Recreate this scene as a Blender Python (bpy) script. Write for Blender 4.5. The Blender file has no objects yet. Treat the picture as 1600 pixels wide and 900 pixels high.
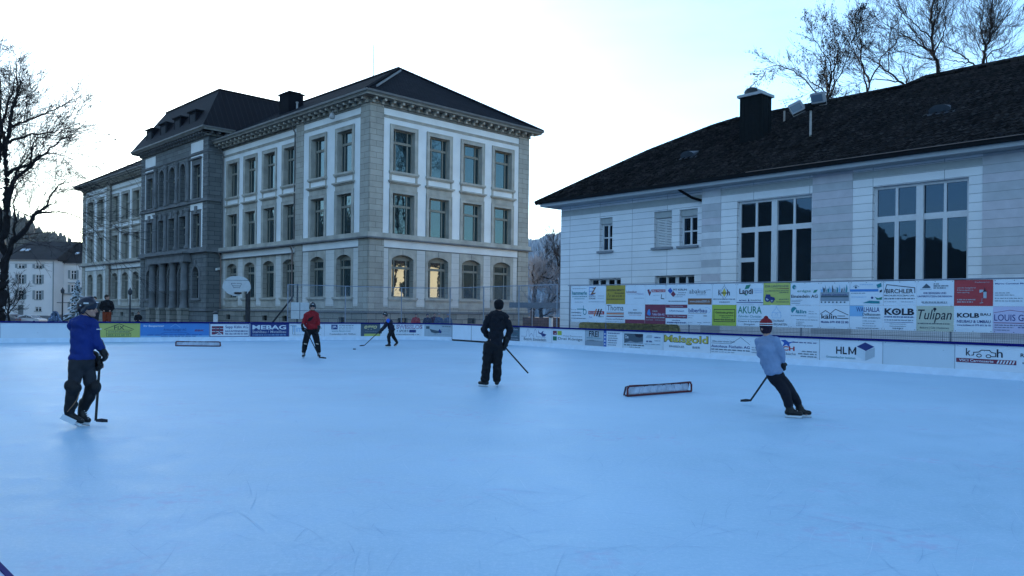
import bpy, bmesh, math, random
from mathutils import Vector, Matrix, Euler
random.seed(7)
SC = bpy.context.scene
COL = SC.collection
R_ = math.radians

# ------------------------------------------------------------------ camera
cam_d = bpy.data.cameras.new("camera")
cam = bpy.data.objects.new("camera", cam_d); COL.objects.link(cam)
cam_d.sensor_width = 36.0
cam_d.lens = 1230.0 / 1600.0 * 36.0
cam_d.shift_y = 37.6 / 1600.0
cam_d.clip_start = 0.05
cam_d.clip_end = 6000
cam.location = (0, 0, 1.6)
cam.rotation_euler = (Matrix.Rotation(R_(90), 4, 'X') @ Matrix.Rotation(0.012, 4, 'Z')).to_euler()
SC.camera = cam

# ------------------------------------------------------------------ sky and sun
SUN_EL, SUN_AZ = R_(11.0), R_(-21.0)          # azimuth clockwise from +Y
world = bpy.data.worlds.new("World"); SC.world = world
world.use_nodes = True
wn = world.node_tree.nodes; wl = world.node_tree.links
bg = wn["Background"]
sky = wn.new("ShaderNodeTexSky"); sky.sky_type = 'NISHITA'
sky.sun_disc = False
sky.sun_elevation = SUN_EL; sky.sun_rotation = SUN_AZ
sky.altitude = 900; sky.air_density = 1.0; sky.dust_density = 0.8; sky.ozone_density = 2.6
tint = wn.new("ShaderNodeMix"); tint.data_type = 'RGBA'; tint.blend_type = 'MULTIPLY'; tint.inputs[0].default_value = 1
tint.inputs[7].default_value = (.93, 1.05, 1.07, 1)          # cold winter white balance of the camera
wl.new(sky.outputs[0], tint.inputs[6])
wtc = wn.new("ShaderNodeTexCoord"); wmp = wn.new("ShaderNodeMapping"); wmp.inputs['Scale'].default_value = (1.2, 1.2, 5.5); wmp.inputs['Rotation'].default_value = (.2, .1, .5)
wl.new(wtc.outputs['Generated'], wmp.inputs['Vector'])
wno = wn.new("ShaderNodeTexNoise"); wno.inputs['Scale'].default_value = 1.6; wno.inputs['Detail'].default_value = 7; wno.inputs['Roughness'].default_value = .55
wl.new(wmp.outputs[0], wno.inputs['Vector'])
wmr = wn.new("ShaderNodeMapRange"); wmr.inputs[1].default_value = .45; wmr.inputs[2].default_value = .75; wmr.inputs[3].default_value = 0; wmr.inputs[4].default_value = .30
wl.new(wno.outputs[0], wmr.inputs[0])
cir = wn.new("ShaderNodeMix"); cir.data_type = 'RGBA'; wl.new(wmr.outputs[0], cir.inputs[0]); wl.new(tint.outputs[2], cir.inputs[6]); cir.inputs[7].default_value = (3.2, 3.5, 3.7, 1)   # thin high cloud
wl.new(cir.outputs[2], bg.inputs[0]); bg.inputs[1].default_value = 0.15
sun_d = bpy.data.lights.new("sun", 'SUN'); sun_d.energy = 4.5; sun_d.angle = R_(0.5)
sun_d.color = (1.0, 0.86, 0.68)
sun = bpy.data.objects.new("sun", sun_d); COL.objects.link(sun)
sd = Vector((math.sin(SUN_AZ) * math.cos(SUN_EL), math.cos(SUN_AZ) * math.cos(SUN_EL), math.sin(SUN_EL)))
sun.rotation_euler = sd.to_track_quat('Z', 'Y').to_euler()
sun.location = (0, 0, 60)
SC.view_settings.view_transform = 'Standard'
SC.view_settings.look = 'None'
SC.view_settings.gamma = 1.0
SC.view_settings.use_curve_mapping = False
SC.view_settings.exposure = 1.58
SC.render.engine = 'CYCLES'
try:
    SC.cycles.max_bounces = 6; SC.cycles.transparent_max_bounces = 24
    SC.cycles.caustics_reflective = False; SC.cycles.caustics_refractive = False
except Exception: pass

# ------------------------------------------------------------------ materials
MATS = {}
def _new(name):
    m = bpy.data.materials.new(name); m.use_nodes = True
    return m, m.node_tree.nodes, m.node_tree.links, m.node_tree.nodes["Principled BSDF"]
def mat(name, col, rough=0.7, var=0.12, scale=6.0, bump=0.0, bscale=40.0, metal=0.0, spec=0.3, streak=0.0):
    if name in MATS: return MATS[name]
    m, n, l, b = _new(name)
    b.inputs['Roughness'].default_value = rough; b.inputs['Metallic'].default_value = metal
    b.inputs['Specular IOR Level'].default_value = spec
    tc = n.new('ShaderNodeTexCoord')
    no = n.new('ShaderNodeTexNoise'); no.inputs['Scale'].default_value = scale; no.inputs['Detail'].default_value = 6
    l.new(tc.outputs['Object'], no.inputs['Vector'])
    mx = n.new('ShaderNodeMix'); mx.data_type = 'RGBA'
    a = [max(0, c * (1 - var)) for c in col]; c2 = [min(1, c * (1 + var)) for c in col]
    mx.inputs[6].default_value = (*a, 1); mx.inputs[7].default_value = (*c2, 1)
    mr = n.new('ShaderNodeMapRange'); mr.inputs[1].default_value = .3; mr.inputs[2].default_value = .7
    l.new(no.outputs[0], mr.inputs[0]); l.new(mr.outputs[0], mx.inputs[0])
    l.new(mx.outputs[2], b.inputs['Base Color'])
    if bump:
        n2 = n.new('ShaderNodeTexNoise'); n2.inputs['Scale'].default_value = bscale; n2.inputs['Detail'].default_value = 5
        l.new(tc.outputs['Object'], n2.inputs['Vector'])
        bp = n.new('ShaderNodeBump'); bp.inputs['Strength'].default_value = bump; bp.inputs['Distance'].default_value = .02
        l.new(n2.outputs[0], bp.inputs['Height']); l.new(bp.outputs[0], b.inputs['Normal'])
    MATS[name] = m
    return m
def stone(name, c1, c2, mortar, bw, bh, ms=.012, rough=.85, offset=.5, bump=.5, stain=.25, freq=2, noise=9.0):
    """coursed blocks laid out in metric UV, every block its own shade, with stains"""
    if name in MATS: return MATS[name]
    m, n, l, b = _new(name)
    b.inputs['Roughness'].default_value = rough; b.inputs['Specular IOR Level'].default_value = .25
    uv = n.new('ShaderNodeUVMap'); tc = n.new('ShaderNodeTexCoord')
    br = n.new('ShaderNodeTexBrick'); br.offset = offset; br.offset_frequency = freq
    br.inputs['Scale'].default_value = 1.0; br.inputs['Brick Width'].default_value = bw
    br.inputs['Row Height'].default_value = bh; br.inputs['Mortar Size'].default_value = ms
    br.inputs['Mortar Smooth'].default_value = .1; br.inputs['Bias'].default_value = 0
    br.inputs['Color1'].default_value = (*c1, 1); br.inputs['Color2'].default_value = (*c2, 1)
    br.inputs['Mortar'].default_value = (*mortar, 1)
    l.new(uv.outputs[0], br.inputs['Vector'])
    no = n.new('ShaderNodeTexNoise'); no.inputs['Scale'].default_value = .55; no.inputs['Detail'].default_value = 9
    no.inputs['Roughness'].default_value = .65
    l.new(tc.outputs['Object'], no.inputs['Vector'])
    mr = n.new('ShaderNodeMapRange'); mr.inputs[1].default_value = .35; mr.inputs[2].default_value = .7
    mr.inputs[3].default_value = 1.0; mr.inputs[4].default_value = 1.0 - stain
    l.new(no.outputs[0], mr.inputs[0])
    mu = n.new('ShaderNodeMix'); mu.data_type = 'RGBA'; mu.blend_type = 'MULTIPLY'; mu.inputs[0].default_value = 1
    l.new(br.outputs['Color'], mu.inputs[6]); l.new(mr.outputs[0], mu.inputs[7])
    l.new(mu.outputs[2], b.inputs['Base Color'])
    n2 = n.new('ShaderNodeTexNoise'); n2.inputs['Scale'].default_value = noise; n2.inputs['Detail'].default_value = 6
    l.new(tc.outputs['Object'], n2.inputs['Vector'])
    ad = n.new('ShaderNodeMath'); ad.operation = 'MULTIPLY_ADD'; ad.inputs[1].default_value = -1.6
    l.new(br.outputs['Fac'], ad.inputs[0]); l.new(n2.outputs[0], ad.inputs[2])
    bp = n.new('ShaderNodeBump'); bp.inputs['Strength'].default_value = bump; bp.inputs['Distance'].default_value = .02
    l.new(ad.outputs[0], bp.inputs['Height']); l.new(bp.outputs[0], b.inputs['Normal'])
    MATS[name] = m
    return m
def tile_mat(name, c1, c2, bw=.3, bh=.34):
    """roof tiles: staggered courses with a stepped, rounded relief"""
    if name in MATS: return MATS[name]
    m, n, l, b = _new(name)
    b.inputs['Roughness'].default_value = .9; b.inputs['Specular IOR Level'].default_value = .06
    uv = n.new('ShaderNodeUVMap'); tc = n.new('ShaderNodeTexCoord')
    br = n.new('ShaderNodeTexBrick'); br.offset = .5; br.inputs['Scale'].default_value = 1
    br.inputs['Brick Width'].default_value = bw; br.inputs['Row Height'].default_value = bh
    br.inputs['Mortar Size'].default_value = .02; br.inputs['Mortar Smooth'].default_value = .4
    br.inputs['Color1'].default_value = (*c1, 1); br.inputs['Color2'].default_value = (*c2, 1)
    br.inputs['Mortar'].default_value = (*[c * .35 for c in c1], 1)
    l.new(uv.outputs[0], br.inputs['Vector'])
    no = n.new('ShaderNodeTexNoise'); no.inputs['Scale'].default_value = .8; no.inputs['Detail'].default_value = 8
    l.new(tc.outputs['Object'], no.inputs['Vector'])
    mr = n.new('ShaderNodeMapRange'); mr.inputs[1].default_value = .3; mr.inputs[2].default_value = .7
    mr.inputs[3].default_value = .65; mr.inputs[4].default_value = 1.35
    l.new(no.outputs[0], mr.inputs[0])
    mu = n.new('ShaderNodeMix'); mu.data_type = 'RGBA'; mu.blend_type = 'MULTIPLY'; mu.inputs[0].default_value = 1
    l.new(br.outputs['Color'], mu.inputs[6]); l.new(mr.outputs[0], mu.inputs[7])
    l.new(mu.outputs[2], b.inputs['Base Color'])
    # saw-tooth courses
    sep = n.new('ShaderNodeSeparateXYZ'); l.new(uv.outputs[0], sep.inputs[0])
    dv = n.new('ShaderNodeMath'); dv.operation = 'DIVIDE'; dv.inputs[1].default_value = bh; l.new(sep.outputs[1], dv.inputs[0])
    fr = n.new('ShaderNodeMath'); fr.operation = 'FRACT'; l.new(dv.outputs[0], fr.inputs[0])
    ad = n.new('ShaderNodeMath'); ad.operation = 'MULTIPLY_ADD'; ad.inputs[1].default_value = -1.2
    l.new(br.outputs['Fac'], ad.inputs[0])
    inv = n.new('ShaderNodeMath'); inv.operation = 'SUBTRACT'; inv.inputs[0].default_value = 1; l.new(fr.outputs[0], inv.inputs[1])
    l.new(inv.outputs[0], ad.inputs[2])
    bp = n.new('ShaderNodeBump'); bp.inputs['Strength'].default_value = 1; bp.inputs['Distance'].default_value = .06
    l.new(ad.outputs[0], bp.inputs['Height']); l.new(bp.outputs[0], b.inputs['Normal'])
    MATS[name] = m
    return m
def glass_mat(name, col=(.012, .02, .022), rough=.02, ior=1.9, wob=.02, stint=(.8, .92, 1)):
    if name in MATS: return MATS[name]
    m, n, l, b = _new(name)
    b.inputs['Base Color'].default_value = (*col, 1); b.inputs['Roughness'].default_value = rough
    b.inputs['IOR'].default_value = ior; b.inputs['Specular IOR Level'].default_value = .5; b.inputs['Specular Tint'].default_value = (*stint, 1)
    tc = n.new('ShaderNodeTexCoord'); no = n.new('ShaderNodeTexNoise'); no.inputs['Scale'].default_value = 1.3
    l.new(tc.outputs['Object'], no.inputs['Vector'])
    bp = n.new('ShaderNodeBump'); bp.inputs['Strength'].default_value = wob; bp.inputs['Distance'].default_value = .1
    l.new(no.outputs[0], bp.inputs['Height']); l.new(bp.outputs[0], b.inputs['Normal'])
    MATS[name] = m
    return m

# ------------------------------------------------------------------ objects
def tag(o, label=None, cat=None, group=None, kind=None):
    if label: o['label'] = label
    if cat: o['category'] = cat
    if group: o['group'] = group
    if kind: o['kind'] = kind
    return o
def empty(name, loc=(0, 0, 0), rz=0.0, label=None, cat=None, group=None, parent=None):
    o = bpy.data.objects.new(name, None); COL.objects.link(o)
    o.location = loc; o.rotation_euler = (0, 0, rz); o.empty_display_size = .2
    if parent: o.parent = parent
    return tag(o, label, cat, group)
def copy_tree(o, parent=None):
    c = o.copy(); COL.objects.link(c)
    if parent: c.parent = parent
    for ch in list(o.children): copy_tree(ch, c)
    return c

class MB:
    """collects faces for ONE mesh object"""
    def __init__(s): s.v = []; s.f = []; s.m = []
    def split(s, name, mats, parent=None, gap=.03, **kw):
        """separate pieces become separate objects; pieces that touch stay together"""
        isl = {}
        par = list(range(len(s.v)))
        def root(i):
            while par[i] != i: par[i] = par[par[i]]; i = par[i]
            return i
        for f in s.f:
            for q in f[1:]: par[root(q)] = root(f[0])
        for fi, f in enumerate(s.f): isl.setdefault(root(f[0]), []).append(fi)
        G = []
        for k, fs in isl.items():
            vs = [s.v[q] for fi in fs for q in s.f[fi]]
            bb = [min(v[a] for v in vs) - gap for a in range(3)] + [max(v[a] for v in vs) + gap for a in range(3)]
            G.append([bb, fs])
        ch = True
        while ch:
            ch = False; out = []
            for bb, fs in G:
                for g in out:
                    if all(bb[a] <= g[0][a + 3] and bb[a + 3] >= g[0][a] for a in range(3)):
                        g[0] = [min(g[0][a], bb[a]) for a in range(3)] + [max(g[0][a + 3], bb[a + 3]) for a in range(3)]; g[1] += fs; ch = True; break
                else: out.append([bb, fs])
            G = out
        r = None
        for bb, fs in G:
            m = MB()
            for fi in fs: m.face([s.v[q] for q in s.f[fi]], s.m[fi])
            r = m.build(name, mats, parent, **kw)
        return r
    def face(s, pts, mi=0):
        i = len(s.v); s.v += [tuple(p) for p in pts]; s.f.append(tuple(range(i, i + len(pts)))); s.m.append(mi)
    def box(s, x0, x1, y0, y1, z0, z1, mi=0):
        i = len(s.v)
        s.v += [(x0, y0, z0), (x1, y0, z0), (x1, y1, z0), (x0, y1, z0), (x0, y0, z1), (x1, y0, z1), (x1, y1, z1), (x0, y1, z1)]
        for q in ((0, 3, 2, 1), (4, 5, 6, 7), (0, 1, 5, 4), (1, 2, 6, 5), (2, 3, 7, 6), (3, 0, 4, 7)):
            s.f.append(tuple(i + k for k in q)); s.m.append(mi)
    def obox(s, c, ax, ay, az, hx, hy, hz, mi=0):
        c = Vector(c); ax = Vector(ax) * hx; ay = Vector(ay) * hy; az = Vector(az) * hz
        i = len(s.v)
        for sx, sy, sz in ((-1, -1, -1), (1, -1, -1), (1, 1, -1), (-1, 1, -1), (-1, -1, 1), (1, -1, 1), (1, 1, 1), (-1, 1, 1)):
            s.v.append(tuple(c + ax * sx + ay * sy + az * sz))
        for q in ((0, 3, 2, 1), (4, 5, 6, 7), (0, 1, 5, 4), (1, 2, 6, 5), (2, 3, 7, 6), (3, 0, 4, 7)):
            s.f.append(tuple(i + k for k in q)); s.m.append(mi)
    def tube(s, pts, rad, n=6, mi=0, cap=True):
        pts = [Vector(p) for p in pts]
        if not hasattr(rad, '__len__'): rad = [rad] * len(pts)
        rings = []; ref = None
        for k, p in enumerate(pts):
            d = (pts[min(k + 1, len(pts) - 1)] - pts[max(k - 1, 0)])
            if d.length < 1e-9: d = Vector((0, 0, 1))
            d.normalize()
            if ref is None:
                ref = Vector((0, 0, 1)) if abs(d.z) < .9 else Vector((1, 0, 0))
            a = d.cross(ref)
            if a.length < 1e-4: a = d.cross(Vector((0, 1, 0)))
            a.normalize(); b = d.cross(a); ref = b.cross(d) if False else ref
            i = len(s.v)
            for q in range(n):
                t = 2 * math.pi * q / n
                s.v.append(tuple(p + (a * math.cos(t) + b * math.sin(t)) * rad[k]))
            rings.append(i)
        for k in range(len(rings) - 1):
            for q in range(n):
                s.f.append((rings[k] + q, rings[k] + (q + 1) % n, rings[k + 1] + (q + 1) % n, rings[k + 1] + q)); s.m.append(mi)
        if cap and n > 2:
            s.f.append(tuple(rings[0] + q for q in range(n))); s.m.append(mi)
            s.f.append(tuple(rings[-1] + q for q in reversed(range(n)))); s.m.append(mi)
    def lathe(s, c, prof, n=16, mi=0):
        """profile [(r,z)] turned round a vertical axis at c"""
        rings = []
        for r, z in prof:
            i = len(s.v)
            for q in range(n):
                t = 2 * math.pi * q / n
                s.v.append((c[0] + r * math.cos(t), c[1] + r * math.sin(t), c[2] + z))
            rings.append(i)
        for k in range(len(rings) - 1):
            for q in range(n):
                s.f.append((rings[k] + q, rings[k] + (q + 1) % n, rings[k + 1] + (q + 1) % n, rings[k + 1] + q)); s.m.append(mi)
        s.f.append(tuple(rings[0] + q for q in range(n))); s.m.append(mi)
        s.f.append(tuple(rings[-1] + q for q in range(n))); s.m.append(mi)
    def build(s, name, mats, parent=None, smooth=False, uv=True, **kw):
        me = bpy.data.meshes.new(name); me.from_pydata(s.v, [], s.f)
        if not isinstance(mats, (list, tuple)): mats = [mats]
        for m in mats: me.materials.append(m)
        if len(mats) > 1: me.polygons.foreach_set('material_index', s.m)
        if smooth: me.polygons.foreach_set('use_smooth', [True] * len(me.polygons))
        me.update()
        if uv: metric_uv(me)
        o = bpy.data.objects.new(name, me); COL.objects.link(o)
        if parent: o.parent = parent
        return tag(o, **kw) if kw else o
def metric_uv(me):
    uvl = me.uv_layers.new(name='UVMap').data
    Z = Vector((0, 0, 1))
    for p in me.polygons:
        n = p.normal
        if abs(n.z) > .999: t, b = Vector((1, 0, 0)), Vector((0, 1, 0))
        else:
            t = Z.cross(n).normalized(); b = n.cross(t)
            if b.z < 0: b = -b
            # keep the direction along the wall the same on both sides of it
            if abs(t.x) > abs(t.y):
                if t.x < 0: t = -t
            elif t.y < 0: t = -t
        for li, vi in zip(p.loop_indices, p.vertices):
            co = me.vertices[vi].co
            uvl[li].uv = (co.dot(t), co.dot(b))

def arc(a, b, zt, h, n=10):
    """points of an arch from (a) to (b), crown at zt, rise h"""
    w = b - a; Rr = (w * w / 4 + h * h) / (2 * h); cz = zt - Rr; mid = (a + b) / 2
    th = math.asin(min(1, w / 2 / Rr))
    if h > w / 2: th = math.pi - th
    return [(mid + Rr * math.sin(-th + 2 * th * k / n), cz + Rr * math.cos(-th + 2 * th * k / n)) for k in range(n + 1)]

class Face:
    """a facade: P(s, z, out) -> local point"""
    def __init__(s, fn): s.P = fn
    def box(s, mb, a, b, z0, z1, o0, o1, mi=0):
        p = [s.P(a, z0, o0), s.P(b, z1, o1)]
        x0, x1 = sorted((p[0][0], p[1][0])); y0, y1 = sorted((p[0][1], p[1][1])); z0, z1 = sorted((z0, z1))
        mb.box(x0, x1, y0, y1, z0, z1, mi)
    def quad(s, mb, a, b, z0, z1, o, mi=0):
        mb.face([s.P(a, z0, o), s.P(b, z0, o), s.P(b, z1, o), s.P(a, z1, o)], mi)
    def wall(s, mb, a, b, z0, z1, holes, o=0, rev=.4, mi=0, rmi=None):
        rmi = mi if rmi is None else rmi
        ss = sorted({a, b, *[h[0] for h in holes], *[h[1] for h in holes]})
        zs = sorted({z0, z1, *[h[2] for h in holes], *[h[3] for h in holes]})
        ss = [q for q in ss if a - 1e-6 <= q <= b + 1e-6]; zs = [q for q in zs if z0 - 1e-6 <= q <= z1 + 1e-6]
        for i in range(len(ss) - 1):
            for k in range(len(zs) - 1):
                ms, mz = (ss[i] + ss[i + 1]) / 2, (zs[k] + zs[k + 1]) / 2
                if any(h[0] < ms < h[1] and h[2] < mz < h[3] for h in holes): continue
                s.quad(mb, ss[i], ss[i + 1], zs[k], zs[k + 1], o, mi)
        for h in holes:
            ha, hb, c, d = h[:4]; rise = h[4] if len(h) > 4 else 0
            if rise:
                pts = arc(ha, hb, d, rise); k = len(pts) // 2
                mb.face([s.P(ha, d, o)] + [s.P(x, z, o) for x, z in reversed(pts[:k + 1])], mi)
                mb.face([s.P(hb, d, o)] + [s.P(x, z, o) for x, z in pts[k:]][::-1][::-1], mi)
                for (x0, y0), (x1, y1) in zip(pts, pts[1:]):
                    mb.face([s.P(x0, y0, o), s.P(x1, y1, o), s.P(x1, y1, o - rev), s.P(x0, y0, o - rev)], rmi)
                top = pts[0][1]
            else:
                top = d
                mb.face([s.P(ha, d, o), s.P(hb, d, o), s.P(hb, d, o - rev), s.P(ha, d, o - rev)], rmi)
            mb.face([s.P(ha, c, o), s.P(ha, top, o), s.P(ha, top, o - rev), s.P(ha, c, o - rev)], rmi)
            mb.face([s.P(hb, c, o), s.P(hb, top, o), s.P(hb, top, o - rev), s.P(hb, c, o - rev)], rmi)
            mb.face([s.P(ha, c, o), s.P(hb, c, o), s.P(hb, c, o - rev), s.P(ha, c, o - rev)], rmi)
    def archframe(s, mb, a, b, z0, zt, rise, w, o0, o1, mi=0):
        """moulded frame round an arched opening"""
        s.box(mb, a - w, a, z0, zt - rise, o0, o1, mi); s.box(mb, b, b + w, z0, zt - rise, o0, o1, mi)
        i = arc(a, b, zt, rise); k = arc(a - w, b + w, zt + w, rise + w)
        for q in range(len(i) - 1):
            A, B, Cc, D = i[q], i[q + 1], k[q + 1], k[q]
            mb.face([s.P(*A, o1), s.P(*B, o1), s.P(*Cc, o1), s.P(*D, o1)], mi)
            mb.face([s.P(*D, o1), s.P(*Cc, o1), s.P(*Cc, o0), s.P(*D, o0)], mi)
            mb.face([s.P(*A, o1), s.P(*B, o1), s.P(*B, o0), s.P(*A, o0)], mi)

def rowtext_dashes(rng, u0, u1):
    x = u0; out = []
    while x < u1 - .01:
        w = min(rng.uniform(.03, .11), u1 - x); out.append((x, x + w)); x += w + .018
    return out
# ================================================================== setting
def gheight(x, y):
    """lie of the land: flat round the rink, a dip with the car park on the left"""
    h = -0.03
    def sm(t): t = max(0, min(1, t)); return t * t * (3 - 2 * t)
    dip = sm((-44 - x) / 18) * sm((y - 84) / 18) * (1 - sm((y - 126) / 8))
    return h - 1.1 * dip
def build_ground():
    mb = MB()
    xs = [-1500, -700, -300, -160] + [-130 + 4 * i for i in range(24)] + [-30, 0, 40, 90, 200, 500, 1500]
    ys = [-1500, -500, -150, -40, 0, 30, 60] + [70 + 4 * i for i in range(20)] + [160, 220, 400, 800, 1500]
    for i in range(len(xs) - 1):
        for k in range(len(ys) - 1):
            mb.face([(x, y, gheight(x, y)) for x, y in ((xs[i], ys[k]), (xs[i + 1], ys[k]), (xs[i + 1], ys[k + 1]), (xs[i], ys[k + 1]))])
    m = mat('asphalt_frost', (.075, .08, .085), .9, .45, .35, .3, 30)
    mb.build('ground', m, kind='structure')
build_ground()

def ice_material():
    m, n, l, b = _new('ice')
    b.inputs['Roughness'].default_value = .42; b.inputs['Specular IOR Level'].default_value = .35
    tc = n.new('ShaderNodeTexCoord')
    def noise(scale, det, vec=None, rough=.55):
        q = n.new('ShaderNodeTexNoise'); q.inputs['Scale'].default_value = scale; q.inputs['Detail'].default_value = det
        q.inputs['Roughness'].default_value = rough
        l.new(vec or tc.outputs['Object'], q.inputs['Vector']); return q
    def ramp(src, a, b_, c0, c1):
        q = n.new('ShaderNodeMapRange'); q.inputs[1].default_value = a; q.inputs[2].default_value = b_
        q.inputs[3].default_value = c0; q.inputs[4].default_value = c1; l.new(src, q.inputs[0]); return q.outputs[0]
    def mix(f, a, c, mode='MIX'):
        q = n.new('ShaderNodeMix'); q.data_type = 'RGBA'; q.blend_type = mode
        if isinstance(f, float): q.inputs[0].default_value = f
        else: l.new(f, q.inputs[0])
        for s_, v in ((6, a), (7, c)):
            if isinstance(v, tuple): q.inputs[s_].default_value = (*v, 1)
            else: l.new(v, q.inputs[s_])
        return q.outputs[2]
    big = noise(.22, 4); mid = noise(2.2, 8); fine = noise(26, 8, rough=.75)
    micro = noise(90, 6, rough=.8); base = mix(ramp(big.outputs[0], .35, .65, 0, 1), (.315, .52, .665), (.39, .605, .765))
    base = mix(ramp(mid.outputs[0], .42, .72, 0, .30), base, (.50, .66, .82))
    base = mix(ramp(fine.outputs[0], .48, .70, 0, .55), base, (.58, .72, .86))
    base = mix(ramp(micro.outputs[0], .50, .72, 0, .35), base, (.70, .82, .92))
    # long dull streaks cut by skates, two directions
    for rot, sc, amt in ((.5, (1.2, 30, 1), .22), (-.9, (1.0, 44, 1), .20), (1.4, (1.6, 60, 1), .18), (2.3, (1.4, 80, 1), .18), (.1, (2, 36, 1), .15)):
        mp = n.new('ShaderNodeMapping'); mp.inputs['Rotation'].default_value = (0, 0, rot); mp.inputs['Scale'].default_value = sc
        l.new(tc.outputs['Object'], mp.inputs['Vector'])
        st = noise(1.0, 5, mp.outputs[0], .6)
        base = mix(ramp(st.outputs[0], .60, .74, 0, amt), base, (.23, .36, .58))
    # faint red dye of an old marking showing through
    rd_ = noise(.55, 3); rd2 = noise(7, 6)
    mm = n.new('ShaderNodeMath'); mm.operation = 'MULTIPLY'
    l.new(ramp(rd_.outputs[0], .54, .64, 0, 1), mm.inputs[0]); l.new(ramp(rd2.outputs[0], .48, .66, 0, .38), mm.inputs[1])
    base = mix(mm.outputs[0], base, (.44, .36, .55))
    l.new(base, b.inputs['Base Color'])
    l.new(ramp(mid.outputs[0], .3, .7, .38, .55), b.inputs['Roughness'])
    bp = n.new('ShaderNodeBump'); bp.inputs['Strength'].default_value = .35; bp.inputs['Distance'].default_value = .01
    l.new(fine.outputs[0], bp.inputs['Height']); l.new(bp.outputs[0], b.inputs['Normal'])
    return m

# ---------------------------------------------------------------- rink outline
B0 = Vector((-22.2, 34.1)); BD = Vector((.861, .508)).normalized()
R0 = Vector((13.1, 20.1)); RD = Vector((-.582, .813)).normalized()
CR = Vector((-4.428, 44.585))
def rink_path():
    a = CR - 3.2 * BD; b = CR - 3.2 * RD
    pts = [B0 - 9 * BD, a]
    for i in range(1, 12):
        q = i / 12; pts.append(a * (1 - q) ** 2 + CR * 2 * q * (1 - q) + b * q * q)
    return pts + [b, R0 - RD * 16]
PATH = rink_path()
CUM = [0]
for p, q in zip(PATH, PATH[1:]): CUM.append(CUM[-1] + (q - p).length)
def on_path(d, off=0.0):
    """point at length d along the boards, off metres outside them; with the direction there"""
    i = max(k for k in range(len(PATH) - 1) if CUM[k] <= d + 1e-9)
    t = (PATH[i + 1] - PATH[i]).normalized()
    out = Vector((-t.y, t.x))
    return PATH[i] + t * (d - CUM[i]) + out * off, t, out

def build_ice():
    near0 = Vector((-1.363, 2.096)); nd = Vector((-.582, .813)).normalized()
    # near board line: the edge towards the photographer
    pts = [on_path(d)[0] for d in [0.0, 13, 26.43] + [26.9 + .44 * i for i in range(11)] + [31.75, 45, 74.6]]
    pts += [near0 - nd * 14 + Vector((.12, .09)), near0 + Vector((.12, .09)), near0 + nd * 28 + Vector((.12, .09))]
    c = sum(pts, Vector((0, 0))) / len(pts)
    mb = MB(); mb.face([(p.x, p.y, 0) for p in reversed(pts)])
    o = mb.build('ice_rink', ice_material(), kind='structure')
    # skate cuts: thin curved grooves filled with scraped snow or dull ice
    rng = random.Random(3); mk = MB()
    for k in range(1500):
        if k < 1000:
            y = rng.uniform(2.2, 13); x = rng.uniform(-.62, .72) * y
        else:
            y = rng.uniform(8, 30); x = rng.uniform(-.5, .4) * y
        if x * .815 + y * .58 > 21.5 or x * .815 + y * .58 < .8: continue
        a = rng.uniform(0, math.pi); r = rng.choice([1, -1]) * rng.uniform(.8, 9); L = rng.uniform(.1, .9)
        w = rng.uniform(.0004, .0011) * (1 if y < 5 else 1.4); mi = rng.choice([0, 0, 1])
        n_ = 9; P = []
        for i in range(n_ + 1):
            t = L * i / n_; an = a + t / r
            P.append((x, y, an)); x += math.cos(an) * L / n_; y += math.sin(an) * L / n_
        for i in range(n_):
            ww = w * math.sin(math.pi * (i + .02) / n_) + .0004; w2 = w * math.sin(math.pi * (i + .98) / n_) + .0004
            (x0, y0, a0), (x1, y1, a1) = P[i], P[i + 1]
            if any(q[0] * .815 + q[1] * .58 > 21.9 or q[0] * .815 + q[1] * .58 < .5 for q in P): break
            mk.face([(x0 + math.sin(a0) * ww, y0 - math.cos(a0) * ww, .004), (x1 + math.sin(a1) * w2, y1 - math.cos(a1) * w2, .004),
                     (x1 - math.sin(a1) * w2, y1 + math.cos(a1) * w2, .004), (x0 - math.sin(a0) * ww, y0 + math.cos(a0) * ww, .004)], mi)
    mk.build('ice_skate_cuts', [mat('cut_dull', (.28, .47, .63), .6), mat('cut_snow', (.62, .74, .85), .8)], kind='structure')
build_ice()

# ---------------------------------------------------------------- hills
def hill_elev(az):
    """tangent of the skyline seen from the rink, by azimuth in degrees clockwise from +Y"""
    tab = [(-180, .10), (-150, .12), (-125, .08), (-115, .082), (-111, .09), (-104, .14), (-95, .16), (-84, .16), (-77, .14), (-70, .105), (-60, .10), (-50, .10),
           (-45, .10), (-36, .10), (-33, .090), (-31, .076), (-29, .058), (-27, .045), (-20, .04), (-5, .05), (0, .072), (2, .082),
           (4, .096), (7, .115), (14, .15), (30, .13), (50, .09), (80, .08), (120, .09), (180, .10)]
    for (a, u), (b, v) in zip(tab, tab[1:]):
        if a <= az <= b: return u + (v - u) * (az - a) / (b - a)
    return .1
def hill_h(az, r):
    e = hill_elev(az); D = 620
    if az > -26 and az < 30: D = 900
    h = e * D
    h *= 1 + .05 * math.sin(az * 1.3 + 1) * min(1, r / D) + .03 * math.sin(az * 3.1)
    t = max(0, min(1, (r - 230) / (D - 230)))
    return -6 + (h + 6) * (t * t * (3 - 2 * t))
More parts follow.
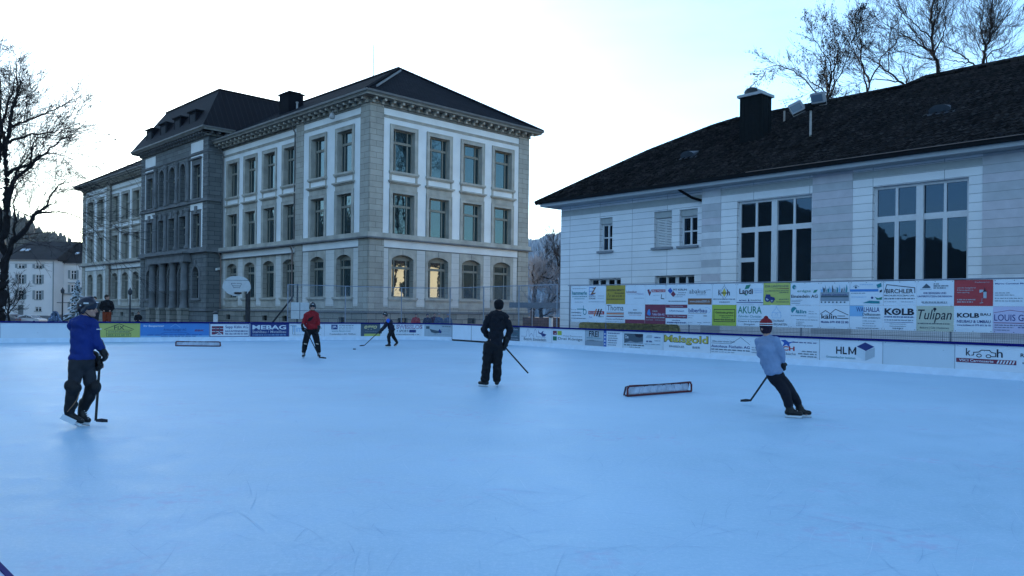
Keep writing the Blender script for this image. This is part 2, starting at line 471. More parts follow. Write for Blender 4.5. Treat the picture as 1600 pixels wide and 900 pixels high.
def build_hills():
    mb = MB(); rs = [225, 300, 370, 440, 500, 560, 620, 700, 800, 900, 1000, 1150]
    N = 240; idx = {}
    rng = random.Random(5)
    for i in range(N):
        az = -180 + 360 * i / N
        for k, r in enumerate(rs):
            a = R_(az); z = hill_h(az, r)
            if k > 1: z += rng.uniform(-1.5, 1.5)
            idx[i, k] = len(mb.v); mb.v.append((r * math.sin(a), r * math.cos(a), z))
    for i in range(N):
        for k in range(len(rs) - 1):
            j = (i + 1) % N
            mb.f.append((idx[i, k], idx[i, k + 1], idx[j, k + 1], idx[j, k])); mb.m.append(0)
    m, n, l, b = _new('hillside')
    b.inputs['Roughness'].default_value = 1; b.inputs['Specular IOR Level'].default_value = 0
    tc = n.new('ShaderNodeTexCoord'); no = n.new('ShaderNodeTexNoise'); no.inputs['Scale'].default_value = .012; no.inputs['Detail'].default_value = 10
    no.inputs['Roughness'].default_value = .7
    l.new(tc.outputs['Object'], no.inputs['Vector'])
    cr = n.new('ShaderNodeValToRGB'); cr.color_ramp.elements[0].position = .42; cr.color_ramp.elements[0].color = (.02, .03, .028, 1)
    cr.color_ramp.elements[1].position = .62; cr.color_ramp.elements[1].color = (.10, .11, .085, 1)
    l.new(no.outputs[0], cr.inputs[0]); l.new(cr.outputs[0], b.inputs['Base Color'])
    mb.build('hills', m, smooth=True, uv=False, kind='structure')
build_hills()
def build_forest():
    """conifers on the two slopes that show between the buildings, and along the reflected skyline"""
    def conifer(mb, x, y, z, h, rng, mi):
        r = h * rng.uniform(.16, .22); n = 6; ph = rng.uniform(0, 6)
        for t0, t1, rr in ((0.08, .55, 1), (.35, .8, .7), (.62, 1.0, .42)):
            ring = []
            for q in range(n):
                a = ph + 2 * math.pi * q / n; k = rng.uniform(.75, 1.2) * r * rr
                ring.append((x + k * math.cos(a), y + k * math.sin(a), z + h * (t0 + rng.uniform(-.03, .03))))
            for q in range(n): mb.face([ring[q], ring[(q + 1) % n], (x, y, z + h * t1)], mi)
    rng = random.Random(11)
    fr = MB(); dk = MB(); pole = MB()
    for k in range(8000):
        az = rng.uniform(-3, 9); r = 900 - 620 * rng.random() ** 1.5
        a = R_(az); conifer(fr, r * math.sin(a), r * math.cos(a), hill_h(az, r) - 1, rng.uniform(6, 13), rng, rng.choice([0, 0, 1, 2]))
    for k in range(3000):
        az = rng.uniform(-46, -24); r = 660 - 400 * rng.random() ** 1.6
        a = R_(az); conifer(dk, r * math.sin(a), r * math.cos(a), hill_h(az, r) - 1, rng.uniform(6, 12), rng, rng.choice([0, 1]))
    for k in range(2600):
        az = rng.uniform(-125, -50); r = rng.uniform(430, 660)
        if -128 < az < -97 or (hill_elev(az) < .13 and rng.random() < .7): continue
        a = R_(az); conifer(dk, r * math.sin(a), r * math.cos(a), hill_h(az, r) - 1, rng.uniform(10, 20), rng, rng.choice([0, 1]))
    fr.build('frosted_forest', [mat('frost_haze_needles', (.15, .23, .32), 1, .3, .02), mat('frost_haze_needles_pale', (.24, .33, .43), 1, .3, .02), mat('haze_blue_needles', (.10, .17, .25), 1, .3, .02)], uv=False, kind='stuff', label='frosted conifer forest on the far hillside between the buildings', cat='forest')  # pale blue is part frost, part distance haze put into the needle colour
    dk.build('dark_forest', [mat('dark_needles', (.02, .03, .03), 1, .3, .05), mat('dark_needles_grey', (.045, .055, .055), 1, .3, .05)], uv=False, kind='stuff', label='dark conifer forest on the hill behind the big bare tree', cat='forest')
build_forest()
def build_haze():
    mb = MB(); mb.box(-1600, 1600, -1600, 1600, -9, 210)
    m = bpy.data.materials.new('winter_haze'); m.use_nodes = True; n = m.node_tree.nodes; l = m.node_tree.links
    n.remove(n['Principled BSDF']); v = n.new('ShaderNodeVolumePrincipled'); v.inputs['Color'].default_value = (.60, .80, 1.0, 1)
    v.inputs['Density'].default_value = .00014; v.inputs['Anisotropy'].default_value = .0
    l.new(v.outputs[0], n['Material Output'].inputs['Volume'])
    mb.build('haze', m, uv=False, kind='stuff')
build_haze()
# ================================================================== the school
M_ASH = stone('ashlar_grey', (.40, .375, .325), (.48, .45, .395), (.19, .18, .16), 1.1, .43, .014)
M_BASE = stone('ashlar_base', (.24, .235, .21), (.33, .315, .28), (.08, .08, .07), 1.3, .46, .022)
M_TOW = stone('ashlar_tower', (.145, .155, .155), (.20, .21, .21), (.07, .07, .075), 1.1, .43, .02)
M_TRIM = mat('stone_trim', (.43, .405, .355), .85, .22, 1.2, .4, 14)
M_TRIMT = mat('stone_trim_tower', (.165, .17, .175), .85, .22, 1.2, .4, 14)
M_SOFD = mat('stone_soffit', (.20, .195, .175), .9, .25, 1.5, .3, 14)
M_PLA = mat('white_plaster', (.80, .80, .79), .9, .09, .5, .15, 60)
M_PLAG = stone('white_strip', (.66, .645, .61), (.72, .70, .67), (.42, .42, .40), 40, .5, .01, bump=.2, stain=.15)
M_ROOF = tile_mat('slate_roof', (.004, .004, .007), (.011, .010, .014), .3, .3)
M_MET = None
def seam_metal():
    m, n, l, b = _new('seam_metal_roof')
    b.inputs['Roughness'].default_value = .75; b.inputs['Metallic'].default_value = 0; b.inputs['Specular IOR Level'].default_value = .15
    uv = n.new('ShaderNodeUVMap'); sp = n.new('ShaderNodeSeparateXYZ'); l.new(uv.outputs[0], sp.inputs[0])
    d = n.new('ShaderNodeMath'); d.operation = 'MULTIPLY'; d.inputs[1].default_value = 1 / .55; l.new(sp.outputs[0], d.inputs[0])
    f = n.new('ShaderNodeMath'); f.operation = 'FRACT'; l.new(d.outputs[0], f.inputs[0])
    g = n.new('ShaderNodeMath'); g.operation = 'LESS_THAN'; g.inputs[1].default_value = .13; l.new(f.outputs[0], g.inputs[0])
    mx = n.new('ShaderNodeMix'); mx.data_type = 'RGBA'; mx.inputs[6].default_value = (.010, .008, .010, 1); mx.inputs[7].default_value = (.022, .018, .02, 1)
    l.new(g.outputs[0], mx.inputs[0]); l.new(mx.outputs[2], b.inputs['Base Color'])
    bp = n.new('ShaderNodeBump'); bp.inputs['Strength'].default_value = 1; bp.inputs['Distance'].default_value = .05
    l.new(g.outputs[0], bp.inputs['Height']); l.new(bp.outputs[0], b.inputs['Normal'])
    return m
M_MET = seam_metal()
M_FRAME = mat('window_frame_taupe', (.24, .23, .19), .6, .1)
M_GLASS = glass_mat('window_glass', (.008, .022, .026), .015, 2.1, .03, (.6, .9, 1))
M_GLASSG = glass_mat('window_glass_ground', (.008, .022, .026), .015, 2.7, .03, (1, .98, .92))
M_GLASSD = glass_mat('window_glass_dull', (.012, .018, .02), .06, 1.7, .05)
M_GUT = mat('zinc_gutter', (.14, .135, .13), .55, .2, 2, metal=.3)
M_PIPE = mat('copper_pipe', (.20, .15, .13), .5, .2, 2, metal=.3)
M_BLIND = mat('cream_blind', (.75, .68, .48), .9, .05)

SX, SL = 16.73, 67.4                      # width of the end front, length of the long front
S = empty('school_building', (-10.63, 58.0, 0), math.atan2(.7014, .7128),
          'large three-storey grey stone and white plaster school with a mansard-roofed middle tower', 'school')
TW0, TW1, TP = 25.1, 42.3, 1.25
WG = 10.65
fR = Face(lambda s, z, o: (s, -o, z))
fL = Face(lambda s, z, o: (-o, s, z))
fT = Face(lambda s, z, o: (-TP - o, s, z))
fTs = Face(lambda s, z, o: (-s, TW0 - o, z))           # near side of the tower, s = distance out from the long front
fTf = Face(lambda s, z, o: (-s, TW1 + o, z))
Rc = [3.11, 6.61, 10.12, 13.61]
Lw1 = [3.3, 7.2]; Lm1 = [12.08, 15.68, 19.28, 22.88]
Lm2 = sorted(SL - c for c in Lm1); Lw2 = sorted(SL - c for c in Lw1)
HW = 1.02
def holes(cs, hw=HW):
    h = []
    for c in cs:
        h += [(c - hw, c + hw, 12.15, 15.35), (c - hw, c + hw, 7.4, 10.5), (c - hw, c + hw, 2.6, 5.85, .32)]
    return h
# ---- walls: a stone storey below, plaster above
wall = MB()
def facade(F, a, b, cs, o):
    hs = holes(cs)
    F.wall(wall, a, b, 1.5, 6.34, [h for h in hs if h[2] < 6], o, .45, 0)
    F.wall(wall, a, b, 6.34, 17.35, [h for h in hs if h[2] > 6], o, .45, 1, 2)
facade(fR, 0, SX, Rc, 0)
facade(fL, 0, WG, Lw1, 0); facade(fL, WG, TW0, Lm1, -.2); facade(fL, TW1, SL - WG, Lm2, -.2); facade(fL, SL - WG, SL, Lw2, 0)
for s_, e in ((WG, 1), (SL - WG, 1)):
    wall.face([(0, s_, 0), (.2, s_, 0), (.2, s_, 17.3), (0, s_, 17.3)], 0)
# back and far end
wall.face([(SX, 0, 0), (SX, SL, 0), (SX, SL, 17.35), (SX, 0, 17.35)], 1)
wall.face([(0, SL, 0), (SX, SL, 0), (SX, SL, 17.35), (0, SL, 17.35)], 1)
wall.build('wall', [M_ASH, M_PLA, M_TRIM], S)
# basement with its small windows
base = MB(); bw = MB()
bh = [(c - .45, c + .45, .6, 1.05) for c in Rc]
fR.wall(base, -.12, SX + .12, -.2, 1.4, bh, .12, .3)
bhl = [(c - .45, c + .45, .6, 1.05) for c in Lw1 + Lm1 + Lm2 + Lw2]
fL.wall(base, -.12, TW0, -.2, 1.4, [h for h in bhl if h[0] < TW0], .12, .3)
fL.wall(base, TW1, SL + .12, -.2, 1.4, [h for h in bhl if h[0] > TW1], .12, .3)
base.face([(-.12, SL + .12, -.2), (SX, SL + .12, -.2), (SX, SL + .12, 1.4), (-.12, SL + .12, 1.4)])
base.face([(SX + .12, -.12, -.2), (SX + .12, SL, -.2), (SX + .12, SL, 1.4), (SX + .12, -.12, 1.4)])
base.build('basement_wall', M_BASE, S)
for F, hh in ((fR, bh), (fL, bhl)):
    for h in hh:
        q = MB(); F.quad(q, h[0], h[1], h[2], h[3], -.1); q.build('basement_window', M_GLASSD, S)
# ---- courses
def course(name, z0, z1, o, m, dark=None, parts=('R', 'L')):
    q = MB()
    fR.box(q, -o, SX + o, z0, z1, -.05, o)
    fL.box(q, 0, TW0, z0, z1, -.25, o); fL.box(q, TW1, SL + o, z0, z1, -.25, o)
    return q.split(name, m, S)
course('water_table', 1.4, 1.56, .22, M_TRIMT)
course('string_course', 7.06, 7.40, .24, M_TRIM)
course('string_ledge', 6.95, 7.06, .34, M_TRIMT)
course('joint_ledge', 6.30, 6.36, .05, M_TRIMT)
# ---- corner and wing piers of coursed blocks (upper) and bigger blocks (lower)
pier = MB(); pierl = MB()
for F, a, b in ((fR, -.04, 1.21), (fR, SX - 1.22, SX + .04), (fL, .0, 1.13), (fL, 9.47, WG), (fL, SL - WG, SL - 9.47), (fL, SL - 1.13, SL + .04)):
    F.box(pier, a, b, 7.40, 16.42, 0, .07)
    F.box(pier, a, b, 16.42, 17.3, 0, .05)
    F.box(pierl, a, b + (.1 if a < 5 else 0), 1.56, 6.95, 0, .09)
pier.split('corner_pier', M_ASH, S); pierl.split('corner_pier', M_ASH, S)
# ---- white strips between the ground-floor windows, white band over them
strip = MB(); band = MB()
def strips(F, cs, a, b, o):
    ed = [a] + [v for c in cs for v in (c - 1.31, c + 1.31)] + [b]
    for i in range(0, len(ed), 2):
        if ed[i + 1] - ed[i] > .15: F.box(strip, ed[i] + .04, ed[i + 1] - .04, 1.9, 6.28, o, o + .03)
    F.box(band, a, b, 6.38, 6.94, o, o + .04)
strips(fR, Rc, 1.3, SX - 1.3, 0); strips(fL, Lw1, 1.2, 9.45, 0); strips(fL, Lm1, WG + .05, TW0, -.2)
strips(fL, Lm2, TW1, SL - WG - .05, -.2); strips(fL, Lw2, SL - 9.45, SL - 1.2, 0)
strip.split('white_strip', M_PLAG, S); band.split('white_band', M_PLA, S)
# ---- architrave moulding and frieze
arch = MB(); fri = MB()
for F, a, b, o in ((fR, 1.25, SX - 1.25, 0), (fL, 1.15, 9.45, 0), (fL, WG, TW0, -.2), (fL, TW1, SL - WG, -.2), (fL, SL - 9.45, SL - 1.15, 0)):
    F.box(arch, a, b, 16.08, 16.2, o, o + .06); F.box(arch, a, b, 16.2, 16.27, o, o + .1)
    F.box(fri, a, b, 16.78, 17.3, o, o + .045)
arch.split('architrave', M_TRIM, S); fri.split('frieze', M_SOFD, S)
# ---- cornice with its brackets, gutter
def cornice_run(F, a, b, o, z, mb, gm, ext0=0, ext1=0, step=.84, g0=None, g1=None):
    g0 = ext0 * 1.1 if g0 is None else g0; g1 = ext1 * 1.1 if g1 is None else g1
    F.box(mb, a - ext0, b + ext1, z + .30, z + .34, o - .1, o + .80)
    F.box(mb, a - ext0, b + ext1, z + .34, z + .40, o - .1, o + .82, 1)
    F.box(mb, a - ext0 * 1.05, b + ext1 * 1.05, z + .40, z + .50, o - .1, o + .88)
    F.box(mb, a - ext0 * .3, b + ext1 * .3, z - .05, z + .08, o - .05, o + .14)
    n = max(1, round((b - a) / step)); d = (b - a) / n
    for i in range(n + 1):
        c = a + d * i
        F.box(mb, c - .10, c + .10, z + .12, z + .30, o + .1, o + .64, 1)
        F.box(mb, c - .10, c + .10, z - .06, z + .12, o + .1, o + .30, 1)
    F.box(gm, a - g0, b + g1, z + .50, z + .66, o + .55, o + .98)
cor = MB(); gut = MB()
cornice_run(fR, .15, SX - .15, 0, 17.0, cor, gut, .97, .97, g0=1.13, g1=1.13)
cornice_run(fL, .15, TW0 - .1, 0, 17.0, cor, gut, .04, 0, g0=.70)
cornice_run(fL, TW1 + .1, SL - .15, 0, 17.0, cor, gut, 0, .95)
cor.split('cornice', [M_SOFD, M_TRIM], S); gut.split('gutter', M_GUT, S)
# ---- main roof, hipped, z 17.6 at the gutter, 23.0 at the ridge
rf = MB(); e = .93; zr = 23.0; ze = 17.6; mx_ = SX / 2
A = (-e, -e, ze); B = (SX + e, -e, ze); Cc = (SX + e, SL + e, ze); D = (-e, SL + e, ze)
r0 = (mx_, mx_ - .35, zr); r1 = (mx_, SL - mx_ + .35, zr)
rf.face([A, B, r0]); rf.face([B, Cc, r1, r0]); rf.face([Cc, D, r1]); rf.face([D, A, r0, r1]); rf.face([A, B, Cc, D])
roof = rf.build('roof', M_ROOF, S)
rc = MB()                                       # ridge and hip tiles with their snow-guard hooks
for p, q in ((A, r0), (B, r0), (r0, r1), (D, r1)):
    p, q = Vector(p), Vector(q); n_ = int((q - p).length / .42)
    for i in range(n_):
        a = p.lerp(q, i / n_) + Vector((0, 0, .04)); b = p.lerp(q, (i + 1.1) / n_) + Vector((0, 0, .07)); rc.tube([a, b], [.13, .11], 5)
rc.build('ridge_tiles', M_ROOF, roof)
sn = MB()
for i in range(22):
    p = Vector(A).lerp(Vector(r0), .1 + .8 * i / 22) + Vector((.5, -.1, .12)); sn.box(p.x - .03, p.x + .03, p.y - .1, p.y + .1, p.z - .1, p.z + .06)
sn.build('roof_hooks', mat('galvanised', (.30, .30, .31), .5, .1, metal=.4), roof)
# ---- windows
GW = {}
def window(F, c, z0, z1, o, hw=HW, rise=0, trans=.70, hood=None, sill=True, sur=True, side=.22, m=M_TRIM, mg=None, blind=False, parent=S):
    mg = mg or M_GLASS
    d = o - .40; fr = MB(); a, b = c - hw, c + hw; t = .055
    F.box(fr, a, a + .09, z0, z1, d - .02, d + t); F.box(fr, b - .09, b, z0, z1, d - .02, d + t)
    F.box(fr, a + .09, b - .09, z0, z0 + .10, d - .02, d + t); F.box(fr, a + .09, b - .09, z1 - .09 - rise, z1, d - .02, d + t - .01)
    zt = z0 + (z1 - z0) * trans
    F.box(fr, a + .09, b - .09, zt - .09, zt + .09, d - .02, d + t + .03)
    w = 2 * hw
    for k in ((side, 1 - side) if side else (.5,)):
        x = a + w * k; F.box(fr, x - .05, x + .05, z0 + .1, zt - .09, d - .02, d + t + .01); F.box(fr, x - .04, x + .04, zt + .09, z1 - .09 - rise, d - .02, d + t + .01)
    wo = fr.build('window', M_FRAME, parent)
    g = MB(); F.quad(g, a, b, z0, z1, d); g.build('pane', mg, wo)
    if blind:
        q = MB(); F.quad(q, a + .1, b - .1, z0 + .1, z1 - .1, d + .008); q.build('blind', M_BLIND, wo)
    if sur and not rise:
        q = MB(); s_ = .29; top = z1 + .32
        F.box(q, a - s_, a, z0 - .02, top, o, o + .07); F.box(q, b, b + s_, z0 - .02, top, o, o + .07); F.box(q, a, b, z1, top, o, o + .07)
        F.box(q, a - s_, a - s_ + .07, z0 - .02, top, o, o + .1); F.box(q, b + s_ - .07, b + s_, z0 - .02, top, o, o + .1); F.box(q, a - s_ + .07, b + s_ - .07, top - .07, top, o, o + .1)
        q.build('window_surround', m, wo)
    if rise:
        q = MB()
        for aa, bb in ((a - .29, a), (b, b + .29)): F.box(q, aa, bb, z0, z1 - rise, o, o + .035)
        pts = arc(a, b, z1, rise)
        for (x0, y0), (x1, y1) in zip(pts, pts[1:]):
            q.face([F.P(x0, y0, o + .035), F.P(x1, y1, o + .035), F.P(x1, 6.28, o + .035), F.P(x0, 6.28, o + .035)])
            q.face([F.P(x0, y0, o + .035), F.P(x1, y1, o + .035), F.P(x1, y1, o), F.P(x0, y0, o)])
        for aa, bb in ((a - .29, a), (b, b + .29)): F.box(q, aa, bb, z1 - rise, 6.28, o, o + .035)
        F.box(q, c - .025, c + .025, z1 + .02, 6.27, o + .03, o + .04, 1)
        q.build('window_surround', [m, M_TRIMT], wo)
    if sill:
        q = MB(); ov = .36 if rise or hood == 'none' else .31
        F.box(q, a - ov, b + ov, z0 - .16, z0, o - .1, o + .2); F.box(q, a - ov + .04, b + ov - .04, z0 - .24, z0 - .16, o, o + .13)
        q.build('sill', m, wo)
        if rise:
            q = MB(); F.box(q, a - .28, b + .28, 1.75, z0 - .24, o, o + .05); q.build('apron', m, wo)
    if hood == 'mid':       # hood over the first-floor window with the panel up to the sill above
        q = MB(); F.box(q, a - .27, b + .27, z1 + .32, z1 + .72, o, o + .05)
        F.box(q, a - .34, b + .34, z1 + .72, z1 + .80, o, o + .16); F.box(q, a - .42, b + .42, z1 + .80, z1 + .92, o, o + .28)
        for x in (a - .2, b + .2): F.box(q, x - .09, x + .09, z1 + .92, 11.9, o, o + .05)
        q.build('window_hood', m, wo)
    return wo
def column_of_windows(F, cs, o, special=()):
    for c in cs:
        window(F, c, 12.15, 15.35, o, hood='none')
        window(F, c, 7.4, 10.5, o, sill=False, hood='mid')
        window(F, c, 2.6, 5.85, o, rise=.32, mg=M_GLASSG if F is fR else None)
column_of_windows(fR, Rc, 0); column_of_windows(fL, Lw1, 0); column_of_windows(fL, Lm1, -.2)
column_of_windows(fL, Lm2, -.2); column_of_windows(fL, Lw2, 0)

# ================= tower
tw = MB(); tc = (TW0 + TW1) / 2
Tout = [27.6, 39.8]; Tin = [tc - 2.75, tc, tc + 2.75]
gh = [(c - .78, c + .78, 2.6, 5.65, .78) for c in Tout] + [(c - .85, c + .85, .5, 5.75, .85) for c in Tin]
uh = [(c - .8, c + .8, 7.55, 10.8) for c in Tout + Tin] + [(c - .8, c + .8, 12.3, 15.6) for c in Tout] + [(c - .68 - .12 * (c == tc), c + .68 + .12 * (c == tc), 12.3, 16.1, .68) for c in Tin]
fT.wall(tw, TW0, TW1, -.2, 18.9, gh + uh, 0, .5)
for F in (fTs, fTf):
    F.quad(tw, -.3, TP, -.2, 18.9, 0)
# block above the main roof
for p in ([(-TP, TW0, 17), (SX + TP, TW0, 17), (SX + TP, TW0, 18.9), (-TP, TW0, 18.9)], [(-TP, TW1, 17), (SX + TP, TW1, 17), (SX + TP, TW1, 18.9), (-TP, TW1, 18.9)], [(SX + TP, TW0, 0), (SX + TP, TW1, 0), (SX + TP, TW1, 18.9), (SX + TP, TW0, 18.9)]):
    tw.face(p)
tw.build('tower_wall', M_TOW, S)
q = MB()
def ring(mb, z0, z1, o):
    fT.box(mb, TW0 - o, TW1 + o, z0, z1, -.05, o); fTs.box(mb, 0, TP - .05, z0, z1, -.05, o); fTf.box(mb, 0, TP - .05, z0, z1, -.05, o)
for z0, z1, o in ((1.35, 1.56, .14), (7.0, 7.12, .34), (7.12, 7.48, .22), (11.88, 12.0, .24), (12.0, 12.18, .14), (16.62, 16.72, .12), (16.55, 16.62, .07)): ring(q, z0, z1, o)
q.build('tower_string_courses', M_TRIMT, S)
q = MB()
for c in Tout:
    a, b = c - 1.45, c + 1.45
    fT.box(q, a, b, 16.85, 17.85, 0, .03)
    for z0, z1 in ((12.2, 16.5), (7.5, 11.8)):
        fT.box(q, a, c - 1.1, z0, z1, 0, .03); fT.box(q, c + 1.1, b, z0, z1, 0, .03); fT.box(q, c - 1.1, c + 1.1, z1 - .75, z1, 0, .03)
q.split('tower_white_panel', M_PLA, S)
# quoined corners of the tower
q = MB()
for a, b in ((TW0 - .05, TW0 + 1.0), (TW1 - 1.0, TW1 + .05)):
    k = 0; z = 1.6
    while z < 18.0:
        fT.box(q, a, b - (.0 if k % 2 else .0), z + .02, min(z + .41, 18), 0, .06); z += .43; k += 1
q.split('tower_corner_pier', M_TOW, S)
for c in Tout:
    w_ = window(fT, c, 12.3, 15.6, 0, .8, side=0, m=M_TRIMT, hood='none', mg=M_GLASSD)
    h_ = MB(); fT.box(h_, c - 1.1, c + 1.1, 15.92, 16.12, 0, .1); fT.box(h_, c - 1.25, c + 1.25, 16.12, 16.26, 0, .3); h_.build('window_hood', M_TRIMT, w_)
    w_ = window(fT, c, 7.55, 10.8, 0, .8, side=0, m=M_TRIMT, sill=False, mg=M_GLASSD)
    h_ = MB(); fT.box(h_, c - 1.2, c + 1.2, 11.1, 11.18, 0, .14); fT.box(h_, c - .22, c + .22, 10.95, 11.55, 0, .18); h_.build('window_hood', M_TRIMT, w_)
    fr = MB(); fT.box(fr, c - .05, c + .05, 2.6, 5.65, -.5, -.4); fT.box(fr, c - .78, c + .78, 4.6, 4.75, -.5, -.4)
    w_ = fr.build('window', M_FRAME, S); g = MB(); fT.quad(g, c - .78, c + .78, 2.6, 5.65, -.48); g.build('pane', M_GLASSD, w_)
    g = MB(); fT.archframe(g, c - .78, c + .78, 2.6, 5.65, .78, .24, 0, .08); fT.box(g, c - .12, c + .12, 5.7, 6.3, 0, .16); g.build('window_surround', M_TRIMT, w_)
    g = MB(); fT.box(g, c - 1.2, c + 1.2, 2.36, 2.58, 0, .18); g.build('sill', M_TRIMT, w_)
for c in Tin:
    w = .68 + .12 * (c == tc)
    fr = MB(); fT.box(fr, c - .05, c + .05, 12.3, 16.1, -.5, -.4); fT.box(fr, c - w, c + w, 14.6, 14.75, -.5, -.4)
    w_ = fr.build('window', M_FRAME, S); g = MB(); fT.quad(g, c - w, c + w, 12.3, 16.1, -.48); g.build('pane', M_GLASSD, w_)
    g = MB(); fT.archframe(g, c - w, c + w, 12.3, 16.1, .68, .17, 0, .1); fT.box(g, c - w - .4, c - w + .0, 14.7, 14.85, 0, .16); fT.box(g, c + w, c + w + .4, 14.7, 14.85, 0, .16); g.build('window_surround', M_TRIMT, w_)
    fr = MB(); fT.box(fr, c - .05, c + .05, 7.55, 10.8, -.5, -.4); fT.box(fr, c - .8, c + .8, 9.7, 9.85, -.5, -.4)
    w_ = fr.build('window', M_FRAME, S); g = MB(); fT.quad(g, c - .8, c + .8, 7.55, 10.8, -.48); g.build('pane', M_GLASSD, w_)
    g = MB()
    for a, b in ((c - 1.0, c - .8), (c + .8, c + 1.0)): fT.box(g, a, b, 7.5, 11.0, 0, .08)
    fT.box(g, c - .8, c + .8, 10.8, 11.0, 0, .08); fT.box(g, c - .18, c + .18, 10.9, 11.45, 0, .2); g.build('window_surround', M_TRIMT, w_)
    # doorways of the portal
    dr = MB(); fT.box(dr, c - .85, c - .75, .5, 4.9, -.5, -.42); fT.box(dr, c + .75, c + .85, .5, 4.9, -.5, -.42); fT.box(dr, c - .04, c + .04, .5, 4.2, -.5, -.42)
    fT.box(dr, c - .75, c + .75, 4.2, 4.35, -.5, -.42); fT.quad(dr, c - .75, c + .75, .5, 5.75, -.49)
    d_ = dr.build('door', mat('dark_oak_door', (.035, .03, .028), .6, .2), S)
    g = MB(); fT.archframe(g, c - .85, c + .85, .5, 5.75, .85, .2, 0, .07); fT.box(g, c - 1.12, c - .86, 4.75, 4.9, 0, .14); fT.box(g, c + .86, c + 1.12, 4.75, 4.9, 0, .14); g.build('door_surround', M_TRIMT, d_)
# pilasters between the upper central windows (columns with caps)
for z0, z1, r in ((12.2, 16.4, .17), (7.5, 11.5, .2)):
    for c in (tc - 4.2, tc - 1.42, tc + 1.42, tc + 4.2):
        g = MB(); P = fT.P(c, 0, .14)
        g.lathe((P[0], P[1], 0), [(r * 1.5, z0), (r * 1.5, z0 + .25), (r * 1.1, z0 + .3), (r, z0 + .4), (r, z0 + 1.3), (r * 1.25, z0 + 1.32), (r * 1.25, z0 + 1.42), (r, z0 + 1.45), (r * .9, z1 - .35), (r * 1.4, z1 - .2), (r * 1.5, z1)], 12)
        g.build('half_column', M_TRIMT, S, smooth=False)
# portal: four big columns on pedestals carrying the entablature
for c in (tc - 4.15, tc - 1.38, tc + 1.38, tc + 4.15):
    g = MB(); P = fT.P(c, 0, .36); r = .36
    g.lathe((P[0], P[1], 0), [(r * 1.16, 1.62), (r * 1.16, 1.78), (r * 1.02, 1.9), (r, 2.0), (r, 3.3), (r * 1.06, 3.32), (r * 1.06, 3.4), (r * .99, 3.42), (r * .9, 5.8), (r * .96, 5.84), (r * 1.12, 6.02), (r * 1.2, 6.04), (r * 1.2, 6.16)], 24)
    co = g.build('column', M_TRIMT, S, smooth=True)
    g = MB(); fT.box(g, c - .48, c + .48, -.2, 1.35, .0, .84); fT.box(g, c - .54, c + .54, 1.35, 1.62, .0, .9); g.build('pedestal', M_BASE, co)
g = MB(); fT.box(g, tc - 5.0, tc + 5.0, 6.16, 6.40, .02, .82); fT.box(g, tc - 4.9, tc + 4.9, 6.40, 6.98, .02, .74); fT.box(g, tc - 5.15, tc + 5.15, 6.98, 7.14, .02, 1.02)
for k in range(28): fT.box(g, tc - 4.85 + k * .36, tc - 4.67 + k * .36, 6.84, 6.98, .74, .88)
g.build('portal_entablature', M_TRIMT, S)
# tower cornice
cor = MB(); gut = MB()
cornice_run(fT, TW0 + .1, TW1 - .1, 0, 18.15, cor, gut, .95, .95, .62, g0=1.08, g1=1.08)
cornice_run(fTs, -1.0, TP - .12, 0, 18.15, cor, gut, 0, 0, .62, g1=.65)
cornice_run(fTf, -1.0, TP - .12, 0, 18.15, cor, gut, 0, 0, .62, g1=.65)
for y_ in (TW0 - .9, TW1 + .9): cor.box(-TP - .8, SX + TP + .8, min(y_, y_ + (.9 if y_ < 30 else -.9)), max(y_, y_ + (.9 if y_ < 30 else -.9)), 18.45, 18.65)
cor.build('tower_cornice', [M_SOFD, M_TRIMT], S); gut.build('tower_gutter', M_GUT, S)
# truncated metal roof
e = .93; zb = 18.8; zt = 23.15; i_ = 2.75; x0, x1, y0, y1 = -TP - e, SX + TP + e, TW0 - e, TW1 + e
lo = [(x0, y0, zb), (x1, y0, zb), (x1, y1, zb), (x0, y1, zb)]; hi = [(x0 + i_, y0 + i_, zt), (x1 - i_, y0 + i_, zt), (x1 - i_, y1 - i_, zt), (x0 + i_, y1 - i_, zt)]
g = MB()
for k in range(4): g.face([lo[k], lo[(k + 1) % 4], hi[(k + 1) % 4], hi[k]])
g.face(hi); g.face(lo)
tr = g.build('tower_roof', M_MET, S)
g = MB()
for k in range(4): g.tube([Vector(hi[k]) + Vector((0, 0, .06)), Vector(hi[(k + 1) % 4]) + Vector((0, 0, .06))], .09, 6)
g.build('roof_edge', M_MET, tr)
M_DORM = mat('dormer_cladding', (.006, .006, .009), .8, .2, spec=.08)
for c in (28.0, 31.7, 35.4, 39.3):
    g = MB(); fT.box(g, c - .85, c + .85, zb, 20.75, -2.6, .35); fT.box(g, c - 1.0, c + 1.0, 20.75, 20.87, -2.6, .5)
    d_ = g.build('dormer', M_DORM, tr)
    g = MB(); fT.quad(g, c - .55, c + .55, zb + .45, 20.5, .36); g.build('dormer_window', mat('dormer_louvre', (.02, .022, .028), .8), d_)
# chimney on the front slope near the tower, pole on the ridge
g = MB(); cx, cy = 3.1, 17.3
g.box(cx - .75, cx + .75, cy - .85, cy + .85, 19.2, 21.25); g.box(cx - .85, cx + .85, cy - .95, cy + .95, 21.25, 21.38); g.box(cx - .6, cx + .6, cy - .7, cy + .7, 21.38, 21.52)
ch = g.build('chimney', M_DORM, roof)
g = MB(); g.lathe((cx - .1, cy - 1.25, 19.6), [(.09, 0), (.09, .75), (.13, .76), (.13, .86)], 8); g.build('vent_pipe', mat('galvanised', (.3, .3, .3)), roof)
g = MB(); g.tube([(mx_, 11.9, 22.9), (mx_, 11.9, 26.0)], [.05, .035], 6); g.build('lightning_rod', mat('pole_white', (.5, .5, .5), .5), roof)
